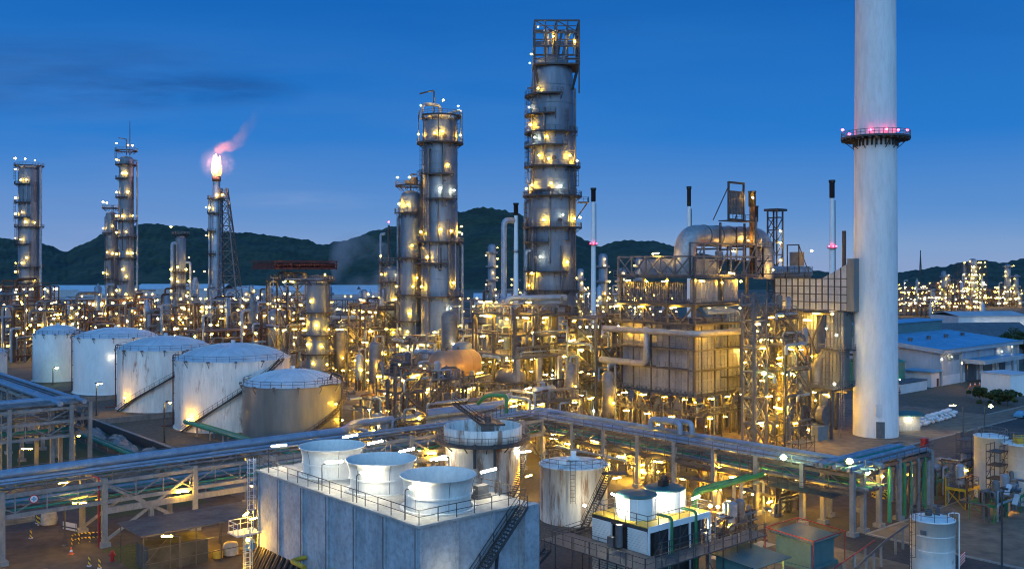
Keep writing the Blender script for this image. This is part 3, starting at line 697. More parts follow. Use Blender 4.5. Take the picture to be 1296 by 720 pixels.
lamp(t, (5.9, -2.2, 6.6), 'white', .5); lamp(t, (-5.5, -4.6, 6.0), 'white', .3); lamp(t, (6.4, -1.0, 3.0), 'tube', 1.)  # white lamps added to brighten the tank wall
# rusty tank with the zigzag stair
rx, ry = W(726, 123), 123.
t = thing('rusty_tank', 'squat white tank streaked with orange rust, a steep dark stair down its side', 'tank', (rx, ry))
b = MB(); b.lathe([(4.3, 0), (4.3, 6.9), (4.42, 6.9), (4.42, 7.05), (4.1, 7.1), (.02, 7.6)], 48)
b.build('shell', 'rustbad', t)
q = MB(); q.rail([(4.2 * math.cos(2 * PI * k / 18), 4.2 * math.sin(2 * PI * k / 18), 7.0) for k in range(18)], 1.1, 9, .06, True); q.build('handrail', 'grey', t)
q = MB(); q.cyl((0, .3, 7.4), .8, 0, .35); q.cyl((0, .3, 7.7), .35, 0, .8); q.build('hatch', 'clean', t); q = MB(); q.box((-1.6, -1.9, 7.5), (1.1, .8, .8)); q.build('hatch', 'clean', t)
q = MB(); q.ladder(-.4, -4.6, 3.0, 8.2, 0, .6, .06); q.build('ladder', 'steel', t)
q = MB(); q.box((4.9, -2.6, 6.3), (3.2, 1.8, .12), .1); q.rail([(3.4, -3.4, 6.35), (6.4, -3.2, 6.35), (6.4, -1.8, 6.35)], 1.1, 1.2, .05); q.stair((.8, -6.6, .4), (4.2, -3.3, 6.3), .95); q.stair((1.2, -7.2, .6), (-3.0, -10.0, -2.2 + 2.3), .95); q.build('stair', 'dark', t)
lamp(t, (.9, -6.4, 3.2), 'cool'); lamp(t, (5.4, -1.2, 5.4), 'tube', .7)
# small white tank at the road and the scaffolded pair
sx, sy = W(1180, 100), 100.
t = thing('white_tank', 'small clean white tank with a railed top standing alone at the road corner', 'tank', (sx, sy))
b = MB(); b.lathe([(2.18, 0), (2.18, 5.9), (2.25, 5.9), (2.25, 6.0), (2.1, 6.02), (.02, 6.35)], 40)
for z in (1.5, 3., 4.5): b.band(2.17, 2.2, z - .03, z + .03)
b.build('shell', 'white', t)
q = MB(); q.rail([(2.1 * math.cos(2 * PI * k / 10), 2.1 * math.sin(2 * PI * k / 10), 6) for k in range(10)], 1., 9, .05, True); q.build('handrail', 'grey', t)
q = MB(); q.ladder(-2.5, -.6, 0, 7.2, PI / 2, .5, .06, True); q.build('ladder', 'steel', t)
q = MB(); q.path([(2.6, -.4, 0), (2.6, -.4, 6.6), (1.6, -.2, 6.6), (1.6, -.2, 6.)], .07, 6); q.build('pipe', 'clean', t)
q = MB(); q.cyl((-.4, 0, 6.3), .35, 0, .5); q.box((.6, .4, 6.6), (.5, .5, .8)); q.build('vent', 'steel', t)
q = MB(); q.path([(.6, -2.2, 1.0), (.6, -2.7, 1.0), (1.2, -2.7, .8), (1.2, -2.7, 0)], .09, 6); q.build('pipe', 'blueroof', t)
q = MB(); q.box((-1.6, -1.55, 4.9), (.6, .06, .45), -.8); q.build('emblem', 'roofdk', t)
for nm, px, d, rr, hh, lab in (('white_tank', 1254, 134, 2.15, 8.5, 'narrow white tank behind a stair scaffold, beside the larger one at the picture edge'), ('white_tank', 1296, 131, 2.75, 8.0, 'wider white tank with blue stained top rim, cut by the picture edge')):
    t = thing(nm, lab, 'tank', (W(px, d), d))
    b = MB(); b.lathe([(rr, 0), (rr, hh), (rr + .08, hh), (rr + .08, hh + .12), (rr - .1, hh + .14), (.02, hh + .5)], 40)
    for k in (1, 2, 3, 4): b.band(rr - .01, rr + .025, hh * k / 5 - .03, hh * k / 5 + .03)
    b.build('shell', 'white', t)
    q = MB(); q.rail([((rr - .1) * math.cos(2 * PI * k / 12), (rr - .1) * math.sin(2 * PI * k / 12), hh) for k in range(12)], 1.1, 9, .05, True); q.build('handrail', 'grey', t)
    q = MB(); q.path([(rr + .3, -.5, .3), (rr + .3, -.5, hh + .6), (rr * .5, -.3, hh + .6), (rr * .5, -.3, hh)], .1, 6); q.build('pipe', 'steel', t)
q = MB(); q.box((-.8, -.8, 8.6), (1.6, 1.2, .9)); q.rail([(-2, -1, 8.3), (1, -1.5, 8.3)], 1.1, 1, .05); q.build('roof_platform', 'yellow', t)
# ================================================================== big cooling tower with three fans
CT = (W(530, 74.6), 74.6); CTA, CTB, CTH = 11.2, 27.2, 12.0
t = thing('cooling_tower', 'large concrete cooling tower cell block with three white fan stacks on its floodlit deck', 'cooling tower', CT, ANG)
b = MB(); b.box((CTA / 2, CTB / 2, CTH / 2 + 1.2), (CTA, CTB, CTH - 2.6)); b.box((CTA / 2, CTB / 2, .5), (CTA + 1.2, CTB + 1.2, 1.0))
for k in range(7): b.box((-.06, CTB * k / 6 + (.25 if k == 0 else -.25 if k == 6 else 0), CTH / 2 + .9), (.22, .28, CTH - 2.0))
for k in range(4): b.box((CTA * k / 3 + (.15 if k == 0 else -.15 if k == 3 else 0), -.06, CTH / 2 + .9), (.25, .22, CTH - 2.0))
b.box((CTA - .1, -.45, CTH / 2), (1.6, .8, CTH))
b.build('wall', 'conc', t)
b = MB()
for k in range(7): b.box((-.175, CTB * k / 6 + (.25 if k == 0 else -.25 if k == 6 else .2), CTH / 2 + .9), (.03, .09, CTH - 2.2))
b.build('joint', 'dark', t)
b = MB(); b.box((CTA / 2, CTB / 2, CTH - .05), (CTA + .5, CTB + .5, .18)); b.build('deck', 'deckc', t)
b = MB()
for k in range(11):
    b.bar((-.15, CTB - .6 - k * .95 - .5, 4.7), (-2.0, CTB - .6 - k * .95 - .5, 1.4), .16)
b.add([(-.1, CTB - .3, 4.6), (-1.9, CTB - .3, 1.4), (-1.9, CTB - 11, 1.4), (-.1, CTB - 11, 4.6)], [(0, 1, 2, 3)])
b.add([(-.1, CTB - .3, 4.5), (-1.9, CTB - .3, 1.3), (-1.9, CTB - 11, 1.3), (-.1, CTB - 11, 4.5)], [(3, 2, 1, 0)])
b.build('louvre', 'black', t)
b = MB()
for k in range(11): b.bar((-.2, CTB - .6 - k * 1.0, 4.75), (-2.05, CTB - .6 - k * 1.0, 1.45), .14)
b.build('louvre_frame', 'steel', t)
q = MB(); q.rail([(0.1, .1, CTH), (CTA - .1, .1, CTH), (CTA - .1, CTB - .1, CTH), (.1, CTB - .1, CTH)], 1.15, 1.9, .06, True); q.build('handrail', 'steel', t)
q = MB(); q.stair((CTA - 9.6, -.75, 3.6), (CTA - 1.0, -.75, CTH), 1.0, True, .06); q.bar((CTA - 8, -.3, 0), (CTA - 8, -.3, 4.6), .2); q.bar((CTA - 4, -.3, 4), (CTA - 4, -.9, 8.6), .2); q.build('stair', 'steel', t)
for i, fb in enumerate((3.8, 12.4, 21.0)):
    b = MB(); b.lathe([(2.78, CTH), (2.76, CTH + .6), (2.78, CTH + 1.2), (2.90, CTH + 2.0), (3.12, CTH + 2.75), (3.2, CTH + 2.75), (3.2, CTH + 2.66), (3.08, CTH + 2.62)], 48, (4.7, fb, 0))
    b.lathe([(3.1, CTH + 2.74), (2.78, CTH + 1.9), (2.65, CTH + 1.0), (2.7, CTH + .2)], 48, (4.7, fb, 0))
    b.band(2.74, 2.9, CTH + 1.15, CTH + 1.3, n=48, c=(4.7, fb, 0)); b.band(2.92, 3.2, CTH, CTH + .12, n=48, c=(4.7, fb, 0))
    fs = b.build('fan_stack', 'fan', t)
    b = MB()
    for k in range(6):
        a = 2 * PI * k / 6 + .2; e = (math.cos(a), math.sin(a))
        b.sweep([(4.7 + r * e[0], fb + r * e[1], z) for r, z in ((2.79, CTH + .12), (2.77, CTH + .6), (2.79, CTH + 1.2), (2.91, CTH + 2.0), (3.13, CTH + 2.7))], .025, 4)
    b.build('rib', 'grey', fs)
    b = MB(); b.cyl((4.7, fb, CTH + .55), .4, 0, .5, 12)
    for k in range(6):
        a = 2 * PI * k / 6 + .3; e = (math.cos(a), math.sin(a)); b.bar((4.7 + .3 * e[0], fb + .3 * e[1], CTH + .75), (4.7 + 2.55 * e[0], fb + 2.55 * e[1], CTH + .85), .5, .08)
    b.build('fan', 'dark', fs)
    b = MB(); b.sweep([(5.5, fb, CTH + .8), (8.9, fb, CTH + .8)], .1, 6); b.box((9.3, fb, CTH + .75), (1.2, .7, .8)); b.box((9.3, fb, CTH + .2), (1.5, 1, .4)); b.build('motor', 'grey', t)
for (aa, bb, dx, dy) in ((.25, 25.5, 1, .15), (.25, 15.2, 1, 0), (.25, 9.4, 1, 0), (.25, 2.2, 1, 0), (10.9, 3.2, -1, 0), (10.9, 10.5, -1, 0), (10.9, 15.5, -1, 0), (10.9, 21., -1, 0), (10.9, 25.8, -1, 0)):
    q = MB(); q.path([(aa, bb, CTH), (aa, bb, CTH + 2.35), (aa + dx * .7, bb + dy, CTH + 2.45)], .05, 6); q.build('lamp_pole', 'steel', t)
    lamp(t, (aa + dx * 1.25, bb + dy * 1.5, CTH + 2.43), 'white', math.atan2(dy, dx), .06)
q = MB(); q.path([(1.0, -.6, 5.0), (1.0, -1.2, 7.6), (1.5, -1.6, 7.9)], .05, 6); q.build('lamp_pole', 'steel', t); lamp(t, (2.2, -1.7, 7.9), 'cool', 0.1)
# caged access ladder and landing on the far-left wall corner
q = MB(); q.box((-1.2, CTB + .4, 6.0), (2.6, 2.2, .15)); q.rail([(-2.4, CTB - .6, 6.05), (-2.4, CTB + 1.4, 6.05), (0, CTB + 1.4, 6.05)], 1.1, 1.1, .06)
q.ladder(-1.6, CTB - .9, 0, 6.8, 0, .6, .07, True); q.ladder(-.5, CTB + .6, 6, 13.2, 0, .6, .06, True); q.build('access_ladder', 'farw', t)
lamp(t, (-.8, CTB + 1.0, 7.6), 'tube', .8); lamp(t, (-1.2, CTB - .2, 5.4), 'bulb')
q = MB(); q.path([(-.1, 12.5, 5.6), (-1.6, 12.5, 5.6), (-1.6, 12.5, 3.2), (-1.6, 21, 3.2)], .22, 8); q.path([(-.1, 17.5, 5.6), (-1.6, 17.5, 5.6), (-1.6, 15, 5.6)], .22, 8); q.build('pipe', 'yellow', t)
# ================================================================== small packaged cooling tower with two capped fans
SC = (13.3, 94.3); SA, SB, SH = 9.8, 7.6, 6.4
t = thing('packaged_cooling_tower', 'low louvred cooling unit with two round capped fans and green pipes on its scaffolded platform', 'cooling tower', SC, ANG)
b = MB(); b.box((SA / 2, SB / 2, SH - .2), (SA, SB, .5)); b.box((SA / 2, SB / 2, 1.), (SA - 3., SB - .6, 2)); b.box((SA / 2, SB / 2, 4), (SA - 2.6, SB - .5, 4.2)); b.build('casing', 'dark', t)
b = MB(); b.box((SA / 2, SB / 2, SH + .08), (SA + .1, SB + .1, .08)); b.build('deck', 'yellow', t)
b = MB()
for k in range(12): b.bar((-.05, .1, 3.35 + k * .24), (-.05, 2.6, 3.35 + k * .24), .1, .17); b.bar((-.05, 4.9, 3.35 + k * .24), (-.05, 7.5, 3.35 + k * .24), .1, .17); b.bar((-.05, .1, .2 + k * .24), (-.05, 7.5, .2 + k * .24), .08, .15)
b.box((.1, 1.35, 4.6), (.15, 2.5, 3.1)); b.box((.1, 6.2, 4.6), (.15, 2.6, 3.1)); b.build('louvre', 'clean', t)
b = MB(); b.box((SA / 2, -.04, SH - .15), (SA, .1, .6))
for k in (.1, 3.2, 6.4, SA - .1): b.box((k, -.05, 3.2), (.22, .14, 6.))
for k in (1.6, 4.8, 8): pass
b.build('frame', 'clean', t); b = MB()
for k in (1.6, 4.8, 8): b.bar((k - 1.2, -.1, 3.3), (k + 1.2, -.1, 5.8), .08); b.bar((k, -.1, 3.3), (k, -.1, 6), .1)
for k in range(7): b.bar((.3 + k * 1.5, -1.2, .2), (.3 + k * 1.5, -1.2, 5.2), .07)
b.bar((0, -1.2, 4.6), (SA, -1.2, 4.6), .07); b.bar((0, -1.2, 5.2), (SA, -1.2, 5.2), .06)
b.build('brace', 'steel', t)
for i, k in enumerate((2.6, 7.1)):
    b = MB(); b.lathe([(2.0, SH + .1), (2.05, SH + 2.3)], 36, (k, SB / 2, 0))
    for j in range(16):
        a = 2 * PI * j / 16; b.bar((k + 2.04 * math.cos(a), SB / 2 + 2.04 * math.sin(a), SH + .1), (k + 2.08 * math.cos(a), SB / 2 + 2.08 * math.sin(a), SH + 2.3), .07)
    f_ = b.build('fan_stack', 'clean', t)
    b = MB(); b.lathe([(2.0, SH + 2.28), (2.12, SH + 2.28), (2.12, SH + 2.42), (1.6, SH + 2.55), (.02, SH + 2.7)], 36, (k, SB / 2, 0)); b.build('cap', 'tealroof', f_)
    if i:
        b = MB(); b.box((k - .5, SB / 2 - .2, SH + 2.95), (.9, .7, .6)); b.cyl((k - .4, SB / 2 - .2, SH + 3.2), .32, 0, .5, 10); b.build('motor', 'black', f_)
q = MB(); q.rail([(.1, .1, SH + .1), (SA - .1, .1, SH + .1), (SA - .1, SB - .1, SH + .1), (.1, SB - .1, SH + .1)], 1.1, 1.6, .06, True); q.build('handrail', 'grey', t)
for k, m in ((2.4, 'green'), (6.2, 'green')):
    q = MB(); q.path([(k, .8, SH + .9), (k, -1.0, SH + .9), (k, -1.0, .3)], .15, 10); q.build('pipe', m, t)
lamp(t, (.4, 4.6, SH + 2.4), 'white', PI / 4 + .5); lamp(t, (.2, 3.8, SH + .9), 'cool', PI / 2); lamp(t, (4.9, SB / 2 + 1.6, SH + 1.0), 'white', PI / 2); lamp(t, (SA - .6, 1.4, SH + 1.4), 'white', .2)
lamp(t, (4.85, 2.0, SH + 1.6), 'white', PI / 2)
q = MB(); q.box((-.9, 4, 4.4), (.5, .8, 1.2)); q.cyl((-.9, 3, 4.2), .35, 0, 2.2); q.build('valve_station', 'grey', t)
t = thing('scaffold_platform', 'grey plank scaffold walkways on tube legs wrapped round the louvred cooling unit', 'scaffold', SC, ANG)
b = MB()
for (x0, x1, y0, y1) in ((-4.5, -.3, -3.6, SB + 3), (-.3, SA + 5, -3.6, -1.3)): b.box(((x0 + x1) / 2, (y0 + y1) / 2, 3.9), (x1 - x0, y1 - y0, .14))
b.box((-6.5, 1.5, 1.2), (3.2, 8, .12)); b.box((4, -6., 1.4), (14, 2.2, .12)); b.build('walkway', 'grate', t)
q = MB(); q.rail([(-4.4, SB + 2.9, 3.95), (-4.4, -3.5, 3.95), (SA + 4.9, -3.5, 3.95)], 1.2, 1.5, .06); q.rail([(-8, 5, 1.25), (-8, -2.5, 1.25), (-4.8, -2.5, 1.25)], 1.1, 1.4, .06); q.rail([(-3, -7.0, 1.45), (11, -7.0, 1.45)], 1.1, 1.4, .06); q.rail([(-.4, SB + 2.8, 3.25), (-.4, 5, 3.25)], 1.1, 1.3, .05); q.build('railing', 'steel', t)
q = MB()
for i in range(9):
    for j, y in enumerate((-3.5, -1.4)):
        q.bar((-4.4 + i * 2.35, y, 0), (-4.4 + i * 2.35, y, 6.2 if j == 0 and i % 2 else 5.2 if j == 0 else 3.9), .09)
    if i < 8: q.bar((-4.4 + i * 2.35, -3.5, .1 if i % 2 else 3), (-2.05 + i * 2.35, -3.5, 3 if i % 2 else .1), .06); q.bar((-4.4 + i * 2.35, -3.5, 1.6), (-2.05 + i * 2.35, -3.5, 1.6), .07)
for j in range(6):
    for x in (-4.4, -.5): q.bar((x, -3.5 + j * 2.4, 0), (x, -3.5 + j * 2.4, 5.2 if x < -1 else 3.9), .09)
    q.bar((-4.4, -3.5 + j * 2.4, 1.6), (-4.4, -1.1 + j * 2.4 if j < 5 else 8.5, 1.6), .07)
q.build('tube_frame', 'steel', t)
q = MB(); q.stair((-4.6, 9.4, 3.2), (-9.5, 9.4, .1), .9); q.build('stair', 'dark', t)
# ================================================================== the tall columns
column('distillation_column', 'tallest grey column, crowned by an open square steel cage with lamps', W(699, 235), 235,
    [(5.7, 0), (5.7, 52), (5.35, 53.5), (5.25, 76), (4.9, 79), (4.2, 81.0)],
    [(73.5, 150, 290), (68.8, 150, 275), (64.5, 140, 330), (61.2, 160, 300), (56.3, -200, 30), (49.2, 130, 395), (41.6, -190, 20), (38, 175, 260), (31, 190, 300), (26.5, 200, 330)],
    [(-125, 74.6, .8), (-160, 70.5, .6), (-150, 66.2), (-105, 63.0, .75), (-135, 63.), (-122, 58.6, .75), (-100, 57.7, .75), (-50, 58.6), (-20, 57.6), (-170, 51, .6), (-140, 51.6), (-95, 51.8, .75), (-75, 51.2, .75), (-70, 44.4, .75), (-40, 43.6), (-15, 44, .9), (-110, 43.2, .75), (-118, 34.5, .75), (-60, 33.2, .75), (-140, 30.5), (-150, 27.6)],
    [(-165, 31, 73), (-40, 26, 41)], [(.45, -160, 1.1, 14, 36, 'alu'), (.3, -70, .4, 24, 37, 'grey'), (.28, -98, .35, 33, 50, 'alu2'), (.4, -178, .9, 8, 48, 'alu'), (.25, -30, .5, 20, 75, 'grey'), (.3, -112, .5, 57, 70, 'alu2')],
    [10, 18, 26, 34, 38.5, 42.5, 46, 53.2, 59.5, 66, 71.5, 75.8], man=[(-75, 43.2), (-88, 58), (-100, 50.6)], dome=True)
big = bpy.data.objects['distillation_column']
q = MB(); zt = 80.5; s = 5.1
q.box((.8, 0, zt), (11.2, 10.4, .35))
for x in (-4.4, -1.8, 0.8, 3.5, 6.2):
    for y in (-4.9, 0, 4.9):
        q.bar((x, y, zt), (x, y, zt + 10.4), .42 if x in (-4.4, .8, 6.2) else .26)
for z in (zt + 2.2, zt + 5.8, zt + 9): q.bar((-4.4, 0, z), (6.2, 0, z), .3); q.bar((-4.4, -4.9, z), (6.2, -4.9, z), .18)
for z in (zt + 4.2, zt + 7.4, zt + 10.3):
    q.bar((-4.4, -4.9, z), (6.2, -4.9, z), .36); q.bar((-4.4, 4.9, z), (6.2, 4.9, z), .36)
    for x in (-4.4, .8, 6.2): q.bar((x, -4.9, z), (x, 4.9, z), .36)
q.bar((-4.4, -4.9, zt + 10.3), (.8, -4.9, zt + 7.4), .2); q.bar((6.2, -4.9, zt + 7.4), (.8, -4.9, zt + 10.3), .2)
for x in (-4.4, 6.2): q.bar((x, -4.9, zt), (x * .75, -3.2, zt - 6), .4); q.bar((x, 4.9, zt), (x * .75, 3.2, zt - 6), .4); q.bar((x, -4.9, zt - 7), (x, -4.9, zt), .34)
q.bar((-6.2, -3, zt - 5.5), (-4.2, -3, zt - 5.5), .3)
q.build('top_cage', 'dark', big)
q = MB(); q.rail([(-4.8, -5.2, zt + .2), (6.4, -5.2, zt + .2), (6.4, 5.2, zt + .2), (-4.8, 5.2, zt + .2)], 1.2, 1.8, .1, True); q.rail([(-4.6, -5.0, zt + 4.4), (6.3, -5.0, zt + 4.4)], 1.2, 1.8, .1); q.build('railing', 'grey', big)
for x in (-2.2, 0, 2.2, 4.2):
    q = MB(); q.path([(x * .6, 0, zt - .5), (x * .6, -2, zt + 3.5), (x, -3.5, zt + 8.2), (x + .9, -4.0, zt + 8.2), (x + .9, -4.0, zt + 2.0)], .32, 8, 1.4); q.build('pipe', 'alu', big)
for p in ((-3.6, -5.2, zt + 8.6), (-5.2, -4.4, zt + 2.4), (0., -5.3, zt + 6.4), (-5.6, -3.6, zt + .4), (5.2, -5.2, zt + 5.2)): lamp(big, p)
q = MB(); q.box((-2.4, -4.7, 50.4), (5.2, 2.2, .2)); q.rail([(-5.8, -6.9, 49.3), (5.5, -6.9, 49.3)], 1.2, 1.5, .08); q.build('bracket_frame', 'dark', big)
q = MB(); q.box((7.4, -1.8, 47.6), (2.6, 3.2, .2)); q.bar((5.6, -1.8, 43.5), (8.4, -1.8, 47.5), .3); q.rail([(6.2, -3.4, 47.7), (8.6, -3.4, 47.7), (8.6, 0, 47.7)], 1.1, 1.2, .08); q.build('balcony', 'dark', big)

column('distillation_column', 'second tallest grey column with a bent davit arm over its domed head', W(557, 250), 250,
    [(4.95, 0), (4.95, 37), (4.55, 38), (4.5, 67.5), (4.2, 69.5)],
    [(71.0, 0, 360), (64.0, 0, 360), (55.8, -150, -50), (49.5, -125, -40), (38.5, 0, 360), (33, 120, 290), (24.5, -170, -20)],
    [(-160, 73.5), (-75, 74.5, 0), (-20, 73.4), (-165, 66.2, .9), (-100, 66, .75), (-62, 58, .25), (-80, 66.4, .75), (-10, 66.0), (-85, 52.0, .75), (-45, 51.6, .75), (-55, 41.2, .75), (-85, 41.6, .75), (-150, 41), (-20, 41), (5, 42.5, 1.), (10, 40.6, 1.2), (-120, 34.5), (-50, 28, .75), (-60, 21.5, .75), (-45, 17.5, .75), (-140, 27)],
    [(-50, 24, 49), (-150, 38, 64)], [(.3, -60, .35, 25, 44, 'grey'), (.3, -120, .4, 8, 62, 'alu2'), (.4, 0, .8, 6, 38, 'alu'), (.25, -75, .35, 56, 66, 'grey')],
    [12, 20, 29, 34, 43.5, 47.5, 53, 58.5, 61.5], man=[(-100, 65.2), (-72, 65.3), (-48, 40)])
c2 = bpy.data.objects['distillation_column.001']
q = MB(); q.path([(-1.5, -1, 71), (-1.5, -1, 77.6), (-5.2, -1.5, 76.6)], .22, 6); q.build('davit', 'dark', c2)
q = MB(); q.path([(0, 0, 71.5), (0, -.5, 73.8), (-4.2, -3.2, 73.8), (-4.8, -3.4, 69.8)], .45, 10); q.path([(1, 0, 71.5), (5.6, -.8, 72.6), (5.6, -.8, 64.5)], .3, 8); q.build('head_pipe', 'alu', c2)
q = MB()
for a in range(0, 360, 45): q.bar((5.6 * math.cos(D(a)), 5.6 * math.sin(D(a)), 64), (5.6 * math.cos(D(a)), 5.6 * math.sin(D(a)), 71), .2)
q.build('head_frame', 'dark', c2)
column('distillation_column', 'slim grey column pressed against the davit column, with lamps up its side', W(520, 253), 253,
    [(2.75, 0), (2.75, 50), (2.6, 50.6)], [(53.3, 0, 360), (46.2, 170, 300), (34.5, -160, -30), (24.8, -160, -30), (18, 180, 340)],
    [(-165, 55.4), (-90, 55.2, .75), (-140, 48.4), (-95, 48.2, .75), (-80, 37.6, .75), (-60, 29.2, .75), (-75, 27.0, .75), (-170, 27), (-90, 20, .75), (-110, 14, .75)],
    [(-150, 24, 46)], [(.28, -170, .7, 6, 45, 'alu')], [10, 16, 22, 30, 38, 43])
c3 = bpy.data.objects['distillation_column.002']
q = MB(); q.rail([(-2.5, -2.5, 52.4), (2.5, -2.5, 52.4)], 1.3, 1, .1); q.box((0, 0, 54.2), (3, 2.5, .75)); q.cyl((1.1, -.6, 53.3), .8, 0, 2.2); q.path([(0, 0, 51), (0, -1, 56.2), (1.6, -1, 56.2)], .2); q.build('head_frame', 'dark', c3)
column('small_column', 'short slim column in a railed cage before the two clustered grey columns', W(497, 262), 262,
    [(2.35, 0), (2.35, 31)], [(33.4, 0, 360), (28, 160, 340), (18.5, 170, 350), (12, 170, 330)], [(-170, 35), (-60, 30, .75), (-150, 30), (-100, 21, .75), (-165, 21), (-80, 14.5, .75), (-175, 13)], [(-150, 12, 33)], [(.35, -175, .9, 4, 41, 'alu')], [8, 15, 24])
column('tall_vessel', 'plain round grey vessel rising in front of the tallest column', W(612, 262), 262, [(2.9, 0), (2.9, 20.5)], [(17, -150, -20)], [(-60, 19), (-140, 12)], [], [], [7, 14])
# left group of lit columns, far behind the tanks
lamps_ = lambda zs, aa, k='far', off=1.0: [(aa[i % len(aa)], z, off, k) for i, z in enumerate(zs)]
column('lit_column', 'stout lamp-ringed column with a looped pipe over its head', W(37, 420), 420, [(4.4, 0), (4.4, 74)], [(76, 0, 360), (68, 150, 300), (60, 160, 300), (53.5, 150, 300), (49.5, 0, 360), (42, 150, 300), (32, 0, 360), (25, 150, 300), (15, 150, 300)],
    lamps_([79, 78.5, 78, 74.5, 69.5, 69.5, 62, 55.5, 55, 51.4, 51.2, 44.4, 43.8, 36, 33.8, 33.8, 30, 26.8, 26.4, 21, 17, 13, 11, 8], [-150, -80, -40, -160, -100, -75, -165, -95]) , [], [(.6, -10, 1.1, 6, 76, 'alu')], [10, 20, 30, 40, 56, 64])
column('lit_column', 'tallest slender column on the hill side, with a thin mast and lamps at every landing', W(160, 415), 415, [(3.0, 0), (3.0, 78)], [(82, 0, 360), (76, 0, 360), (70, 160, 300), (62, 160, 300), (52, 0, 360), (45, 0, 360), (36, 0, 360), (26, 160, 300), (16, 0, 360)],
    lamps_([85, 84, 84, 78, 72, 72, 64, 64, 54, 54, 53.6, 47, 46.8, 38, 38, 37.6, 31, 28, 22, 18.4, 18, 12, 8], [-150, -60, -30, -165, -90, -70]), [], [(.4, 10, 1.4, 4, 78, 'alu')], [20, 40, 58])
m_ = bpy.data.objects['lit_column.001']; q = MB(); q.sweep([(1.5, 0, 80), (1.5, 0, 95)], [.25, .1], 6); q.path([(0, 0, 80), (0, 0, 87), (-3.4, 0, 87.5)], .2, 6); q.build('mast', 'dark', m_)
column('lit_column', 'shorter companion column standing close to the slender masted one', W(141, 425), 425, [(2.4, 0), (2.4, 55)], [(58, 0, 360), (47, 150, 300), (36, 150, 300), (27, 150, 300), (15, 150, 300)],
    lamps_([60.5, 60, 50, 49, 38.5, 38, 29.5, 29, 20, 17, 12, 8], [-150, -100, -60]), [], [(.35, 0, 1.2, 4, 54, 'alu')], [18, 40])
column('lit_column', 'twin-piped short column with a bright cluster of lamps at mid height', W(229, 410), 410, [(2.1, 0), (2.1, 44)], [(46, 0, 360), (30, 150, 360), (24, 150, 390), (17, 150, 390)],
    lamps_([49, 36, 32, 31, 31, 27, 26, 26, 22, 20, 19, 14, 9], [-150, -20, -90, -165, -40], off=2.), [], [(.9, 175, 1.6, 3, 42, 'alu'), (.5, 5, 1.8, 3, 34, 'alu')], [12, 36])
column('small_column', 'pale little column with a pointed top behind the twin-piped lit column', W(247, 430), 430, [(1.7, 0), (1.7, 24), (.8, 27.5)], [(19, 150, 300)], [(-90, 30, .4, 'far')], [], [], [10, 18], 'alu', dome=False)
# flare stack with derrick, flame and smoke
fx, fy = W(274, 430), 430.
t = thing('flare_stack', 'flare stack with a lattice derrick, burning with a tall orange flame', 'flare', (fx, fy))
q = MB(); q.lathe([(2.2, 0), (2.2, 62), (1.7, 63), (1.6, 70)], 20); q.build('riser', 'alu', t)
q = MB(); q.lathe([(1.6, 70), (1.9, 70.4), (1.9, 72.4), (1.7, 72.4), (1.5, 70.6)], 16); q.build('burner_tip', 'rustm', t)
q = MB(); q.sweep([(-3., -.5, 0), (-3., -.5, 64)], .55, 10); q.build('pipe', 'alu', t)
q = MB()
for k in range(12):
    z0, z1 = k * 5.6, (k + 1) * 5.6; r0, r1 = 10.5 - 8 * z0 / 68, 10.5 - 8 * z1 / 68
    for sx_ in (0, 1):
        for sy_ in (-1, 1):
            A = (2.0 + r0 * sx_, sy_ * r0 * .55, z0); B = (2.0 + r1 * sx_, sy_ * r1 * .55, z1); q.bar(A, B, .5)
        q.bar((2.0 + r0 * sx_, -r0 * .55, z0), (2.0 + r1 * sx_, r1 * .55, z1), .26); q.bar((2.0 + r0 * sx_, r0 * .55, z0), (2.0 + r1 * sx_, -r1 * .55, z1), .26)
    for sy_ in (-1, 1):
        q.bar((2.0, sy_ * r0 * .55, z0), (2.0 + r1, sy_ * r1 * .55, z1), .26); q.bar((2.0 + r0, sy_ * r0 * .55, z0), (2.0 + r0 * 0, sy_ * r0 * .55, z0), .3)
        q.bar((2.0 + r0, sy_ * r0 * .55, z0), (2.0, sy_ * r1 * .55, z1), .22)
q.build('derrick', 'steel', t)
for z, a0, a1 in ((62.5, 0, 360), (56, 90, 300), (48, 120, 280), (38, 120, 280)): platform(t, 2.2, z, D(a0), D(a1), 1.8, 14)
for p in ((-4, -2, 58.5), (-2.2, -3, 58.2), (1, -3, 63.8), (-4, -2, 46), (3.4, -2.6, 64), (-5, -1, 30), (-4.6, -1, 22), (4.5, -2, 9), (-4, -1, 12), (0, -3, 6)): lamp(t, p, 'far')
m, nt, bb = newmat('flame_light'); tc = nd(nt, 'ShaderNodeTexCoord'); n = nd(nt, 'ShaderNodeTexNoise', Scale=.55, Detail=3.); nt.links.new(tc.outputs['Object'], n.inputs['Vector'])
r = ramp(nt, [(.40, (1, .07, .003)), (.5, (1, .22, .02)), (.62, (1.0, .62, .14))]); nt.links.new(n.outputs['Fac'], r.inputs[0]); nt.links.new(r.outputs[0], bb.inputs['Emission Color']); bb.inputs['Emission Strength'].default_value = 2.4; m.cycles.emission_sampling = 'NONE'; M['flame'] = m
q = MB(); prof = [(.4, 72.0), (1.6, 72.6), (2.2, 74.0), (2.35, 75.8), (1.9, 77.8), (1.25, 79.6), (.6, 81.2), (.05, 82.4)]
N = 22
for i, (r_, z_) in enumerate(prof):
    for k in range(N):
        a = 2 * PI * k / N; rr = r_ * (1 + .35 * mn.noise(Vector((math.cos(a) * 1.3, math.sin(a) * 1.3, z_ * .45)))); q.v.append((rr * math.cos(a) + .3 * math.sin(z_ * .6), rr * math.sin(a), z_ + .8 * mn.noise(Vector((math.cos(a) * 2, math.sin(a) * 2, z_)))))
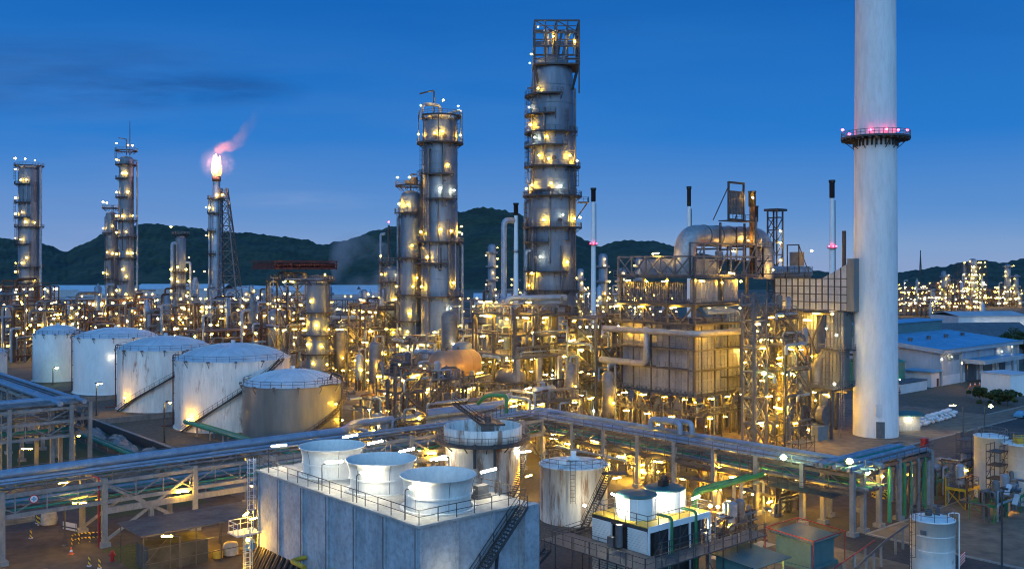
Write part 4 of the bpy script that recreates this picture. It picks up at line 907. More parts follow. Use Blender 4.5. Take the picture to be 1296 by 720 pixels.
for i in range(len(prof) - 1):
    for k in range(N): q.f.append((i * N + k, i * N + (k + 1) % N, (i + 1) * N + (k + 1) % N, (i + 1) * N + k))
q.sm = [True] * len(q.f); q.lathe([(.5, 75.5), (.9, 77.5), (.7, 79), (.35, 80.5), (.03, 82)], 12, (-1.2, 0, 0)); q.lathe([(.3, 77), (.6, 79), (.4, 80.5), (.03, 81.9)], 10, (1.5, 0, 0))
q.build('flame', 'flame', t)
# flare smoke: a drifting plume of thin smoke lit by the flame
m = bpy.data.materials.new('flare_smoke'); m.use_nodes = True; nt = m.node_tree; nt.nodes.remove(nt.nodes['Principled BSDF'])
pv = nd(nt, 'ShaderNodeVolumePrincipled'); pv.inputs['Color'].default_value = (.95, .66, .66, 1); pv.inputs['Anisotropy'].default_value = 0
tc = nd(nt, 'ShaderNodeTexCoord'); n = nd(nt, 'ShaderNodeTexNoise', Scale=.13, Detail=6.); nt.links.new(tc.outputs['Object'], n.inputs['Vector'])
mr = nd(nt, 'ShaderNodeMapRange'); mr.inputs['From Min'].default_value = .33; mr.inputs['From Max'].default_value = .72; mr.inputs['To Max'].default_value = .30
nt.links.new(n.outputs['Fac'], mr.inputs[0])
def vm(op, a, b=None, clamp=False, nt=nt):
    x = nt.nodes.new('ShaderNodeMath'); x.operation = op; x.use_clamp = clamp
    for k, v in enumerate((a, b)):
        if v is None: continue
        if hasattr(v, 'links'): nt.links.new(v, x.inputs[k])
        else: x.inputs[k].default_value = v
    return x.outputs[0]
sx3 = nd(nt, 'ShaderNodeSeparateXYZ'); nt.links.new(tc.outputs['Object'], sx3.inputs[0]); X, Y, Z = sx3.outputs
n4 = nd(nt, 'ShaderNodeTexNoise', Scale=.11, Detail=3.); nt.links.new(tc.outputs['Object'], n4.inputs['Vector'])
mid = vm('ADD', vm('ADD', 84.5, vm('MULTIPLY', vm('MULTIPLY', X, X), .048)), vm('MULTIPLY', vm('SUBTRACT', n4.outputs['Fac'], .5), 12.))      # the drift's centre line, wavering
dz = vm('DIVIDE', vm('SUBTRACT', Z, mid), vm('ADD', 2.3, vm('MULTIPLY', X, .2))); dy = vm('DIVIDE', Y, 4.)
fall = vm('SUBTRACT', 1., vm('ADD', vm('MULTIPLY', dz, dz), vm('MULTIPLY', dy, dy)), True)
thin = vm('SUBTRACT', 1.1, vm('DIVIDE', X, 21.), True)
start = vm('MULTIPLY', vm('ADD', X, 1.), .8, True)
nt.links.new(vm('MULTIPLY', vm('MULTIPLY', mr.outputs[0], start), vm('MULTIPLY', fall, vm('MULTIPLY', thin, thin))), pv.inputs['Density']); nt.links.new(pv.outputs[0], nt.nodes['Material Output'].inputs['Volume']); M['smoke'] = m
q = MB(); q.sweep([(-1.5, 0, 83), (2, 0, 84.7), (6, 0, 86.2), (10, 0, 89.3), (15, 0, 95.3), (20, 0, 103.7)], [1.5, 4.5, 5.5, 6.2, 6.6, 4.5], 16)
o = q.build('smoke_plume', 'smoke', None, (fx, fy, 0)); tag(o, 'thin rosy smoke curling away from the flare flame', 'smoke', None, 'stuff')
fl = bpy.data.objects.new('flame_glow', bpy.data.lights.new('flame_glow', 'POINT')); COL.objects.link(fl); fl.parent = t; fl.location = (.5, -3.0, 78); fl.data.energy = 26000; fl.data.color = (1, .42, .30); fl.data.shadow_soft_size = .3
# slender boiler stacks with black tips
for px, yt, yb, d, r0, lab in ((653, 257, 362, 480, 1.1, 'thin pale stack with black tip left of the tallest column'), (751, 238, 372, 430, 1.0, 'thin pale stack with black tip and a red light band right of the tallest column'),
        (872, 236, 300, 300, .6, 'thin pale stack with black tip above the heater ducting'), (1053, 228, 345, 330, .85, 'thin pale stack with dark domed tip and red ring beside the great chimney')):
    t = thing('thin_stack', lab, 'stack', (W(px, d), d)); zt = Zp(yt, d); q = MB(); q.lathe([(r0 * 1.2, 0), (r0, zt * .6), (r0 * .8, zt - 6)], 16); q.build('shaft', 'clean', t)
    q = MB(); q.lathe([(r0 * .82, zt - 6.2), (r0 * 1.05, zt - 6), (r0 * 1.05, zt - 1), (r0 * 1.3, zt - .8), (r0 * 1.3, zt), (r0 * .9, zt)], 16); q.build('tip', 'black', t)
    q = MB(); q.band(r0 * .9, r0 * 1.9, zt * .62, zt * .62 + .25, n=16); q.rail([(r0 * 1.85 * math.cos(k), r0 * 1.85 * math.sin(k), zt * .62) for k in (0, 1, 2, 3, 4, 5)], 1.1, 5, .1, True); q.build('platform', 'red' if px in (751, 1053) else 'dark', t)
    if px in (751, 1053):
        for a in (-150, -90, -30): lamp(t, (r0 * 1.6 * math.cos(D(a)), r0 * 1.6 * math.sin(D(a)), zt * .62 + .8), 'red')
    q = MB(); q.sweep([(r0 * 1.3, -.3, 0), (r0 * 1.1, -.3, zt - 7)], .15, 6); q.build('pipe', 'steel', t)
# ================================================================== fired heater block
HO = (34., 180.); hx, hy = 16., 18.
t = thing('fired_heater', 'huge boxy grey panelled heater on legs, with stacked lit floors and truss levels above it', 'heater', HO, ANG)
g = random.Random(5)
b = MB(); b.box((hx / 2, hy / 2, 14.6), (hx, hy, 12.8)); b.build('casing', 'panel', t)
b = MB()
for i in range(13): b.box((-.06, hy * i / 12, 14.6), (.12, .12 if i % 4 else .45, 12.8))
for i in range(13): b.box((hx * i / 12, -.06, 14.6), (.12 if i % 4 else .45, .12, 12.8))
for z in (8.3, 10.6, 12.9, 15.2, 17.5, 19.6, 21.): b.box((-.12, hy / 2, z), (.24, hy, .2)); b.box((hx / 2, -.12, z), (hx + .4, .24, .2))
b.build('stiffener', 'panel', t)
for z, e in ((8.0, 2.2), (4.6, 3.0), (21.45, 2.0)):
    b = MB(); b.box((hx / 2 - .3, hy / 2 - .3, z), (hx + 2 * e - .6, hy + 2 * e - .6, .16)); p = b.build('floor', 'grate', t)
    q = MB(); q.rail([(hx + e, -e, z), (-e, -e, z), (-e, hy + e, z)], 1.15, 1.7, .08); q.build('railing', 'grey', p)
for z, s0, s1, ax in ((12.9, 1, 7, 0), (12.9, 9, 17, 0), (16.6, 0, 17, 0), (12.6, 1, 6, 1), (16.6, 6, 15, 1), (10.9, 8, 15, 1)):
    b = MB(); q = MB()
    if ax == 0: b.box((-.9, (s0 + s1) / 2, z), (1.6, s1 - s0, .12)); q.rail([(-1.7, s0, z), (-1.7, s1, z)], 1.1, 1.5, .07)
    else: b.box(((s0 + s1) / 2, -.9, z), (s1 - s0, 1.6, .12)); q.rail([(s0, -1.7, z), (s1, -1.7, z)], 1.1, 1.5, .07)
    p = b.build('platform', 'dark', t); q.build('railing', 'grey', p)
b = MB()
for i in range(5):
    for j in range(5):
        if i in (0, 4) or j in (0, 4): b.bar((hx * i / 4, hy * j / 4, 0), (hx * i / 4, hy * j / 4, 8.2), .45)
for i in range(4): b.bar((-2.4, hy * i / 3, 0), (-2.4, hy * i / 3, 8), .3); b.bar((hx * i / 3, -2.4, 0), (hx * i / 3, -2.4, 8), .3)
for i in range(5):
    b.bar((-1.75, hy * i / 4, 8), (-1.75, hy * i / 4, 21.4), .22); b.bar((hx * i / 4, -1.75, 8), (hx * i / 4, -1.75, 21.4), .22)
for z in (12.8, 16.5, 21.2): b.bar((-1.75, -1.75, z), (-1.75, hy + 1, z), .2, .3); b.bar((-1.75, -1.75, z), (hx + 1, -1.75, z), .2, .3)
b.bar((-.4, -.4, 0), (-.4, -.4, 34.), .5); b.bar((-.4, hy, 8), (-.4, hy, 30), .5); b.bar((hx, -.4, 8), (hx, -.4, 30), .5); b.bar((-.4, 6, 20), (-.4, 6, 30), .4); b.bar((-.4, 12, 20), (-.4, 12, 30), .4); b.bar((8, -.4, 20), (8, -.4, 30), .4)
for s0 in (0, 6, 12):
    b.bar((-.4, s0, 24.6), (-.4, s0 + 3, 21.2), .26); b.bar((-.4, s0 + 6, 24.6), (-.4, s0 + 3, 21.2), .26)
for s0 in (0, 8): b.bar((s0, -.4, 24.6), (s0 + 4, -.4, 21.2), .26); b.bar((s0 + 8, -.4, 24.6), (s0 + 4, -.4, 21.2), .26)
for z in (21.3, 24.7, 25.2, 30.2): b.bar((-.4, -.4, z), (-.4, hy + 1, z), .4); b.bar((-.4, -.4, z), (hx + 1, -.4, z), .4)
b.build('frame', 'steel', t)
for z, x0, x1, y0, y1 in ((25.0, -2.0, hx + 2, -2, hy + 2.5), (30.0, -1.5, hx + 2, -1.5, hy + 1.0)):
    b = MB(); b.box(((x0 + x1) / 2, (y0 + y1) / 2, z), (x1 - x0, y1 - y0, .18)); p = b.build('floor', 'grate', t)
    q = MB(); q.rail([(x1, y0, z), (x0, y0, z), (x0, y1, z)], 1.15, 1.7, .08); q.build('railing', 'grey', p)
# burner bank on the upper floor (dense row of vertical tubes), panel boxes at its side
for i in range(26):
    y = 3.5 + i * .56; q = MB(); q.path([(.2, y, 25.2), (.2, y, 29.0), (1.6, y, 29.0), (1.6, y, 25.4)], .15, 6, .4)
    if i % 3 == 0: q.cyl((-.5, y, 26.2), .28, 0, .7, 8); q.cyl((-.5, y, 27.7), .24, 0, .5, 8)
    q.build('burner_pipe', 'alu2' if i % 4 else 'steel', t)
for x0, m in ((2.0, 'panel'), (8.4, 'panel')):
    b = MB(); b.box((x0 + 2.4, 1.2, 27.4), (5.0, 2.6, 4.4))
    for k in range(6): b.box((x0 + k * .98, -.13, 27.4), (.14, .1, 4.4))
    for k in range(3): b.box((x0 + 2.4, -.14, 25.8 + k * 1.7), (5.1, .12, .14))
    b.build('panel_box', m, t)
b = MB(); b.box((9., 11., 31.9), (12, 10, 3.4)); b.build('convection_box', 'panel', t)
b = MB()                                            # truss on top
for s0, s1 in ((0.2, 18.2),):
    for z in (30.4, 34.0): b.bar((-1., s0, z), (-1., s1, z), .34)
    n = 5
    for i in range(n + 1): b.bar((-1., s0 + (s1 - s0) * i / n, 30.4), (-1., s0 + (s1 - s0) * i / n, 34), .3)
    for i in range(n): b.bar((-1., s0 + (s1 - s0) * i / n, 30.4), (-1., s0 + (s1 - s0) * (i + 1) / n, 34), .22); b.bar((-1., s0 + (s1 - s0) * i / n, 34), (-1., s0 + (s1 - s0) * (i + 1) / n, 30.4), .22)
for z in (30.4, 34.0, 36.5): b.bar((-1., .2, z), (20, .2, z), .3)
for i in range(6): b.bar((-1. + i * 4.2, .2, 30), (-1. + i * 4.2, .2, 36.5 if i < 5 else 42), .3); b.bar((-1. + i * 4.2, .2, 30.4), (3.2 + i * 4.2, .2, 34 if i % 2 else 36.5), .2)
b.build('roof_truss', 'grey', t)
# big pipes wrapped over the casing
q = MB(); q.path([(-2.6, 20.5, 19.7), (-2.6, -2.6, 19.7), (12, -2.6, 19.7)], .6, 12); q.build('pipe', 'duct', t)
q = MB(); q.path([(-2.6, 9.4, 20.6), (-2.6, 9.4, 13.4), (-2.6, 21.5, 13.4)], .62, 12, 1.4); q.build('pipe', 'duct', t)
q = MB(); q.path([(-2.0, 34, 9.6), (-2., 19, 9.6)], .5, 12); q.build('pipe', 'alu2', t)
for k in range(4):
    q = MB(); q.path([(1.5 + k * .2, -1 - .1 * k, 24.4 - k * .35), (9.2 + k * .95, -1 - .1 * k, 24.4 - k * .35), (9.2 + k * .95, -1 - .1 * k, 20.4)], .32, 8, .9); q.build('pipe', 'alu', t)
for i in range(70):                                # burner piping hung under the box and round the lower floors
    q = MB(); r = g.uniform(.08, .2); k = g.random(); z1 = g.uniform(5.6, 7.6); z0 = g.choice((.4, 1.2, 4.9, 5.2))
    if i % 2: y = g.uniform(-1.5, hy + 2); x = g.uniform(-2.7, -.6); P = [(x, y, z0), (x, y, z1), (x, y + g.uniform(.8, 3), z1), (x, y + g.uniform(1, 3), z0 + 1)] if k < .6 else [(x, y, .3), (x, y, z1), (x + 2, y, z1)]
    else: x = g.uniform(-1.5, hx + 1); y = g.uniform(-2.7, -.6); P = [(x, y, z0), (x, y, z1), (x + g.uniform(.8, 3), y, z1), (x + g.uniform(1, 3), y, z0 + 1)] if k < .6 else [(x, y, .3), (x, y, z1), (x, y + 2, z1)]
    if len(P) == 4: P[3] = (P[2][0], P[2][1], P[3][2])
    q.path(P, r, 6); q.build('pipe', g.choice(PM), t)
for i in range(4):                                 # hangers: grey gusset plates
    q = MB(); x, y = (-1.7, 2.5 + i * 4.6) if i < 3 else (9, -1.7)
    q.add([(x - .1, y - 1.2, 5.2), (x - .1, y + 1.2, 5.2), (x - .1, y, 7.8), (x + .1, y - 1.2, 5.2), (x + .1, y + 1.2, 5.2), (x + .1, y, 7.8)], [(0, 1, 2), (5, 4, 3), (0, 3, 4, 1), (1, 4, 5, 2), (2, 5, 3, 0)]); q.build('gusset', 'grey', t)
for i in range(17):
    y = -1 + i * 1.2; q = MB(); q.cyl((-.9, y, 7.95 + .1), .22, .0, .7, 8); q.build('burner', 'alu2', t)
for x, y, z, k in ((-1.6, 1, 7.3, 'tube'), (-1.6, 6, 7.3, 'tube'), (-1.8, 11, 7.3, 'tube'), (-1.6, 16, 7.2, 'pink'), (3, -1.6, 7.3, 'tube'), (8, -1.6, 7.3, 'tube'), (13, -1.6, 7.3, 'pink'), (-2.2, 3.5, 3.9, 'tube'), (-2.2, 9.5, 3.8, 'pink'), (-2.2, 15, 3.8, 'tube'), (2, -2.2, 3.8, 'pink'), (6.5, -2.2, 3.7, 'tube'), (11.5, -2.2, 3.7, 'pink'), (-1.2, -1.2, 7, 'bulb'), (1, -2, 2.4, 'bulb'), (-2, 7, 2, 'bulb'),
        (-1.2, 12.5, 19.2, 'bulb'), (-1.2, 16.2, 19.2, 'bulb'), (2.0, -1.3, 19.3, 'bulb'), (14, -1.2, 15.6, 'pink'),
        (-1.2, 4, 24.3, 'tube'), (-1.2, 12, 24.3, 'tube'), (.4, 15, 23.9, 'bulb'), (3, -1.2, 24.3, 'pink'), (8, -1.2, 24.2, 'bulb'), (13, -1.2, 24, 'pink'), (-1.2, 18.5, 24.2, 'pink'),
        (-1, 6.2, 29.3, 'tube'), (-1, 15.6, 29.3, 'tube'), (-1, 10.8, 29.2, 'bulb'), (.8, -1.2, 29.4, 'pink'), (9.4, -1.6, 30.8, 'pink'), (-1.6, 8, 34.6, 'pink'), (13.5, -.8, 29.2, 'bulb'), (7.5, -.8, 29.0, 'bulb')):
    lamp(t, (x, y, z), k, PI / 2 if x < -.9 else 0, .1)
# inverted-U flue duct over the heater
t = thing('flue_duct', 'fat bent metal flue duct arching over the roof of the panelled heater', 'duct', HO, ANG)
q = MB(); q.path([(4.2, 6, 30.2), (5, 6, 38.2), (31, 6, 38.2), (31, 6, 29.5)], 2.1, 28, 5., 8); q.build('duct', 'duct', t)
for px_ in (10.5, 14.5, 18.5, 22.5, 26): 
    q = MB(); q.sweep([(px_ - .12, 6, 38.2), (px_ + .12, 6, 38.2)], 2.22, 28); q.build('collar', 'alu2', t)
q = MB(); q.path([(31, 6, 31.2), (36, 6, 30.8), (45, 4, 30.8)], 1.35, 20, 3); q.build('branch_duct', 'duct', t)
b = MB()
for x in (12, 20):
    for y in (3, 9): b.bar((x, y, 30), (x, y, 40.8 if y == 3 else 36), .35)
    b.bar((x, 3, 35.6), (x, 9, 35.6), .35)
b.build('support', 'steel', t)
b = MB(); b.box((17.4, 2.6, 41.2), (8.6, 3.4, .2)); b.rail([(13.2, .9, 41.3), (21.6, .9, 41.3)], 1.1, 1.5, .08); b.build('platform', 'dark', t)
b = MB()
for x in (13.5, 16.5, 19.5, 22.5, 25.5): b.bar((x, 2.4, 30), (x, 2.4, 40 if x in (16.5, 19.5, 22.5) else 36), .24)
for z in (33.2, 36.0): b.bar((13.5, 2.4, z), (25.5, 2.4, z), .24)
for x in (13.5, 22.5): b.bar((x, 2.4, 30), (x + 3, 2.4, 33.2), .16); b.bar((x + 3, 2.4, 30), (x, 2.4, 33.2), .16)
b.build('access_frame', 'dark', t)
for z, x0, x1 in ((33.2, 8, 26), (36.0, 15, 26), (30.6, 24, 36)):
    b = MB(); b.box(((x0 + x1) / 2, 1.6, z), (x1 - x0, 2.2, .14)); p = b.build('platform', 'dark', t); b = MB(); b.rail([(x0, .5, z), (x1, .5, z)], 1.1, 1.4, .08); b.build('railing', 'grey', p)
for x, z in ((10, 33.3), (24.2, 36.1)):
    b = MB(); b.box((x, 1.8, z + .9), (1.3, 1., 1.8)); b.build('control_cabinet', 'panel', t)
lamp(t, (16, 3.0, 35.2), 'pink'); lamp(t, (21, 2.8, 37.4), 'pink', .6); lamp(t, (20.6, 1.4, 46.), 'bulb'); lamp(t, (29.5, 2.6, 31.4), 'pink', .4); lamp(t, (12, 2.8, 34.), 'red')
t = thing('damper_frame', 'upright panel held in a braced steel frame on top of the flue duct', 'equipment frame', HO, ANG)
b = MB()
for k in range(5): b.bar((14.6 + k * .95, 2.4, 42.4), (14.6 + k * .95, 2.4, 47.2), .14)
for k in range(4): b.bar((14.5, 2.4, 42.6 + k * 1.5), (18.5, 2.4, 42.6 + k * 1.5), .14)
b.box((16.5, 2.7, 44.9), (4.0, .4, 4.6)); b.build('panel', 'grey', t)
b = MB()
for x in (14.0, 19.0): b.bar((x, 2.5, 41.3), (x, 2.5, 49), .34); b.bar((x, 2.5, 48), (x - 2.2 if x < 15 else x, 4.6, 41.3), .2)
b.bar((14, 2.5, 48.8), (19, 2.5, 48.8), .4); b.bar((14, 2.5, 41.5), (19, 2.5, 41.5), .3); b.build('frame', 'dark', t)
for x, y, z1, lab in ((22.6, 3, 47.5, 'short dark-tipped vent stack, the taller of two beside the framed panel'), (24.9, 4, 44.6, 'short dark-tipped vent stack, the lower of two beside the framed panel')):
    t = thing('vent_stack', lab, 'stack', HO, ANG); q = MB(); q.lathe([(.55, 30), (.55, z1 - 3.2)], 12, (x, y, 0)); q.build('shaft', 'rustm' if x < 23 else 'alu', t)
    q = MB(); q.lathe([(.6, z1 - 3.2), (.75, z1 - 3), (.75, z1 - .3), (.9, z1), (.5, z1)], 12, (x, y, 0)); q.build('tip', 'black', t)
# open lattice stair tower at the right front of the heater
lx, ly = W(955, 171), 171.
t = thing('lattice_tower', 'freestanding narrow X-braced steel tower before the panelled heater', 'steel tower', (lx, ly), ANG)
b = MB(); s = 1.9; z = 0
for x in (-s, s):
    for y in (-1.2, 1.2): b.bar((x, y, 0), (x, y, 27.5), .42)
for k in range(6):
    z0, z1 = k * 4.5, (k + 1) * 4.5
    for y in (-1.2, 1.2): b.bar((-s, y, z0), (s, y, z1), .2); b.bar((s, y, z0), (-s, y, z1), .2); b.bar((-s, y, z1), (s, y, z1), .26)
    for x in (-s, s): b.bar((x, -1.2, z1), (x, 1.2, z1), .26); b.bar((x, -1.2, z0), (x, 1.2, z1), .16)
b.box((1.2, 0, 25.3), (8.5, 2.2, .4)); b.build('frame', 'grey', t)
for p, k in (((-1, -1.4, 22), 'pink'), ((.4, -1.4, 17.6), 'tube'), ((.8, -1.4, 13.2), 'flood'), ((-.2, -1.5, 4.6), 'pink'), ((2.4, -1.4, 9), 'pink')): lamp(t, p, k)
# dark ladder tower behind the duct
t = thing('ladder_tower', 'dark open ladder tower with a flat cap beyond the end of the flue duct', 'steel tower', (W(981, 250), 250), ANG)
b = MB(); s = 1.35; zt = Zp(266, 250)
for x in (-s, s):
    for y in (-s, s): b.bar((x, y, 0), (x, y, zt), .34)
k = 0
while k * 3.2 < zt - 3:
    for y in (-s, s): b.bar((-s, y, k * 3.2), (s, y, (k + 1) * 3.2), .18); b.bar((-s, y, (k + 1) * 3.2), (s, y, (k + 1) * 3.2), .3)
    b.bar((-s, -s, k * 3.2), (-s, s, (k + 1) * 3.2), .18); b.box((0, 0, (k + 1) * 3.2), (2.6, 2.6, .15)); k += 1
b.build('frame', 'dark', t); b = MB(); b.box((.2, 0, zt), (4.6, 4, .6)); b.build('cap', 'dark', t)
for z in (zt - 5.5, zt - 8.5, zt - 13): lamp(t, (0, -1.6, z), 'bulb')
# panelled flue box leading to the chimney, with its support structure, fan and plinth
ho = grid(168.0, 112.2); 
t = thing('flue_box', 'long box of square metal panels on high legs, its raised end meeting the chimney', 'duct', ho, ANG - PI / 2)   # local x runs towards the chimney, y along v
LX = 16.9; b = MB(); tp = [(0, 29.8), (10.5, 29.8), (13, 31.0), (LX - 1, 32.6), (LX - 1, 32.6)]
pr = [(0, 23.6)] + tp[:4] + [(LX - 1, 23.6)]
n = len(pr); b.add([(x, 0, z) for x, z in pr] + [(x, 5.2, z) for x, z in pr], [tuple(range(n)), tuple(range(2 * n - 1, n - 1, -1))] + [(i, i + n, (i + 1) % n + n, (i + 1) % n) for i in range(n)])
b.build('casing', 'silver', t)
b = MB()
for i in range(13):
    x = (LX - 1) * i / 12; zt_ = 29.8 if x < 10.5 else 29.8 + (x - 10.5) * .51
    b.box((x, -.08, (23.6 + zt_) / 2), (.16, .16, zt_ - 23.6))
for k in range(5): b.box(((LX - 1) / 2, -.1, 23.7 + k * 1.52), (LX - 1, .2, .16))
b.build('stiffener', 'dark', t)
b = MB(); b.box((LX - .2, 1.5, 28.6), (1.5, 3.4, 10)); 
for k in range(5): b.box((LX - .2, -.25, 24.4 + k * 2), (1.6, .12, .16))
b.build('inlet_box', 'bare', t)
b = MB(); b.box((4.2, 1.8, 30.9), (5, 3, .2)); b.rail([(1.8, .4, 31), (6.6, .4, 31), (6.6, 3, 31)], 1.1, 1.2, .08)
for x in (2, 6.4): b.bar((x, .5, 29.8), (x, .5, 31), .2)
b.build('platform', 'dark', t)
b = MB(); b.box((4., 1.6, 33.6), (2.2, 1.8, 2.8)); b.build('instrument_box', 'grey', t)
b = MB(); b.bar((2.6, .4, 31), (2.6, .4, 36.5), .2); b.bar((5.2, .4, 31), (5.2, .4, 36.5), .2); b.bar((2.6, .4, 36.4), (5.2, .4, 36.4), .2); b.bar((5.2, .4, 36.4), (7.4, .4, 31), .14); b.build('frame', 'dark', t)
lamp(t, (8.2, .2, 35.2), 'bulb'); lamp(t, (2, -.6, 23), 'tube'); lamp(t, (9.5, -.4, 23), 'tube'); lamp(t, (13, -.4, 23), 'bulb')
q = MB(); q.sweep([(13.5, 3, 31), (13.5, 3, 39)], .4, 8); q.build('vent', 'dark', t)
t = thing('flue_support', 'tall steel frame with panelled ducts, landings and yellow lamps under the square-panelled box', 'support structure', ho, ANG - PI / 2)
b = MB()
for x in (0.5, 5.6, 10.6, 15.8):
    for y in (-5.5 if x in (10.6, 15.8) else .3, 5.0): b.bar((x, y, 0), (x, y, 23.4 if y > 0 else 9.2), .42)
for x0, x1 in ((.5, 5.6), (5.6, 10.6)):
    b.bar((x0, .3, 12), (x1, .3, 22.8), .24); b.bar((x1, .3, 12), (x0, .3, 22.8), .24); b.bar((x0, .3, .5), (x1, .3, 7), .24)
for z in (8.2, 15.0, 22.9): b.bar((.5, .3, z), (15.8, .3, z), .36); b.bar((.5, 5, z), (15.8, 5, z), .36)
for z in (9.0,): b.bar((10.6, -5.5, z), (15.8, -5.5, z), .36); b.bar((10.6, -5.5, z), (10.6, .3, z), .36); b.bar((15.8, -5.5, z), (15.8, .3, z), .36)
for a_, c_ in (((10.6, -5.5, 9), (13.2, -5.5, 6.6)), ((15.8, -5.5, 9), (13.2, -5.5, 6.6)), ((10.6, -5.5, 9), (10.6, -2.5, 6.5))): b.bar(a_, c_, .2)
b.build('frame', 'steel', t)
for z, x0, x1, y0, y1 in ((8.6, -1, 10.4, -3, 4.8), (9.3, 10.5, 16.5, -6, 4.8), (16.2, 10.4, 16.8, -2, 3)):
    b = MB(); b.box(((x0 + x1) / 2, (y0 + y1) / 2, z), (x1 - x0, y1 - y0, .16)); p = b.build('floor', 'grate', t); q = MB(); q.rail([(x0, y0, z), (x1, y0, z), (x1, y1, z)], 1.1, 1.6, .08); q.build('railing', 'grey', p)
def ribbed(name, x0, x1, y0, y1, z0, z1, m, nx=5, nz=5):
    b = MB(); b.box(((x0 + x1) / 2, (y0 + y1) / 2, (z0 + z1) / 2), (x1 - x0, y1 - y0, z1 - z0)); o = b.build(name, m, t)
    b = MB()
    for i in range(nx + 1): b.box((x0 + (x1 - x0) * i / nx, y0 - .07, (z0 + z1) / 2), (.14, .14, z1 - z0 + .1))
    for i in range(nz + 1): b.box(((x0 + x1) / 2, y0 - .09, z0 + (z1 - z0) * i / nz), (x1 - x0 + .2, .18, .14))
    b.build('stiffener', 'grey', o)
ribbed('duct_panel', 3.2, 8.5, 1.6, 4.6, 10, 22.8, 'panel', 7, 8); ribbed('duct_panel', 11, 13.2, 1.0, 4.6, 15, 22.8, 'panel', 3, 5)
ribbed('duct_panel', 12.2, 15.8, -2.6, 1.0, 9.4, 16, 'bare', 5, 5); ribbed('duct_panel', 13.6, 15.6, -.8, 2.2, 16.4, 23.4, 'bare', 3, 6); ribbed('duct_panel', .2, 7.5, 2.2, 4.6, 3.0, 7.6, 'panel', 8, 2)
q = MB(); q.path([(10.6, -1.6, 9.4), (10.6, -1.6, 12.8), (12.6, -1.6, 15.5)], 1.3, 4, 2.5); q.build('angled_duct', 'panel', t)
q = MB(); q.path([(4.2, .4, 17), (7.6, .4, 12.4), (9., .4, 10)], 1.1, 16, 2); q.build('angled_duct', 'alu2', t)
q = MB(); q.cyl((7.0, -2.2, 8.7), 2.0, 0, 3.4, 24); q.cyl((7.0, -2.2, 12.1), 1.2, 0, .3, 20); q.build('round_vessel', 'bare', t)
q = MB(); q.cyl((4.2, -1, 8.7), 1.2, .4, 6.4, 18); q.lathe([(1.2, 6.4), (.9, 6.9), (.02, 7.1)], 18, (4.2, -1, 8.7)); q.build('round_vessel', 'grey', t)
for p, k in (((1.5, -.2, 22.2), 'tube'), ((7.5, -.2, 21.6), 'pink'), ((1, -.3, 14.4), 'bulb'), ((5, .2, 15), 'tube'), ((8.6, -.4, 14.6), 'bulb'), ((12.2, -1.2, 20.2), 'bulb'), ((15.4, -3, 19.2), 'bulb'), ((3, -3, 8.1), 'tube'), ((7.6, -3, 8.0), 'tube'), ((12.0, -5.7, 8.4), 'pink'), ((14.9, -5.7, 8.2), 'tube'), ((14.5, -4, 7.6), 'tube'), ((5, -1.4, 6.6), 'bulb'), ((11, -3, 6.5), 'bulb'), ((1, -3.2, 12), 'tube'), ((16.6, -5.8, 10.4), 'bulb'), ((2, -2.8, 16.3), 'pink')): lamp(t, p, k)
q = MB(); q.ladder(16.2, -3, 0, 17, PI / 2, .6, .07, True); q.build('ladder', 'grey', t)
t = thing('air_fan', 'round blower with twin motor drums on a square concrete plinth under the yellow-lit landing', 'blower', ho, ANG - PI / 2)
b = MB(); b.box((13.0, -7.4, 1.3), (4.6, 3.6, 2.6)); b.box((11.2, -7.2, 1.0), (1.2, 3.0, 2.)); b.build('plinth', 'post', t)
q = MB(); q.sweep([(13.6, -5.6, 4.4), (15.0, -5.6, 4.4)], 1.8, 24); q.path([(14.3, -5.6, 5.8), (14.3, -5.6, 8.2)], 1.0, 4); q.build('scroll_casing', 'alu2', t)
for x in (11.6, 12.9):
    q = MB(); q.sweep([(x, -8.2, 3.5), (x, -6.6, 3.5)], .62, 14); q.sweep([(x, -8.4, 3.5), (x, -8.2, 3.5)], .4, 10); q.build('motor', 'dark', t)
# ================================================================== pipe racks
rack('pipe_rack', 'long double-decked pipe rack on concrete posts with one fat bluish pipe along its top', (5.2, 118), (112, 118), 8., [5.4, 7.6], 10.5,
    [(1, .86, .62, 'alu', -6, 78, lambda Y, z, L: [(-6, Y, z), (68, Y, z), (73, Y + 5, z), (90, Y + 5, z - .2), (101, Y + 5, z - .2)]), (1, .45, .22, 'alu'), (1, .25, .16, 'alu2'), (1, .02, .18, 'alu'), (1, -.55, .14, 'alu2'), (0, .7, .2, 'alu2'), (0, .4, .17, 'teal'), (0, .15, .24, 'alu'), (0, -.15, .2, 'teal'), (0, -.45, .26, 'alu2'), (0, -.8, .14, 'teal')],
    lamps=[(9, -4.6, 5.2, 'tube'), (19.4, -4.4, 4.6, 'tube'), (30., 4.5, 6.2, 'tube'), (41, -4.4, 5, 'tube'), (52, 4.4, 5, 'bulb'), (60, -4.6, 6.6, 'pink'), (70, -4.3, 4.8, 'tube'), (78, -4.5, 4.9, 'tube'), (88, -4.4, 5, 'tube'), (95, 3, 4.8, 'tube'), (103, -4, 4.8, 'pink'), (64, 3, 4.6, 'tube'), (84, 4, 4.5, 'tube')], xbrace=(3, 7), bmat='post', xw=.3)
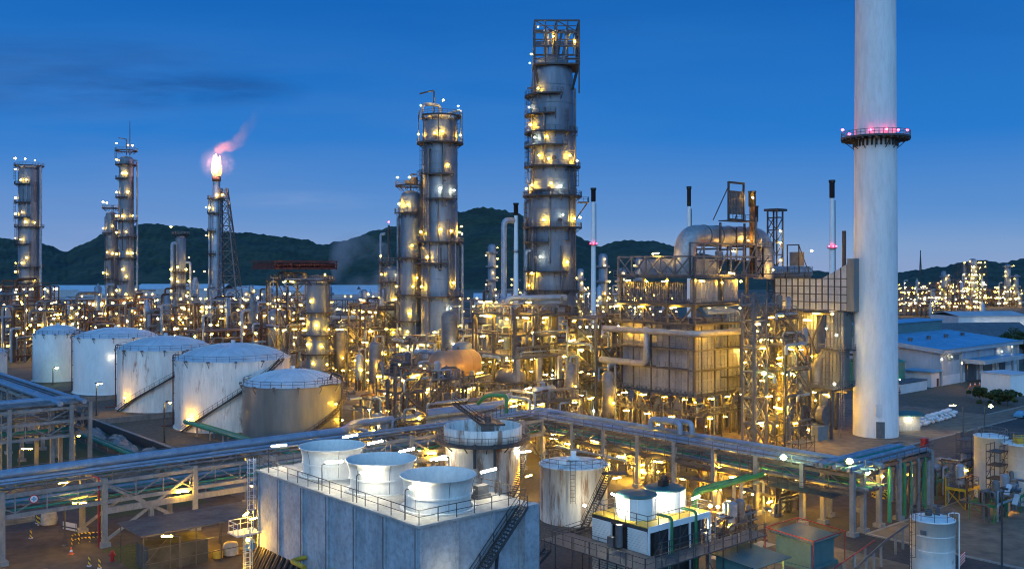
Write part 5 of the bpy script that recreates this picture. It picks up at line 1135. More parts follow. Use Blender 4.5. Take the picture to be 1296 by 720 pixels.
rk = bpy.data.objects['pipe_rack']; q = MB(); [q.box((32.04 + 10.68 * (k + .5), sd * 4.02, 4.1), (10.1, .42, .7)) for k in range(5) for sd in (-1, 1)]; [q.box((32.04 + 10.68 * (k + .5), -4.02, 3.2), (.5, .5, 1.1)) for k in (0, 4)]; q.build('mid_beam', 'post', rk); q = MB(); q.rail([(0, -4.4, 7.7), (36, -4.4, 7.7)], 1.0, 5.2, .07); q.rail([(0, 4.6, 7.7), (110, 4.6, 7.7)], 1.1, 10.5, .05); q.build('handrail', 'grey', rk)
rack('pipe_rack', 'wide pipe rack with many thin blue-topped pipes passing in front of the heater', (109, 121), (109, 60), 6.2, [5.2, 7.4], 6.8,
    [(1, -.9, .17, 'alu'), (1, -.66, .2, 'alu2'), (1, -.38, .27, 'alu'), (1, -.1, .13, 'dark'), (1, .1, .2, 'alu'), (1, .34, .14, 'alu2'), (1, .74, .36, 'alu'), (0, -.75, .25, 'alu2'), (0, -.4, .18, 'alu'), (0, -.1, .22, 'teal'), (0, .2, .28, 'alu2'), (0, .5, .2, 'alu'), (0, .8, .16, 'teal')],
    rail=True, lamps=[(4, -2.4, 4.4, 'tube', .5), (9, -2.8, 4.6, 'pink', .6), (13, -3.2, 4.3, 'tube', .4), (19, 2.6, 4.4, 'tube', .6), (24, -3.4, 4.0, 'pink', .3), (31, -3.2, 4.3, 'tube', .6), (38, 3, 4.4, 'tube'), (44, -3.2, 4.2, 'pink', .4), (50, 2.8, 4, 'tube', .9), (56, -3.2, 4.2, 'tube'), (34, 3., 4.3, 'bulb'), (27, 3, 4.2, 'bulb')], xbrace=(0, 1))
r2 = bpy.data.objects['pipe_rack.001']
for y0 in (1.2, 2.4):
    q = MB(); q.path([(25.5 + y0, -1 + y0, 8.0), (25.5 + y0, -1 + y0, 9.6), (31 + y0, -1 + y0, 9.6), (31 + y0, -1 + y0, 8)], .42, 10, 1.0); q.build('expansion_loop', 'alu', r2)
q = MB(); q.box((41.5, 0, 7.5), (.2, 8, .2)); q.box((55, -4.2, 4.6), (9, 2.2, .14)); q.rail([(50.6, -5.2, 4.7), (59.4, -5.2, 4.7)], 1.1, 1.5, .06); q.box((44, 4.4, 4.4), (7, 2, .14)); q.rail([(40.6, 5.3, 4.4), (47.4, 5.3, 4.4)], 1.1, 1.5, .06); q.ladder(47, -3.8, 0, 7.4, 0, .6, .07); q.build('access_platform', 'dark', r2)
q = MB(); q.box((59.8, -2.2, 8.6), (.6, .6, .6)); q.bar((59.8, -2.2, 7.4), (59.8, -2.2, 8.6), .12); q.build('floodlight', 'dark', r2); lamp(r2, (60.2, -2.4, 8.7), 'flood'); lamp(r2, (52.5, -4.6, 8.3), 'flood')
lamp(r2, (60, 1.5, 6.4), 'tube', 1.2)
rack('pipe_rack', 'short branch rack end with a curtain of vertical pipes dropping to the asphalt', (108.5, 62.8), (126, 62.8), 5.4, [7.0, 7.6], 8.5,
    [(1, -.9 + k * .225, .2 if k % 3 else .3, ('alu', 'teal', 'alu2', 'alu', 'steel', 'teal', 'alu', 'alu2', 'alu')[k], -3, 17, (lambda k: lambda Y, z, L: [(-3, Y, z), (17.3 - (k % 3) * .2, Y, z), (17.3 - (k % 3) * .2, Y, .2)])(k)) for k in range(9)], truss=False, lamps=[(4, -3, 6.2, 'bulb'), (.5, -2.9, 7.2, 'flood')], rail=True)
for k, (y, m) in enumerate(((-2.75, 'alu2'), (-2.6, 'teal'))):
    pass
br = bpy.data.objects['pipe_rack.002']
for k in range(6):
    q = MB(); q.path([(6 + k * 1.9, -2.5, 7.0), (6 + k * 1.9, -2.9, 7.0), (6 + k * 1.9, -2.9, .2)], .16 if k % 2 else .24, 8); q.build('pipe', ('teal', 'alu2', 'green')[k % 3], br)
rack('pipe_rack', 'high concrete-posted rack running back along the tank field with blue pipes on its edge', (46, 156), (46, 232), 5.5, [6.8, 9.0, 11.0], 8.4,
    [(2, .8, .45, 'alu', -2.2, 77), (2, .3, .3, 'alu', -1, 77), (2, -.2, .2, 'alu2'), (2, -.6, .35, 'alu', -1, 77), (1, .5, .22, 'alu2'), (1, 0, .2, 'alu2'), (1, -.5, .3, 'alu2'), (0, .5, .2, 'teal'), (0, -.3, .25, 'alu2')], truss=True, bmat='post', lamps=[(6, -2.9, 5, 'tube')])
rack('pipe_rack', 'high concrete-posted rack meeting another at a sharp corner, leading out of the picture', (45.5, 157), (-6, 157), 5.5, [6.8, 9.0, 11.0], 8.4,
    [(2, .8, .3, 'alu2'), (2, .4, .2, 'alu'), (2, 0, .3, 'alu2'), (2, -.75, .5, 'alu', -2.5, 52), (1, .5, .22, 'alu2'), (1, -.5, .3, 'alu2'), (0, .5, .2, 'alu2'), (0, -.3, .25, 'teal')], truss=True, bmat='post', lamps=[(12, 3.0, 3.6, 'tube')])
rack('pipe_rack', 'distant grey pipe rack on tall legs at the edge, beside the small pale tank', *[(40, 250), (40, 330)], 6, [9, 12], 10, [(1, .7, .5, 'alu'), (1, 0, .3, 'alu'), (1, -.7, .4, 'alu')], pm='steel', truss=True)
def loose(name, label, pts, r, m, sup=6., cat='pipe', z0=0.):
    t = thing(name, label, cat, grid(*pts[0][:2])); o = Vector((*grid(*pts[0][:2]), 0)); P = [Vector((*grid(p[0], p[1]), p[2])) - o for p in pts]
    q = MB(); q.path(P, r, 12); q.build('run', m, t); 
    for a, c in zip(P, P[1:]):
        L = (c - a).length
        if abs(c.z - a.z) < .5 and L > sup:
            for i in range(1, int(L / sup) + 1):
                q = MB(); p = a.lerp(c, i / (int(L / sup) + 1)); q.bar((p.x, p.y, 0), (p.x, p.y, p.z - r * .9), .22 if p.z < 3 else .4); q.build('support', 'post', t)
    return t
loose('ground_pipe', 'teal ground pipe on low sleepers crossing towards the white tanks', [(57, 214, 1.0), (57, 126, 1.0)], .34, 'teal')
loose('ground_pipe', 'dark teal ground pipe close beside a brighter one on the same sleepers', [(58.1, 214, .9), (58.1, 126, .9)], .26, 'teal')
loose('ground_pipe', 'green pipe passing below the fat blue pipe near the bare metal tank', [(74.5, 182, 2.2), (74.5, 125, 2.2)], .4, 'teal')
loose('ground_pipe', 'second green pipe below the fat blue pipe, nearer the bare metal tank', [(76, 178, 2.), (76, 125, 2.)], .32, 'green')
loose('green_pipe', 'fat bright green pipe sloping from the rack down to the louvred cooling unit', [(106, 72.6, 5.3), (92.0, 72.6, 5.0), (92.0, 72.6, .2)], .32, 'green', 5)
loose('green_pipe', 'second green pipe bending down behind the fat bright green one', [(106, 74.2, 5.0), (94, 74.2, 4.8), (94, 74.2, .2)], .26, 'green', 5)
loose('green_pipe', 'small green bent pipe hooked over the blue pipes behind the open-topped tank', [(104, 128.5, 8.6), (104, 126.5, 10.2), (107, 124.5, 10.2), (107, 124.5, 7)], .32, 'green', 50)
loose('green_pipe', 'green pipe bend cut by the bottom edge beside the cooling tower ladder', [(39, 86, 0), (39, 86, 3.2), (46, 74, 3.2), (46, 74, 0.2)], .3, 'teal', 60)
loose('blue_pipe', 'fat blue-grey pipe turning a corner behind the open-topped tank', [(92, 131, 7.6), (112, 131, 7.6), (119, 138, 7.6), (128, 138, 7.6)], .7, 'alu', 7)
loose('blue_pipe', 'fat blue-grey pipe lying parallel in front of the cornered one', [(84, 127.5, 6.8), (106, 127.5, 6.8), (109, 124, 7.2)], .75, 'alu', 7)
loose('blue_pipe', 'third blue-grey pipe farthest from the open-topped tank', [(100, 136, 7.9), (112.5, 136, 7.9), (116, 141, 7.9), (133, 141, 7.9)], .5, 'alu2', 7)
loose('walkway_pipe', 'thin walkway pipes on short legs leading to the small white tank', [(86, 49, 2.4), (100, 52.5, 2.4), (108, 54, 2.4)], .12, 'steel', 3)
loose('walkway_pipe', 'red thin pipe on short legs running past the teal sheds', [(84, 51, 1.9), (100, 54, 1.9)], .08, 'red', 4)
# ================================================================== process units in the middle of the plant
unit('process_tower', 'three-storey open steel tower with yellow lights and caged ladder just behind the fan stacks', 88, 128.4, 5.6, 5, [4.2, 8.4, 12.4, 15.2], 1, 1, 3, 16, 22, 'mix', 'steel', False, fit=12, pw=.42, deckp=.9, rw=.06)
unit('process_unit', 'low lit pump structure with yellow-washed cabinet behind the open steel tower', 100.5, 139, 10, 9, [4.2, 8.2, 12.5], 2, 2, 11, 22, 40, 'mix', 'steel', fit=22)
unit('process_unit', 'lit structure under the orange-lit drum', 114, 149, 12, 10, [5.0, 9.4], 3, 2, 12, 20, 44, 'mix', fit=24)
unit('elevated_deck', 'broad railed deck on thick white legs, crowded with lit piping', 134, 150, 17, 13, [14.4, 18.5, 22.5], 3, 2, 13, 34, 60, 'mix', 'steel', False, fit=34, pw=.5, deckp=.75)
unit('process_unit', 'low crowded pipe structure under the broad railed deck, glowing yellow', 130, 147, 17, 10, [3.6, 7.6], 3, 2, 14, 26, 60, 'mix', fit=28, rails=False)
unit('truss_tower', 'bare braced steel tower with a flat roof left of the heater', 146, 140.5, 9.5, 8, [6, 11, 15.5, 21.6], 2, 1, 15, 14, 16, 'mix', 'grey', True, fit=10, pw=.42, deckp=.5)
unit('process_unit', 'lit pipe and valve station behind the long rack, left of the heater legs', 124, 133, 12, 8, [3.8, 7.6], 3, 2, 16, 20, 44, 'mix', fit=18)
unit('process_unit', 'tangle of lit pipework between braced tower and the heater wall', 152, 150, 10, 12, [5, 10, 15], 2, 2, 17, 22, 34, 'mix', fit=16)
unit('process_unit', 'lit steel landing stack at the right side wall of the heater', 157, 106, 7, 7, [5, 9.5, 14.5, 19, 23.5], 1, 1, 18, 18, 26, 'mix', fit=12, pw=.36)
unit('process_unit', 'lit pipework at the foot of the tallest column', 152, 166, 14, 10, [4.5, 9, 13.5], 3, 2, 19, 22, 40, 'mix', fit=20)
unit('process_unit', 'long lit structure between the two great columns', 148, 182, 16, 12, [5, 10, 15.5], 3, 2, 20, 26, 44, 'mix', fit=22)
unit('process_unit', 'lit structure at the foot of the davit column', 137, 192, 12, 9, [5, 10, 14], 2, 2, 21, 22, 40, 'mix', fit=20)
unit('process_unit', 'lit open floors before the slim caged column', 142, 219, 12, 8, [5, 10, 16, 21], 2, 2, 22, 26, 40, 'mix', fit=18)
unit('process_unit', 'wide lit pipe floors carrying the brown drum', 152, 243, 22, 14, [5, 9, 15], 4, 2, 23, 34, 56, 'mix', fit=30)
unit('process_unit', 'dim rear structure with lit gaps beyond the brown drum', 175, 262, 24, 14, [6, 12, 18], 4, 2, 24, 30, 40, 'bulb', fit=18)
unit('red_topped_structure', 'tall dark braced structure crowned by oxide red coolers', 136, 251, 13, 12, [8, 15, 22, 28.5], 2, 2, 25, 28, 34, 'mix', 'dark', fit=16, pw=.45)
ed = bpy.data.objects['elevated_deck']; q = MB(); q.box((0, -6.75, 14.1), (17.6, .3, .9)); q.box((-8.75, 0, 14.1), (.3, 13.2, .9)); q.build('edge_beam', 'grey', ed)
for x in (-8.3, -2.6, 3.2, 8.3):
    q = MB(); q.box((x, -6.9, 6.9), (.95, .95, 13.8)); q.build('leg', 'post', ed)
bm_ = thing('beacon_mast', 'thin dark mast with an orange-red beacon at its top, left of the slim columns', 'mast', (W(492, 300), 300)); q = MB(); q.sweep([(0, 0, 0), (0, 0, 45)], [.6, .35], 8); q.build('pole', 'dark', bm_); q = MB(); q.band(.3, 1., 43, 43.2); q.rail([(-.9, -.9, 43.2), (.9, -.9, 43.2)], 1, 1, .1); q.build('platform', 'dark', bm_); lamp(bm_, (0, 0, 46.), 'red')
rt = bpy.data.objects['red_topped_structure']; q = MB(); q.box((-1, 0, 31.6), (20, 14, .5)); 
for k in range(9): q.bar((-10.5 + k * 2.4, -7, 31.2), (-10.5 + k * 2.4, -7, 33.6), .25)
q.bar((-11, -7.05, 33.6), (9, -7.05, 33.6), .35); q.bar((-11, -7.05, 32.6), (9, -7.05, 32.6), .35); q.bar((-11, 7, 33.6), (9, 7, 33.6), .3); q.bar((-11, -7, 33.6), (-11, 7, 33.6), .35); [q.box((-10.4 + k * .75, 0, 32.4), (.25, 13.4, 1.6)) for k in range(26)]; q.build('cooler_bank', 'redst', rt)
column('tall_vessel', 'wide grey vessel with lamps beside the red-topped structure', W(402, 258), 258, [(2.95, 0), (2.95, 27)], [(28.5, 0, 360), (20, 0, 360), (14, 0, 360), (9, 0, 360), (4.5, 0, 360)], [(-110, 23, .4), (-50, 30, .8), (-85, 16.6, .4), (-130, 11.5, .4), (-60, 11, .4), (-100, 6.6, .4), (-150, 17), (-70, 3, .4), (-30, 15.5)], [(-20, 2, 28)], [], [12, 18, 24])
hdrum('horizontal_drum', 'brown horizontal drum lit from its left end on a lit pipe floor', 150.5, 240.5, 12.2, 3.0, 7.5, 'duct', 'a', 9.05)
hdrum('horizontal_drum', 'big orange-lit drum with a dull grey dished end, over yellow tube lamps', 116, 150.5, 13.0, 2.7, 8.5, 'orange', 'a', 9.45)
hdrum('horizontal_drum', 'pale drum end-on beneath the broad railed deck between thick legs', 126.5, 146, 9.9, 1.75, 5, 'alu2', 'b', 7.65)
hdrum('horizontal_drum', 'slim clad drum on top of the broad railed deck', 131, 150, 20.3, 1.0, 7, 'alu', 'a', 18.55)
hdrum('horizontal_drum', 'small silver drum before the heater legs beside the long rack', 122.5, 131.8, 9.0, .85, 4.5, 'alu', 'a', 7.65)
vdrum('vertical_drum', 'round-headed upright drum with a yellow-lit face before the davit column', 0, 0, 2.0, 13, 20.6, 'alu2', (W(569, 226), 226), 0, lamps=((-1.0, -2.8, 14.2), (1.6, -2.4, 6)))
vdrum('vertical_drum', 'grey upright drum standing left of the elevated deck', 0, 0, 2.4, 5, 15, 'column', (W(586, 205), 205), lamps=((-1.6, -2.9, 9),))
vdrum('vertical_drum', 'low upright drum between brown drum and slim columns', 0, 0, 1.6, 4, 13, 'alu2', (W(475, 236), 236), lamps=((-.5, -2.2, 8),))
vdrum('vertical_drum', 'small upright vessel beside the truss tower', 0, 0, 1.3, 4, 12, 'alu2', (W(722, 196), 196), lamps=((-.5, -2., 8),))
unit('process_unit', 'braced lit steel between the X-braced tower and the square-panelled box', 153, 101, 8, 7, [4.5, 9, 13.5, 18], 2, 1, 41, 16, 30, 'mix', fit=14, pw=.32)
unit('process_unit', 'low lit pipe row under the wide pipe rack, towards the heater', 109, 104, 5, 22, [3.0], 1, 4, 42, 16, 34, 'mix', fit=20, rails=False, stair=False, lad=False, deckp=.2, pw=.18, rmax=.2)
unit('process_unit', 'low lit pipe row under the wide pipe rack, towards its branch end', 109, 80, 5, 18, [2.8], 1, 3, 43, 10, 24, 'mix', fit=12, rails=False, stair=False, lad=False, deckp=.15, pw=.18, rmax=.2)
unit('process_unit', 'lit pump alley between open-topped tank and orange-lit drum', 102, 150, 14, 8, [3.6, 6.6], 3, 1, 44, 20, 44, 'mix', fit=24, rails=False)
unit('process_unit', 'dim pipe alley with lamps before the upright drum of the elevated deck', 120, 163, 16, 8, [4.5, 9, 12.5], 3, 1, 45, 20, 40, 'mix', fit=20)
for i, (px, d, r_, z0, z1, m_, lab) in enumerate(((430, 262, 1.7, 5, 14, 'alu2', 'upright drum at the left of the brown drum'), (455, 250, 1.0, 3, 9, 'alu', 'slim bright upright drum below the brown drum'), (540, 214, 1.5, 4, 13, 'column', 'upright drum between davit column foot and orange-lit drum'), (636, 196, 1.1, 4, 9.5, 'alu', 'short bright upright drum under the elevated deck edge'), (668, 200, 1.3, 16, 21, 'alu2', 'short upright drum standing on the elevated deck'), (690, 206, 1.0, 15.5, 22, 'column', 'thin upright drum at the back of the elevated deck'), (745, 216, 2.0, 4, 17, 'column', 'tall upright drum behind the braced tower'), (770, 190, 1.2, 3, 11, 'alu2', 'upright drum close to the heater wall pipe'), (596, 186, 1.2, 3, 8, 'alu2', 'upright drum before the orange-lit drum'), (512, 205, 1.2, 4, 12, 'column', 'upright drum behind the open steel tower'), (350, 290, 2.4, 4, 18, 'column', 'wide upright drum left of the red-topped structure'), (985, 196, 1.6, 4, 14, 'alu2', 'upright drum in the shade below the square-panelled box'))):
    vdrum('vertical_drum', lab, 0, 0, r_, z0, z1, m_, (W(px, d), d), lamps=((-.6, -r_ - .8, z0 + 2.5),))
for i, (px, d, z, r_, L_, m_, ax, lab) in enumerate(((420, 270, 8, 1.3, 7, 'alu', 'a', 'silver exchanger at the left end of the lit pipe floors'), (505, 240, 7, 1.2, 6, 'alu2', 'a', 'grey exchanger before the slim caged column'), (560, 205, 7.5, 1.2, 6, 'alu', 'a', 'silver exchanger left of the orange-lit drum'), (618, 190, 5.5, 1.0, 5, 'alu2', 'b', 'small exchanger seen end-on below the orange-lit drum'), (700, 190, 6, 1.1, 6, 'alu', 'a', 'silver exchanger under the elevated deck'), (735, 205, 18, 1., 5, 'alu', 'a', 'silver exchanger high between deck and braced tower'), (775, 205, 8, 1.4, 7, 'alu2', 'a', 'grey exchanger behind the heater corner pipe'))):
    hdrum('heat_exchanger', lab, 0, 0, z, r_, L_, m_, ax, 0., (W(px, d), d), cat='heat exchanger')
# elbows and headers over the deck
loose('overhead_line', 'large silver elbow pipe rising from the broad railed deck', [(134, 156, 14.5), (134, 156, 25.4), (139, 153, 25.4), (146, 150, 25.4)], .6, 'alu', 50)
loose('overhead_line', 'silver downcomer looping beside the foot of the tallest column', [(150, 172, 43), (147, 172, 43), (147, 172, 24), (142, 168, 24), (142, 168, 16)], .7, 'alu', 50)
loose('overhead_line', 'horizontal silver header before the davit column base', [(132, 196, 12), (132, 186, 12), (140, 178, 12)], .75, 'alu', 7)
loose('overhead_line', 'bent grey line over the brown drum', [(138, 243, 10), (138, 243, 17.6), (152, 232, 17.6), (160, 228, 17.6)], .5, 'alu', 50)
# long low grey building right behind the columns
def building(name, label, pos, rz, sx_, sy_, h, wm, rm, ov=.4, rise=0., cat='building', doors=0):
    t = thing(name, label, cat, pos, rz); b = MB(); b.box((sx_ / 2, sy_ / 2, h / 2), (sx_, sy_, h)); b.build('wall', wm, t)
    b = MB()
    if rise: b.add([(-ov, -ov, h), (sx_ + ov, -ov, h), (sx_ + ov, sy_ / 2, h + rise), (-ov, sy_ / 2, h + rise), (sx_ + ov, sy_ + ov, h), (-ov, sy_ + ov, h), (-ov, -ov, h + .25), (sx_ + ov, -ov, h + .25), (sx_ + ov, sy_ / 2, h + rise + .25), (-ov, sy_ / 2, h + rise + .25), (sx_ + ov, sy_ + ov, h + .25), (-ov, sy_ + ov, h + .25)],
        [(6, 7, 8, 9), (9, 8, 10, 11), (0, 1, 7, 6), (5, 11, 10, 4), (0, 6, 9, 3), (3, 9, 11, 5), (1, 2, 8, 7), (2, 4, 10, 8), (1, 0, 3, 2), (2, 3, 5, 4)])
    else: b.box((sx_ / 2, sy_ / 2, h + .16), (sx_ + 2 * ov, sy_ + 2 * ov, .32))
    b.build('roof', rm, t)
    for i in range(doors):
        d = MB(); d.box((sx_ * (i + .5) / doors, -.04, 1.6), (2.4, .08, 3.2)); d.build('door', 'grey', t)
    return t
bl = building('long_building', 'long low blue-grey building with ribbed wall beyond the truss tower', (W(722, 330), 330), .06, 20, 18, 10.5, 'wallw', 'roofdk')
for k in range(9): lamp(bl, (1 + k * 2.2, -.8, 11.6), 'far2')
bl = building('long_building', 'wide dark concrete building with yellow wall lamps behind the brown drum', (W(424, 360), 360), .1, 40, 16, 12, 'deckc', 'farw')
for k in range(6): lamp(bl, (3 + k * 6.5, -.9, 8.6), 'far')
building('long_building', 'dark windowless building between the two great columns', (W(592, 300), 300), .1, 24, 14, 14.5, 'roofdk', 'roofdk')
# ================================================================== far plant on the left, behind the tanks
def far_unit(name, label, px, d, sa, sb, levels, nl, seed, m='steel', ves=3, rz=None, lk='far', towers=(), pipes=8):
    """distant lit structure: frame, floors, vessels, pipes and lamps"""
    g = random.Random(seed); t = thing(name, label, 'process unit', (W(px, d), d), ANG if rz is None else rz); f = MB(); H = levels[-1]
    na, nb = max(2, int(sa / 6)), 2
    for i in range(na + 1):
        for j in range(nb + 1): f.bar((-sa / 2 + sa * i / na, -sb / 2 + sb * j / nb, 0), (-sa / 2 + sa * i / na, -sb / 2 + sb * j / nb, H), .5)
    for z in levels:
        f.box((0, 0, z), (sa, sb, .35))
        for s in (-1, 1): f.bar((-sa / 2, s * sb / 2, z + 1.2), (sa / 2, s * sb / 2, z + 1.2), .16)
    zz = [0] + list(levels)
    for z0, z1 in zip(zz, zz[1:]):
        for i in range(na):
            if g.random() < .6: f.bar((-sa / 2 + sa * i / na, -sb / 2, z0), (-sa / 2 + sa * (i + 1) / na, -sb / 2, z1), .3)
    f.build('frame', m, t)
    for i in range(ves):
        q = MB(); r = g.uniform(.8, 1.8); z0 = g.choice(zz[:-1]); q.lathe([(r, z0), (r, z0 + g.uniform(5, 10)), (.03, z0 + 10.6)], 14, (g.uniform(-sa / 2, sa / 2), -sb / 2 + g.uniform(0, 2), 0)); q.build('vessel', g.choice(['alu2', 'alu', 'column']), t)
    for i in range(pipes):
        q = MB(); X = g.uniform(-sa / 2, sa / 2 - 4); z = g.choice(zz) + g.uniform(1, 4); Y = -sb / 2 - g.uniform(0, 1)
        q.path([(X, Y, max(.2, z - 4)), (X, Y, z), (X + g.uniform(3, 8), Y, z), (X + 8, Y, z)] if g.random() < .5 else [(X, Y, .2), (X, Y, z + 3), (X + 3, Y, z + 3)], g.uniform(.3, .6), 7); q.build('pipe', g.choice(['alu', 'alu2', 'rustm']), t)
    for (tx, r, h) in towers:
        q = MB(); q.lathe([(r, 0), (r, h), (r * .6, h + r * .5), (.03, h + r * .6)], 16, (tx, 0, 0))
        for k in range(int(h / 8)): q.band(r, r + 1.2, 8 * (k + 1) - .3, 8 * (k + 1), n=14, c=(tx, 0, 0)); q.band(r + 1.1, r + 1.2, 8 * (k + 1) - .3, 8 * (k + 1) + 1., n=14, c=(tx, 0, 0))
        q.build('tower', 'column', t)
        for k in range(int(h / 3.6)): lamp(t, (tx + g.choice((-1, 1, .2)) * (r + .9), -r - .9, 3.6 * (k + 1) + g.uniform(-1, 1)), lk)
    for i in range(nl):
        z = g.choice(levels) + g.choice((-1.2, -1.2, 2.2)); lamp(t, (g.uniform(-sa / 2, sa / 2), -sb / 2 - g.uniform(-2, 1.2), z), lk if g.random() < .75 else ('far2' if 'v' not in lk else 'vfar2'))
    return t
far_unit('lit_process_unit', 'dark rust-framed pipe bridge with rows of lamps, at the picture edge behind the tanks', 40, 330, 32, 9, [7, 13.5, 19], 44, 31, 'dark', pipes=14)
far_unit('lit_process_unit', 'bright lamp-crowded structure round the foot of the stout column', 20, 400, 30, 12, [6, 12, 18, 24], 46, 32, 'rustm')
far_unit('lit_process_unit', 'bright lamp-crowded structure round the feet of the slender column pair', 140, 385, 30, 12, [5, 10, 15, 19], 52, 33, 'rustm', pipes=16)
far_unit('lit_process_unit', 'lit yellow pipe floors between the column pair and the twin-piped column', 190, 360, 24, 10, [5, 10, 14], 34, 34, pipes=16)
far_unit('lit_process_unit', 'lit pipe floors below the twin-piped column', 235, 390, 24, 10, [6, 11, 17], 38, 35, pipes=14)
far_unit('lit_process_unit', 'lit floors at the foot of the flare derrick', 282, 400, 26, 12, [6, 12, 17], 30, 36, pipes=14)
far_unit('lit_process_unit', 'low horizontal pipe racks over the streaked tank roofs', 290, 315, 30, 10, [4, 8, 11.5], 16, 37, 'rustm', pipes=24, ves=1)
far_unit('lit_process_unit', 'lit clutter with an orange beacon left of the red-topped structure', 338, 370, 24, 10, [6, 11, 15], 26, 38, pipes=12)
far_unit('lit_process_unit', 'lit low plant between the red-topped structure and the slim columns', 445, 345, 34, 12, [6, 11], 34, 39, pipes=14)
far_unit('lit_process_unit', 'second row of bright lamps behind the peaked narrow tank', 85, 345, 30, 8, [4, 8, 12], 34, 40, 'rustm', pipes=16)
o_ = bpy.data.objects['lit_process_unit.007']; q = MB()
for (p, k) in (((2, -6, 16), 'pink'),): lamp(o_, p, k)
# distant pale roofs and tanks on the plain
for i, (px, d, sx_, sy_, h, lab) in enumerate(((52, 900, 70, 40, 14, 'pale flat-roofed shed on the plain behind the stout column'), (95, 820, 90, 30, 12, 'long pale shed with blue roof between the stout column and the column pair'), (170, 880, 80, 40, 16, 'pale vaulted store behind the slender masted column'),
        (300, 900, 110, 40, 13, 'long blue-roofed shed behind the flare derrick'), (365, 980, 90, 50, 12, 'blue-roofed shed between derrick and red-topped structure'), (600, 760, 120, 40, 9, 'low pale shed line beneath the central hill'))):
    building('distant_shed', lab, (W(px, d), d), .03, sx_, sy_, h * .75, 'wallw', 'farw' if i % 2 else 'roofw', .6, 4)
for px, d, r_, h, lab in ((425, 720, 22, 12, 'flat white tank beyond the dark concrete building'), (470, 760, 20, 12, 'flat white tank left of the slim columns, under the smoke'), (318, 800, 18, 14, 'distant round white tank beside the flare derrick'), (205, 760, 16, 15, 'distant white round tank behind the twin-piped column')):
    t = thing('distant_tank', lab, 'storage tank', (W(px, d), d)); q = MB(); q.lathe([(r_, 0), (r_, h)], 40); q.build('shell', 'wallw', t); q = MB(); q.lathe([(r_ + .3, h), (r_ * .5, h + 2.4), (.03, h + 3)], 40); q.build('roof', 'roofw', t)
for i, (px, d, sa, lab) in enumerate(((75, 560, 46, 'distant lamp rows in front of the pale sheds, behind the stout column'), (185, 600, 44, 'distant lamp rows between slender masted column and twin-piped column'), (258, 560, 34, 'distant lamp rows just left of the flare derrick'), (330, 600, 46, 'distant lamp rows between flare derrick and red-topped structure'), (430, 560, 44, 'distant lamp rows right of the red-topped structure'), (476, 480, 24, 'distant lamp rows below the faint steam'))):
    far_unit('lit_process_unit', lab, px, d, sa, 16, [5, 9, 13], 30, 120 + i, 'steel', 4, 0., 'vfar', ((-6, 1.6, 20),), 8)
# far plant behind the tallest column (small lamps along the plain)
cen = [(612, 620, 40, 'low string of lamps beneath the central hill, left part', ()), (640, 560, 26, 'lit slender frames beside the thin stack left of the tallest column', ((-8, 2.4, 44), (6, 1.6, 26))), (735, 600, 36, 'lit frames behind the tallest column', ((0, 2, 30),)), (775, 520, 28, 'pair of lit columns right of the thin ringed stack', ((-5, 2.4, 38), (5, 2.6, 30))),
       (800, 560, 24, 'lit column beside the heater with its lamps in a line', ((4, 2.2, 36),)), (826, 620, 30, 'low lit frames behind the heater roof', ()), (505, 640, 40, 'far lamps seen between the slim columns', ()), (560, 700, 30, 'far lamps seen past the davit column', ())]
for i, (px, d, sa, lab, tw) in enumerate(cen): far_unit('lit_process_unit', lab, px, d, sa, 14, [5, 10] if not tw else [6, 12, 17], 30, 60 + i, 'steel', 2, 0., 'vfar', tw, 6)
# far plant on the right, behind the blue roofed warehouse
rt_ = [(1142, 760, 34, [8, 16, 26], 30, ((-6, 2, 40),), 'lit far structure right beside the chimney shaft'), (1165, 800, 34, [8, 16, 24, 32], 36, (), 'lit far structure second from the chimney shaft'), (1188, 760, 34, [9, 18, 28], 34, ((4, 2.2, 56),), 'lit far structure with a lone thin column before the hill dip'), (1212, 820, 36, [10, 20, 30, 40], 44, ((-8, 2.4, 50),), 'lit far terrace of floors left of the tallest far tower'),
       (1228, 780, 20, [10, 20, 30, 40, 52, 64], 46, ((2, 4, 74),), 'tallest and brightest far tower over the blue warehouse'), (1250, 800, 36, [8, 16, 24], 34, (), 'lit far low floors between the tallest far tower and the slim pair'), (1272, 780, 24, [8, 16, 26], 30, ((2, 3, 66), (9, 2.4, 50)), 'pair of lit slim far towers near the picture edge'), (1292, 800, 34, [8, 15, 22], 30, (), 'lit far floors cut by the picture edge'),
       (1160, 640, 40, [6, 12], 34, (), 'near row of far lamps behind the raised blue roof'), (1205, 620, 34, [5, 10], 26, (), 'near row of far lamps left of the floodlit white wall')]
for i, (px, d, sa, lv, nl, tw, lab) in enumerate(rt_): far_unit('lit_process_unit', lab, px, d, sa, 14, [z * (.52 if i < 8 else .8) for z in lv], int(nl * 1.4), 80 + i, 'dark', 3, 0., 'vfar', [(a, b * .8, c * .5) for a, b, c in tw], 6)
mt_ = thing('radio_mast', 'thin radio mast on the low ridge right of the chimney', 'mast', (W(1165, 1500), 1500)); q = MB()
for s in (-1, 1): q.bar((s * 2, 0, 20), (0, 0, 56), .7)
q.bar((0, 0, 0), (0, 0, 58), 1.); q.build('pole', 'dark', mt_)

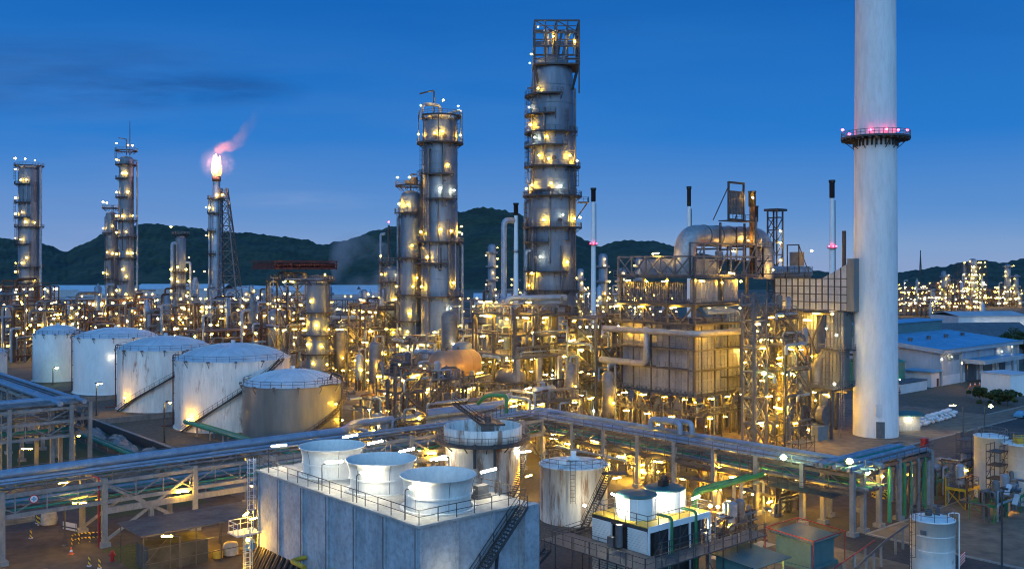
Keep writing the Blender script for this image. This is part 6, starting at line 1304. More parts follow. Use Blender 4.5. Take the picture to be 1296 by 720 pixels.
# thin steam drifting off the far plant before the hills
m = bpy.data.materials.new('steam'); m.use_nodes = True; nt = m.node_tree; nt.nodes.remove(nt.nodes['Principled BSDF'])
pv = nd(nt, 'ShaderNodeVolumePrincipled'); pv.inputs['Color'].default_value = (.9, .85, .88, 1)
tc = nd(nt, 'ShaderNodeTexCoord'); n = nd(nt, 'ShaderNodeTexNoise', Scale=.045, Detail=4.); nt.links.new(tc.outputs['Object'], n.inputs['Vector'])
mr = nd(nt, 'ShaderNodeMapRange'); mr.inputs['From Min'].default_value = .45; mr.inputs['From Max'].default_value = .75; mr.inputs['To Max'].default_value = .03
nt.links.new(n.outputs['Fac'], mr.inputs[0]); nt.links.new(mr.outputs[0], pv.inputs['Density']); nt.links.new(pv.outputs[0], nt.nodes['Material Output'].inputs['Volume']); M['steam'] = m
q = MB(); q.sweep([(0, 0, 6), (4, 0, 20), (-2, 0, 34), (-14, 0, 46), (-20, 0, 52)], [8, 18, 22, 14, 3], 14)
o = q.build('steam_plume', 'steam', None, (W(462, 620), 620, 0)); tag(o, 'faint steam rising before the hills beside the slim columns', 'steam', None, 'stuff')
m2 = m.copy(); m2.name = 'flare_bloom'; mr2 = [x for x in m2.node_tree.nodes if x.type == 'MAP_RANGE'][0]; mr2.inputs['From Min'].default_value = .2; mr2.inputs['To Max'].default_value = .022; M['flare_bloom'] = m2
nt = m2.node_tree; tcx = [x for x in nt.nodes if x.type == 'TEX_COORD'][0]; vl = nd(nt, 'ShaderNodeVectorMath', operation='DISTANCE'); nt.links.new(tcx.outputs['Object'], vl.inputs[0]); vl.inputs[1].default_value = (.5, 0, 78)
m3 = nd(nt, 'ShaderNodeMapRange'); m3.inputs['From Min'].default_value = 2.; m3.inputs['From Max'].default_value = 8.5; m3.inputs['To Min'].default_value = 1.; m3.inputs['To Max'].default_value = 0.; nt.links.new(vl.outputs['Value'], m3.inputs[0])
mm = nd(nt, 'ShaderNodeMath', operation='MULTIPLY'); nt.links.new(mr2.outputs[0], mm.inputs[0]); nt.links.new(m3.outputs[0], mm.inputs[1]); nt.links.new(mm.outputs[0], [x for x in nt.nodes if x.type == 'PRINCIPLED_VOLUME'][0].inputs['Density'])
q = MB(); q.lathe([(8.8 * math.sin(PI * k / 12) + .01, 78 - 8.8 * math.cos(PI * k / 12)) for k in range(13)], 20, (.5, 0, 0))
o = q.build('bloom_volume', 'flare_bloom', None, (fx, fy, 0)); tag(o, 'thin glow volume added for the halo round the flare flame', 'smoke', None, 'stuff')  # volume added to imitate the bloom round the flame
# ================================================================== warehouse side
WH = (115.7, 260.); t = thing('warehouse', 'large pale warehouse with a bright blue roof, raised ridge block and blue loading canopy', 'warehouse', WH, ANG)
LXw, LYw = 50., 44.
b = MB(); b.box((LXw / 2, LYw / 2, 6.2), (LXw, LYw, 7.2))
b.add([(0, 0, 9.8), (0, 22, 11.9), (0, LYw, 9.8), (LXw, 0, 9.8), (LXw, 22, 11.9), (LXw, LYw, 9.8)], [(0, 1, 2), (5, 4, 3)]); b.build('wall', 'wallw', t)
b = MB(); b.box((LXw / 2, LYw / 2, 1.3), (LXw + .12, LYw + .12, 2.6)); b.build('plinth', 'plaster', t)
b = MB()
for z0, z1 in ((0, .35),):
    b.add([(-1.2, -1.2, 9.7), (LXw + 1.2, -1.2, 9.7), (LXw + 1.2, 22, 12.0), (-1.2, 22, 12.0), (LXw + 1.2, LYw + 1.2, 9.7), (-1.2, LYw + 1.2, 9.7)], [(0, 1, 2, 3), (3, 2, 4, 5)])
ro = b.build('roof', 'blueroof', t)
b = MB(); b.box((LXw / 2, -1.25, 9.25), (LXw + 2.5, .18, 1.1)); b.add([(-1.25, -1.3, 8.7), (-1.25, -1.3, 9.8), (-1.25, 22, 12.05), (-1.25, 22, 10.9)], [(0, 1, 2, 3)]); b.build('fascia', 'wallw', ro)
b = MB()
for k in range(14): b.bar((-.8 + k * 3.85, -1.1, 9.74), (-.8 + k * 3.85, 22, 12.04), .16, .1)
b.box((LXw / 2, -1.4, 9.85), (LXw + 2.4, .3, .22)); b.build('sheet_seam', 'blueroof', ro)
for k in range(4):
    b = MB(); b.cyl((7 + k * 11, 12, 10.8), .55, 0, .9, 12); b.lathe([(.85, .9), (.5, 1.25), (.02, 1.3)], 12, (7 + k * 11, 12, 10.8)); b.build('roof_vent', 'grey', ro)
b = MB(); b.box((LXw / 2 - 1, 26, 13.4), (LXw - 2, 8, 3.4)); b.build('ridge_block', 'tealwall', ro); b = MB(); b.box((LXw / 2 - 1, 26, 15.25), (LXw - 1, 9, .3)); b.build('ridge_block_roof', 'blueroof', ro)
b = MB(); b.box((28, -3.3, 6.2), (32, 6.4, .3)); b.build('canopy', 'blueroof', t); b = MB(); b.box((28, -6.55, 6.0), (32.2, .16, 1.2)); b.box((11.95, -3.3, 6.0), (.16, 6.6, 1.2)); b.build('canopy_fascia', 'wallw', t)
for x in (-.2, 11.6, 23, 34, 46, LXw - .2):
    b = MB(); b.box((x, -.3, 4.6), (.5, .5, 9.2)); b.build('column', 'wallw', t)
for x, wd in ((18, 7), (29, 6), (39, 4)):
    b = MB(); b.box((x, -.12, 2.4), (wd, .1, 4.8)); b.build('loading_door', 'roofdk', t)
for x in (5, 9): 
    b = MB(); b.box((x, -.1, 7.2), (3., .1, 1.4)); b.build('window', 'bare', t)
b = MB(); b.box((-3.2, 3.5, 2.0), (4.6, 7, 4.0)); b.build('annex', 'plaster', t); b = MB(); b.box((-3.4, 3.4, 4.2), (6.2, 8.4, .35)); b.build('annex_roof', 'blueroof', t)
b = MB(); b.box((-2, -.06, 1.1), (1.0, .1, 2.1)); b.build('door', 'redst', t)
for p in ((-.6, -.6, 7.2), (4.6, -.8, 7.6), (37, -.8, 7.2), (44, -.9, 8.2), (33, -3, 5.6), (25, -3, 5.6)): lamp(t, p, 'wall')
building('green_shed', 'dark green gabled shed half hidden by the chimney foot', (98., 250.), ANG, 8, 12, 6.8, 'teal', 'teal', .3, 1.8); gs = bpy.data.objects['green_shed']; lamp(gs, (4, -.6, 2.6), 'wall', 0)
building('low_wall_building', 'low white walled store in front of the dark green shed', (98, 243), ANG, 14, 4, 2.4, 'plaster', 'roofdk', .1)
fb = building('floodlit_hall', 'long white hall with floodlit wall behind the blue roofed warehouse', (W(1213, 420), 420), .12, 32, 22, 10.5, 'plaster', 'wallw', .5, 1.5)
for k in range(6): lamp(fb, (9 + k * 4.2, -1.4, 7.8), 'wall')
b = MB(); b.box((6, -.1, 3), (3, .2, 6)); b.build('door', 'roofdk', fb)
building('dark_shed', 'long dark gabled shed roof between warehouse and the floodlit hall', (W(1204, 350), 350), .2, 34, 16, 6.5, 'roofdk', 'roofdk', .8, 4.5)
building('office_block', 'plain white block with a flat roof cut by the picture edge, across the road', (W(1279, 238), 238), ANG - .2, 9, 8, 5.2, 'clean', 'farw', .2)
building('guard_shed', 'tiny open shed with a pale teal roof next to the chimney foot', (W(1133, 186) + 1., 188), ANG - .6, 5, 4, 2.9, 'deckc', 'tealroof', .6, .5); lamp(bpy.data.objects['guard_shed'], (2.5, -.9, 2.4), 'bulb')
t = thing('red_cabinet', 'red fire hose cabinet standing alone at the roadside strip', 'cabinet', G(1170, 569), ANG); b = MB(); b.box((0, 0, 1.0), (1.3, .8, 1.8)); b.box((0, 0, 1.96), (1.45, .95, .12)); b.box((0, 0, .06), (1.2, .7, .12)); b.build('body', 'red', t); b = MB()
for s in (-.33, .33): b.box((s, -.42, 1.0), (.58, .05, 1.6)); b.box((s * .3, -.46, 1.), (.05, .06, .3))
b.build('door', 'red', t)
gs_ = random.Random(3)
for i in range(26):
    x0, y0 = G(1165 + (i % 9) * 5.2 + gs_.uniform(-1, 1), 540 - (i % 9) * 1.5 - (i // 9) * 1.5); q = MB(); s = gs_.uniform(.5, .8)
    for k in range(1): q.sweep([(-s, 0, .32), (-s * .8, 0, .4), (0, 0, .45), (s * .8, 0, .4), (s, 0, .32)], [.12, .34, .42, .34, .12], 8)
    o = q.build('sack', 'brick', None, (x0, y0, (i // 9) * .45), gs_.uniform(0, 3)); tag(o, 'stuffed white sack in the heap beside the tiny teal-roofed shed', 'sack', 'white sacks heaped by the small shed')
for i, px in enumerate((1142, 1146, 1150, 1154)):
    t = thing('gas_cylinder', 'upright red and white gas cylinder by the tiny teal-roofed shed', 'gas cylinder', G(px, 545 - i * .8), 0, 'gas cylinders by the small shed'); q = MB(); q.lathe([(.26, 0), (.26, 1.4), (.12, 1.62), (.02, 1.66)], 12); q.build('body', 'redwhite', t); q = MB(); q.cyl((0, 0, 1.64), .07, 0, .2, 8); q.build('valve', 'steel', t)
post_lamp('street_lamp', 'street lamp with a glowing orange head before the warehouse canopy', *G(1225, 492), 6.6, [(PI * .75, 1.0)], 'bulb')
post_lamp('flood_mast', 'pole with a rosy tube lamp on its crossarm standing at the asphalt road edge', *G(1219, 551), 5.6, [(PI, 1.5), (0, .9)][:1], 'pink')
post_lamp('flood_mast', 'pole with a greenish floodlight beside the dark road, behind the tube-lamp pole', *G(1246, 549), 5.2, [(.3, 1.0)], 'flood')
bp_ = post_lamp('flood_mast', 'tall dark mast in front of the road with two tilted unlit lamp heads', W(1268, 97), 97., 9.4, [(.5, .5), (-.6, 1.0)], 'bulb', 'dark')
for c in list(bp_.children):
    if c.name.startswith('lamp'): bpy.data.objects.remove(c)
for dx, dz in ((.7, 0.), (1.5, -1.)):
    q = MB(); q.bar((dx - .4, -.3, 9.2 + dz), (dx + .2, .2, 10.1 + dz), .5, .16); q.build('lamp_head', 'farw', bp_)
# vehicles and small items by the warehouse
def car(label, x, y, rz, m):
    t = thing('parked_car', label, 'car', (x, y), rz); b = MB()
    pr = [(-2.1, .35), (-2.15, .8), (-1.9, .95), (-1.4, 1.0), (-1.0, 1.42), (.5, 1.45), (1.1, 1.0), (2.0, .85), (2.15, .55), (2.1, .35)]; n = len(pr)
    b.add([(p, s * (.84 if z < 1.1 else .68), z) for s in (-1, 1) for p, z in pr], [tuple(range(n)), tuple(range(2 * n - 1, n - 1, -1))] + [(i, i + n, (i + 1) % n + n, (i + 1) % n) for i in range(n)]); b.build('body', m, t)
    b = MB()
    for s in (-1, 1): b.add([(-1.25, s * .80, 1.02), (.85, s * .80, 1.02), (.45, s * .71, 1.38), (-.95, s * .71, 1.38)], [(0, 1, 2, 3) if s < 0 else (3, 2, 1, 0)])
    b.add([(1.06, -.7, 1.05), (1.06, .7, 1.05), (.6, .6, 1.4), (.6, -.6, 1.4)], [(0, 1, 2, 3)]); b.build('window', 'black', t)
    for sx_ in (-1.3, 1.35):
        for s in (-.8, .8):
            q = MB(); q.sweep([(sx_, s - .1, .33), (sx_, s + .1, .33)], .33, 14); q.build('wheel', 'black', t)
    return t
car('dark blue parked car at the far side of the road, cut by the picture edge', W(1293, 205), 205., ANG, 'blueroof')
car('grey parked car under the loading canopy of the warehouse', *[a + b for a, b in zip(WH, (22, 10))], ANG, 'grey'); car('white parked car beside the warehouse wall near the traffic cones', *[a + b for a, b in zip(WH, (15.5, 4.5))], ANG + .2, 'clean')
def cone(label, x, y, group=None, s=1.):
    t = thing('traffic_cone', label, 'traffic cone', (x, y), 0, group); b = MB(); b.box((0, 0, .03 * s), (.5 * s, .5 * s, .06 * s)); b.lathe([(.2 * s, .06 * s), (.04 * s, .85 * s), (.02, .86 * s)], 12); b.build('body', 'cone', t); b = MB(); b.lathe([(.155 * s, .32 * s), (.11 * s, .52 * s)], 12); b.build('band', 'clean', t)
for i, (px, py) in enumerate(((1228, 489), (1234, 488), (1240, 487.4), (1247, 486.6))): cone('orange traffic cone in the row along the warehouse kerb', *G(px, py), 'cones along the warehouse kerb', 1.2)
for px, py, lab in ((1140, 497, 'wire trolley with a dark top parked before the low white store'),):
    t = thing('trolley', lab, 'trolley', G(px, py), ANG); q = MB(); q.rail([(-3, -1.2, .3), (3, -1.2, .3), (3, 1.2, .3), (-3, 1.2, .3)], 1.4, 1., .07, True); q.build('frame', 'steel', t); q = MB(); q.box((0, 0, .5), (6, 2.4, .3)); q.build('bed', 'dark', t)
# trees
def tree(label, x, y, h, cr, seed, group=None):
    g = random.Random(seed); t = thing('tree', label, 'tree', (x, y), 0, group); q = MB(); q.path([(0, 0, 0), (.15, .1, h * .3), (-.1, .2, h * .6), (0, 0, h * .8)], .2 * h / 8, 7)
    tips = []
    for k in range(7):
        a = k * 2.4; z = h * g.uniform(.3, .55); e = (math.cos(a) * cr * .6, math.sin(a) * cr * .6, h * g.uniform(.6, .9)); q.sweep([(0, .1, z), (e[0] * .5, e[1] * .5, (z + e[2]) / 2 + .2), e], [.11 * h / 8, .07, .03], 5); tips.append(e)
    q.build('trunk', 'rustm', t); q = MB()
    cl = [(Vector(e) + Vector((g.gauss(0, .9), g.gauss(0, .9), g.gauss(0, .6))), g.uniform(.15, .4) * cr) for e in tips + tips] + [(Vector((g.gauss(0, cr * .25), g.gauss(0, cr * .25), h * g.uniform(.65, 1))), cr * .4) for _ in range(6)]
    for c, r in cl:
        for i in range(110):
            d = Vector((g.gauss(0, 1), g.gauss(0, 1), g.gauss(0, .75))).normalized() * r * g.uniform(.45, 1.05); p = c + d; u = Vector((g.gauss(0, 1), g.gauss(0, 1), g.gauss(0, .6))).normalized() * .3; v = u.cross(d).normalized() * .2
            q.add([p - u, p + v, p + u, p - v], [(0, 1, 2, 3)])
    q.build('crown', 'leaf', t)
M['leaf'] = noisy('leaf_green', [(.3, (.02, .045, .015)), (.6, (.05, .085, .025)), (.8, (.07, .09, .03))], .9, sc2=3.)
for i, (px, d, h, cr, lab) in enumerate(((1283, 330, 10, 4.5, 'dark rounded tree behind the far corner of the blue roof'), (1296, 315, 9, 4, 'dark tree at the picture edge behind the warehouse'), (1240, 228, 3.2, 2.2, 'low dark tree beside the road before the warehouse'), (1275, 222, 3.0, 2.4, 'bushy low tree opposite the white block at the road'), (1258, 226, 2.6, 2., 'small bush between two low trees on the road verge'))): tree(lab, W(px, d), d, h, cr, 40 + i)
# ================================================================== right front: tank bay, racks, sheds
unit('process_unit', 'low green pipe frame with pumps before the scaffolded white tanks', 0, 0, 13, 5, [2.6], 4, 1, 51, 2, 26, 'tube', 'teal', fit=14, xy=(W(1190, 139), 139), stair=False, lad=False, pw=.16, rmax=.18, rails=False, deckp=.3)
unit('process_unit', 'yellow railed valve platform lit by a tube lamp near the scaffolded tanks', 0, 0, 4, 2.6, [2.8], 1, 1, 52, 1, 8, 'tube', 'yellow', fit=5, xy=(W(1218, 129), 129), stair=False, lad=False, pw=.14, rmax=.14, deckp=1)
yp = bpy.data.objects['process_unit.013'] if 'process_unit.013' in bpy.data.objects else None
unit('process_unit', 'row of pumps and green pipes on the kerb below the white tanks', 0, 0, 12, 3, [2.4], 3, 1, 53, 1, 18, 'bulb', 'green', fit=16, xy=(W(1268, 125), 125), stair=False, lad=False, pw=.14, rmax=.16, rails=False, deckp=.0)
def scaffold(label, px, d, sa, sb, H, n):
    t = thing('scaffold_tower', label, 'scaffold', (W(px, d), d), ANG); b = MB(); k = 0
    for x in (-sa / 2, 0, sa / 2):
        for y in (-sb / 2, sb / 2): b.bar((x, y, 0), (x, y, H + 1), .08)
    for i in range(n):
        z = H * (i + 1) / n
        for y in (-sb / 2, sb / 2): b.bar((-sa / 2, y, z), (sa / 2, y, z), .07); b.bar((-sa / 2, y, z + .9), (sa / 2, y, z + .9), .06); b.bar((-sa / 2, y, z - H / n), (sa / 2, y, z), .06)
        for x in (-sa / 2, sa / 2): b.bar((x, -sb / 2, z), (x, sb / 2, z), .07)
    b.build('frame', 'dark', t)
    for i in range(n):
        q = MB(); q.box((0, 0, H * (i + 1) / n + .05), (sa - .1, sb - .1, .06)); q.build('plank_deck', 'grate', t)
scaffold('dark tube scaffold standing in front of the narrow white tank', 1262, 130, 2.6, 1.8, 7.2, 4)
scaffold('dark scaffold left of the narrow white tank, free of it', 1226, 140, 3.2, 2.2, 7.0, 4)
scaffold('thin brown scaffold by the blue pipe rack on the sandy paving', 1012, 150, 4.5, 2.5, 4.8, 2)
for px, d, L_, Wd, h, lab, rail_ in ((950, 97.5, 5.2, 4.6, 3.1, 'low teal sheet shed open and yellow-lit on one side', False), (1019, 104.5, 4.6, 4.2, 3.4, 'small teal shed with a ribbed roof framed by red pipe', True)):
    x, y = W(px, d), d; t = thing('teal_shed', lab, 'shed', (x, y), ANG); b = MB()
    if rail_: b.box((0, 0, 1.7), (L_, Wd, 2.6)); b.box((0, 0, .2), (L_ + .6, Wd + .6, .4))
    else:
        b.box((0, Wd / 2 - .05, 1.4), (L_, .1, 2.8)); b.box((-L_ / 2 + .05, -.03, 1.4), (.1, Wd - .14, 2.8)); b.box((L_ / 2 - .1, -Wd / 2 + .1, 1.4), (.15, .15, 2.8))
        for k in range(3): b.box((-1.2 + k * 1.4, .9, .7), (.9, .7, 1.2))
    b.build('wall', 'tealwall', t); b = MB(); e = .45
    b.add([(-L_ / 2 - e, -Wd / 2 - e, h - .35), (L_ / 2 + e, -Wd / 2 - e, h - .35), (L_ / 2 + e, Wd / 2 + e, h), (-L_ / 2 - e, Wd / 2 + e, h), (-L_ / 2 - e, -Wd / 2 - e, h - .43), (L_ / 2 + e, -Wd / 2 - e, h - .43), (L_ / 2 + e, Wd / 2 + e, h - .08), (-L_ / 2 - e, Wd / 2 + e, h - .08)], [(0, 1, 2, 3), (7, 6, 5, 4), (0, 4, 5, 1), (1, 5, 6, 2), (2, 6, 7, 3), (3, 7, 4, 0)]); b.build('roof', 'tealroof', t)
    if rail_:
        q = MB(); P = [(-L_ / 2 - .8, -Wd / 2 - .8, h + .1), (L_ / 2 + .8, -Wd / 2 - .8, h + .1), (L_ / 2 + .8, Wd / 2 + .8, h + .4), (-L_ / 2 - .8, Wd / 2 + .8, h + .4)]
        for a_, c_ in zip(P, P[1:] + P[:1]): q.bar(a_, c_, .1); q.bar(a_, (a_[0], a_[1], 0), .07)
        q.build('pipe_guard', 'red', t); lamp(t, (L_ / 2 + 1.2, 1, 1.6), 'bulb')
    else: lamp(t, (.6, -.6, 2.3), 'tube'); lamp(t, (L_ / 2 - .8, .5, 2.2), 'bulb')
unit('process_unit', 'low valve and hose assembly between green pipe bend and teal sheds', 92, 68, 6, 4, [2.2], 2, 1, 54, 5, 22, 'bulb', 'steel', fit=14, stair=False, lad=False, pw=.14, rmax=.14, rails=False, deckp=0)
post_lamp('post_lamp', 'waist-high lit lamp post among valves left of the red-framed teal shed', W(968, 113), 113., 3.4, [(0, .1)], 'bulb', r=.06)
post_lamp('post_lamp', 'lit lamp post by the green pipe bends near the cooling unit', W(930, 116), 116., 3.8, [(PI, .3)], 'bulb', r=.06)
post_lamp('post_lamp', 'low lamp post under the long pipe rack near the fat green pipe', W(915, 120), 120., 4.2, [(PI, .4)], 'tube', r=.06)
t = thing('notice_board', 'small white notice board on legs under the rack end', 'sign', (W(1100, 136), 136), ANG); b = MB()
for s in (-.7, .7): b.box((s, 0, .8), (.08, .08, 1.6))
b.build('leg', 'steel', t); b = MB(); b.box((0, -.06, 1.7), (1.8, .06, 1.2)); b.build('board', 'plaster', t); b = MB()
for k in range(4): b.box((0, -.1, 1.35 + k * .22), (1.3, .02, .07))
b.build('lettering', 'redst', t)
for i in range(7):
    t = thing('hazard_drum', 'black and yellow painted drum in the cluster beside the rack end', 'drum', (W(1106 + i * 2.6, 134.5 - (i % 3) * .6), 134.5 - (i % 3) * .6), 0, 'striped drums by the rack end'); q = MB(); q.lathe([(.3, 0), (.31, .28), (.3, .3), (.31, .6), (.3, .62), (.3, .9), (.02, .9)], 14); q.build('body', 'hazard', t)
t = thing('barrier_fence', 'red and white slatted barrier standing beside the small white tank', 'barrier', (W(1218, 104), 104), ANG + .2); b = MB()
for k in range(6): b.box((k * .42 - 1, 0, .6), (.1, .06, 1.2))
b.box((0, .04, .3), (2.5, .05, .1)); b.box((0, .04, 1.0), (2.5, .05, .1)); b.build('panel', 'redwhite', t)
# ================================================================== left front
t = thing('scaffold_shed', 'open tube-framed shed with a patched dark roof at the foot of the cooling tower', 'shed', (W(180, 99.6), 99.6), ANG); b = MB(); b.box((8.4, 3, 4.3), (17.4, 7.2, .14)); b.build('roof', 'canvas', t)
b = MB()
for i in range(7):
    for y in (-.4, 6.4): b.bar((i * 2.8, y, 0), (i * 2.8, y, 4.3), .09)
    if i < 6:
        for z in (1.3, 2.8): b.bar((i * 2.8, -.4, z), (i * 2.8 + 2.8, -.4, z), .07)
    b.bar((i * 2.8, -.4, 4.2), (i * 2.8, 6.4, 4.2), .08)
b.bar((0, -.4, 1.2), (2.8, -.4, 4), .07); b.build('tube_frame', 'steel', t)
b = MB(); b.box((4.2, 2.6, 1.3), (6.5, 3.5, 2.6)); b.build('tarpaulin', 'tarp', t); lamp(t, (9, 4.5, 3.6), 'bulb'); lamp(t, (13.5, 2, 3.4), 'tube')
for i, (x, y, s, m, lab) in enumerate(((10.2, 1.2, 1.1, 'deckc', 'wrapped pale pallet load under the patched shed roof'), (12.6, 1.6, .9, 'blueroof', 'low blue covered load under the patched shed roof'), (8.6, .9, .7, 'yellow', 'yellow crate in the patched roof shed'))):
    xx, yy = W(180, 99.6) + x * CV - y * SV, 99.6 + x * SV + y * CV; t = thing('pallet_load', lab, 'pallet load', (xx, yy), ANG); q = MB(); q.box((0, 0, .07), (s * 1.7, s * 1.5, .14)); q.build('pallet', 'rustm', t); q = MB()
    q.lathe([(s * .8, .15), (s * .82, s * .9), (s * .7, s * 1.25), (.03, s * 1.35)], 8); q.build('load', m, t)
post_lamp('post_lamp', 'lamp post with a bright yellow tube reaching over the patched shed roof', W(228, 97), 97., 4.9, [(PI * 1.02, .8)], 'tube', r=.1)
post_lamp('post_lamp', 'short lamp post with a lit tube by the teal pipe bend at the picture bottom', W(290, 93), 93., 2.6, [(0, .2)], 'tube', r=.07)
post_lamp('post_lamp', 'pole with a yellow tube lamp under the double-decked rack near the traffic barrier', W(82, 110.5), 110.5, 4.9, [(0, 1.2)], 'tube', r=.08)
post_lamp('post_lamp', 'pole with a yellow tube lamp between the concrete posts of the high corner rack', W(24, 146), 146., 4.4, [(0, .7)], 'tube', r=.08)
post_lamp('post_lamp', 'lamp on a post glowing orange behind the cooling tower ladder', W(326, 118), 118., 5.2, [(PI, .2)], 'bulb', r=.08)
for i, (px, py, zt, lab) in enumerate(((67, 487, 467, 'floodlight post before the narrow peaked tank'), (122, 526, 486, 'floodlight post before the clean domed tank'), (208, 560, 510, 'floodlight post before the tank with the lit stairway'))):
    x, y = G(px, py); d = y; post_lamp('floodlight_post', lab, x, y, max(4.5, Zp(zt, d)), [(.2, .45), (-.9, .4)][:1 + i % 2], 'flood' if i < 1 else 'bulb', 'dark', r=.12)
def wall_run(label, pts, h, wth, m):
    t = thing('bund_wall', label, 'wall', (0, 0)); q = MB()
    for a_, c_ in zip(pts, pts[1:]):
        p, r_ = grid(*a_), grid(*c_); q.bar((p[0], p[1], h / 2), (r_[0], r_[1], h / 2), wth, h)
    q.build('wall', m, t); q = MB()
    for a_, c_ in zip(pts, pts[1:]):
        p, r_ = grid(*a_), grid(*c_); q.bar((p[0], p[1], h + .07), (r_[0], r_[1], h + .07), wth + .15, .14)
    q.build('coping', 'post', t)
wall_run('dark stained bund wall around the white tanks', [(63, 322), (63, 152), (100, 152)], 1.7, .35, 'dark')
wall_run('low bund wall between the tank with the lit stairway and its rusty neighbour', [(63.4, 203), (104, 203)], 1.0, .3, 'post')
wall_run('low bund wall between the clean domed tank and its blotched neighbour', [(63.4, 239), (104, 239)], 1.0, .3, 'post')
gr_ = random.Random(9)
for i in range(9):
    a_, b_ = (59.6 + gr_.uniform(0, 2.4), 160 + i * 5.5); x, y = grid(a_, b_); q = MB(); q.lathe([(1.6, 0), (1.3, .5), (.7, .9), (.05, 1.05)], 9)
    q.v = [(p[0] * gr_.uniform(.8, 1.3), p[1] * gr_.uniform(.8, 1.3), p[2] * gr_.uniform(.7, 1.2)) for p in q.v]; q.sm = [False] * len(q.f)
    o = q.build('rubble_heap', 'post', None, (x, y, 0), ANG + PI / 2); o.scale = (1.8, .9, 1); tag(o, 'grey rubble heap lying along the dark bund wall', 'rubble heap', 'rubble heaps along the bund wall')
# road furniture by the concrete rack post
cone('orange traffic cone with a white band by the striped guard rail', *G(90, 701)); 
t = thing('guard_rail', 'curved yellow and black striped guard rail round the concrete rack post', 'guard rail', G(108, 690)); q = MB()
P = [(2.4 * math.cos(a_), 1.6 * math.sin(a_)) for a_ in [PI * .98 - k * .28 for k in range(7)]]
for z in (.55, 1.1): q.path([(p[0] + .8, p[1], z) for p in P], .07, 6)
q.build('rail', 'hazard', t); q = MB()
for p in P[::2]: q.bar((p[0] + .8, p[1], 0), (p[0] + .8, p[1], 1.1), .1)
q.build('post', 'hazard', t)
for px, py, lab in ((113, 716, 'short black and yellow bollard on the grass below the guard rail'), (39, 681, 'black and yellow bollard under the left span of the double-decked rack'), (126, 719, 'black and yellow bollard next to the red hydrant'), (50, 664, 'stout striped bollard beside the wrapped grey bundle'), (47, 662, 'stout striped bollard leaning at the wrapped grey bundle')):
    t = thing('bollard', lab, 'bollard', G(px, py)); q = MB(); q.lathe([(.12, .08), (.12, 1.05), (.02, 1.1)], 10); q.build('post', 'hazard', t); q = MB(); q.cyl((0, 0, 0), .25, 0, .1, 12); q.build('base', 'plaster', t)
t = thing('hydrant', 'red hydrant at the foot of the concrete rack post', 'hydrant', (W(142, 105), 105)); q = MB(); q.cyl((0, 0, 0), .2, 0, .9, 12); q.lathe([(.26, .9), (.2, 1.1), (.02, 1.2)], 12); q.build('body', 'red', t); q = MB(); q.sweep([(-.4, 0, .7), (.4, 0, .7)], .1, 8); q.build('outlet', 'red', t)
t = thing('fire_riser', 'red vertical fire pipe strapped up beside the concrete rack post', 'pipe', (-47.25, 110.2)); q = MB(); q.path([(0, 0, 0), (0, 0, 8), (-1, .6, 8)], .12, 8); q.build('run', 'red', t)
t = thing('barrier_board', 'white barrier board with a tall pole beside the tube lamp', 'barrier', G(88, 673), -.5); q = MB(); q.box((0, 0, .9), (2.6, .08, .5)); q.box((0, 0, .35), (2.6, .06, .2)); q.build('board', 'plaster', t); q = MB(); q.bar((-1.2, 0, 0), (-1.2, 0, 3.4), .1); q.bar((1.2, 0, 0), (1.2, 0, 1.1), .09); q.box((-1.2, 0, .04), (.2, .9, .08)); q.box((1.2, 0, .04), (.2, .9, .08)); q.build('leg', 'steel', t)
t = thing('wrapped_bundle', 'wrapped grey bundle leaning on a post beneath the rack', 'bundle', G(62, 664), .3); q = MB(); q.lathe([(.9, 0), (1.0, .7), (.8, 1.6), (.3, 2.0), (.03, 2.05)], 9); q.v = [(p[0] * gr_.uniform(.85, 1.15), p[1] * .6 * gr_.uniform(.9, 1.1), p[2]) for p in q.v]; q.build('wrap', 'deckc', t); q = MB(); q.box((0, 0, .05), (2.2, 1.4, .1)); q.build('pallet', 'rustm', t)
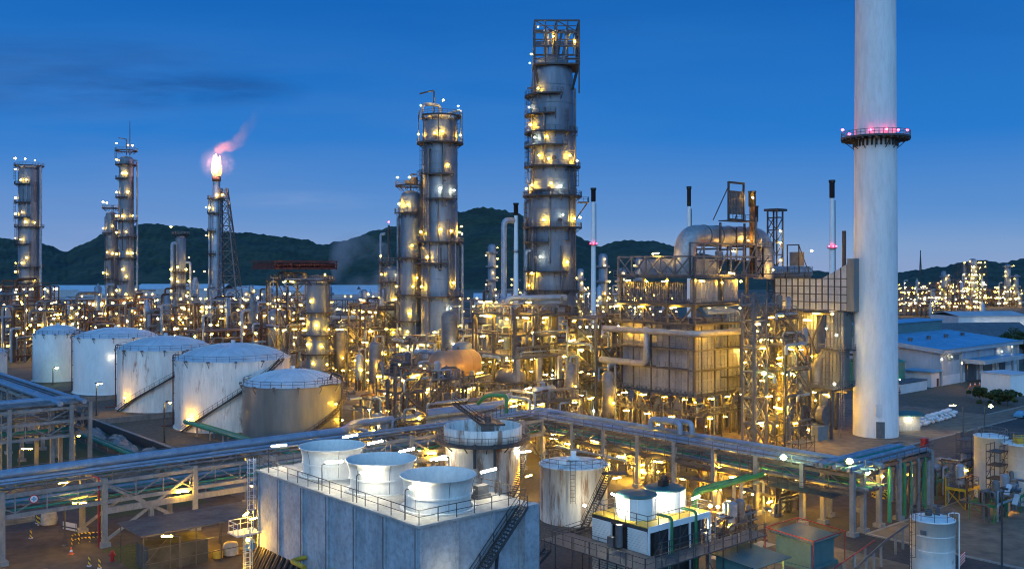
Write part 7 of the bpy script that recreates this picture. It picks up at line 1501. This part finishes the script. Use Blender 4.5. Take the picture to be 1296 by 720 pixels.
t = thing('round_sign', 'round white sign with red rim and blue cross hung on the rack beam', 'sign', (0, 0)); t.location = (W(43, 104.2), 104.2, Zp(631, 104.2)); t.rotation_euler = (0, 0, .3)
q = MB(); q.sweep([(0, 0, 0), (0, .06, 0)], .48, 24); q.build('rim', 'red', t); q = MB(); q.sweep([(0, -.03, 0), (0, .02, 0)], .37, 24); q.build('disc', 'plaster', t); q = MB(); q.box((0, -.06, 0), (.5, .03, .16)); q.box((0, -.061, 0), (.16, .03, .5)); q.build('mark', 'blueroof', t)
t = thing('slab_stack', 'flat concrete slabs stacked on the asphalt beneath the rack', 'slab stack', G(20, 660), ANG); q = MB()
for k in range(3): q.box((k * .1, 0, .12 + k * .24), (4 - k * .3, 2.6, .2))
q.build('slab', 'post', t)
# paved yard details: low concrete block, kerb wall, hose reels
t = thing('kerb_wall', 'low pale kerb wall across the open paving beyond the bare metal tank', 'wall', (0, 0)); q = MB(); p, r_ = grid(112, 190), grid(134, 178); q.bar((*p, .4), (*r_, .4), .5, .8); q.build('wall', 'post', t)
post_lamp('post_lamp', 'lamp post lighting the open paving before the wide lit pipe floors', *grid(124, 214), 7.5, [(-1.2, .6)], 'tube', r=.1)  # extra lamp, added so the paving is lit
for i in range(3, 6):
    a_, b_ = 113 + i * 3.4, 206 - (i % 2) * 12; t = thing('pump_skid', ('grey pump skid at the near edge of the open paving', 'grey pump skid farther along the open paving', 'third grey pump skid on the paving, by the kerb wall', 'pump skid in the middle of the open paving', 'pump skid near the lit floors on the open paving', 'last pump skid at the lit far edge of the paving')[i], 'pump', grid(a_, b_), ANG)
    q = MB(); q.box((0, 0, .25), (2.6, 1.2, .5)); q.build('base', 'post', t); q = MB(); q.sweep([(-1, 0, .95), (.2, 0, .95)], .42, 12); q.build('motor', 'grey', t); q = MB(); q.sweep([(.5, 0, .95), (.9, 0, .95)], .55, 14); q.path([(.7, 0, 1.2), (.7, 0, 2.4), (.7, 1.4, 2.4)], .14, 8); q.build('pump_head', 'alu2', t)
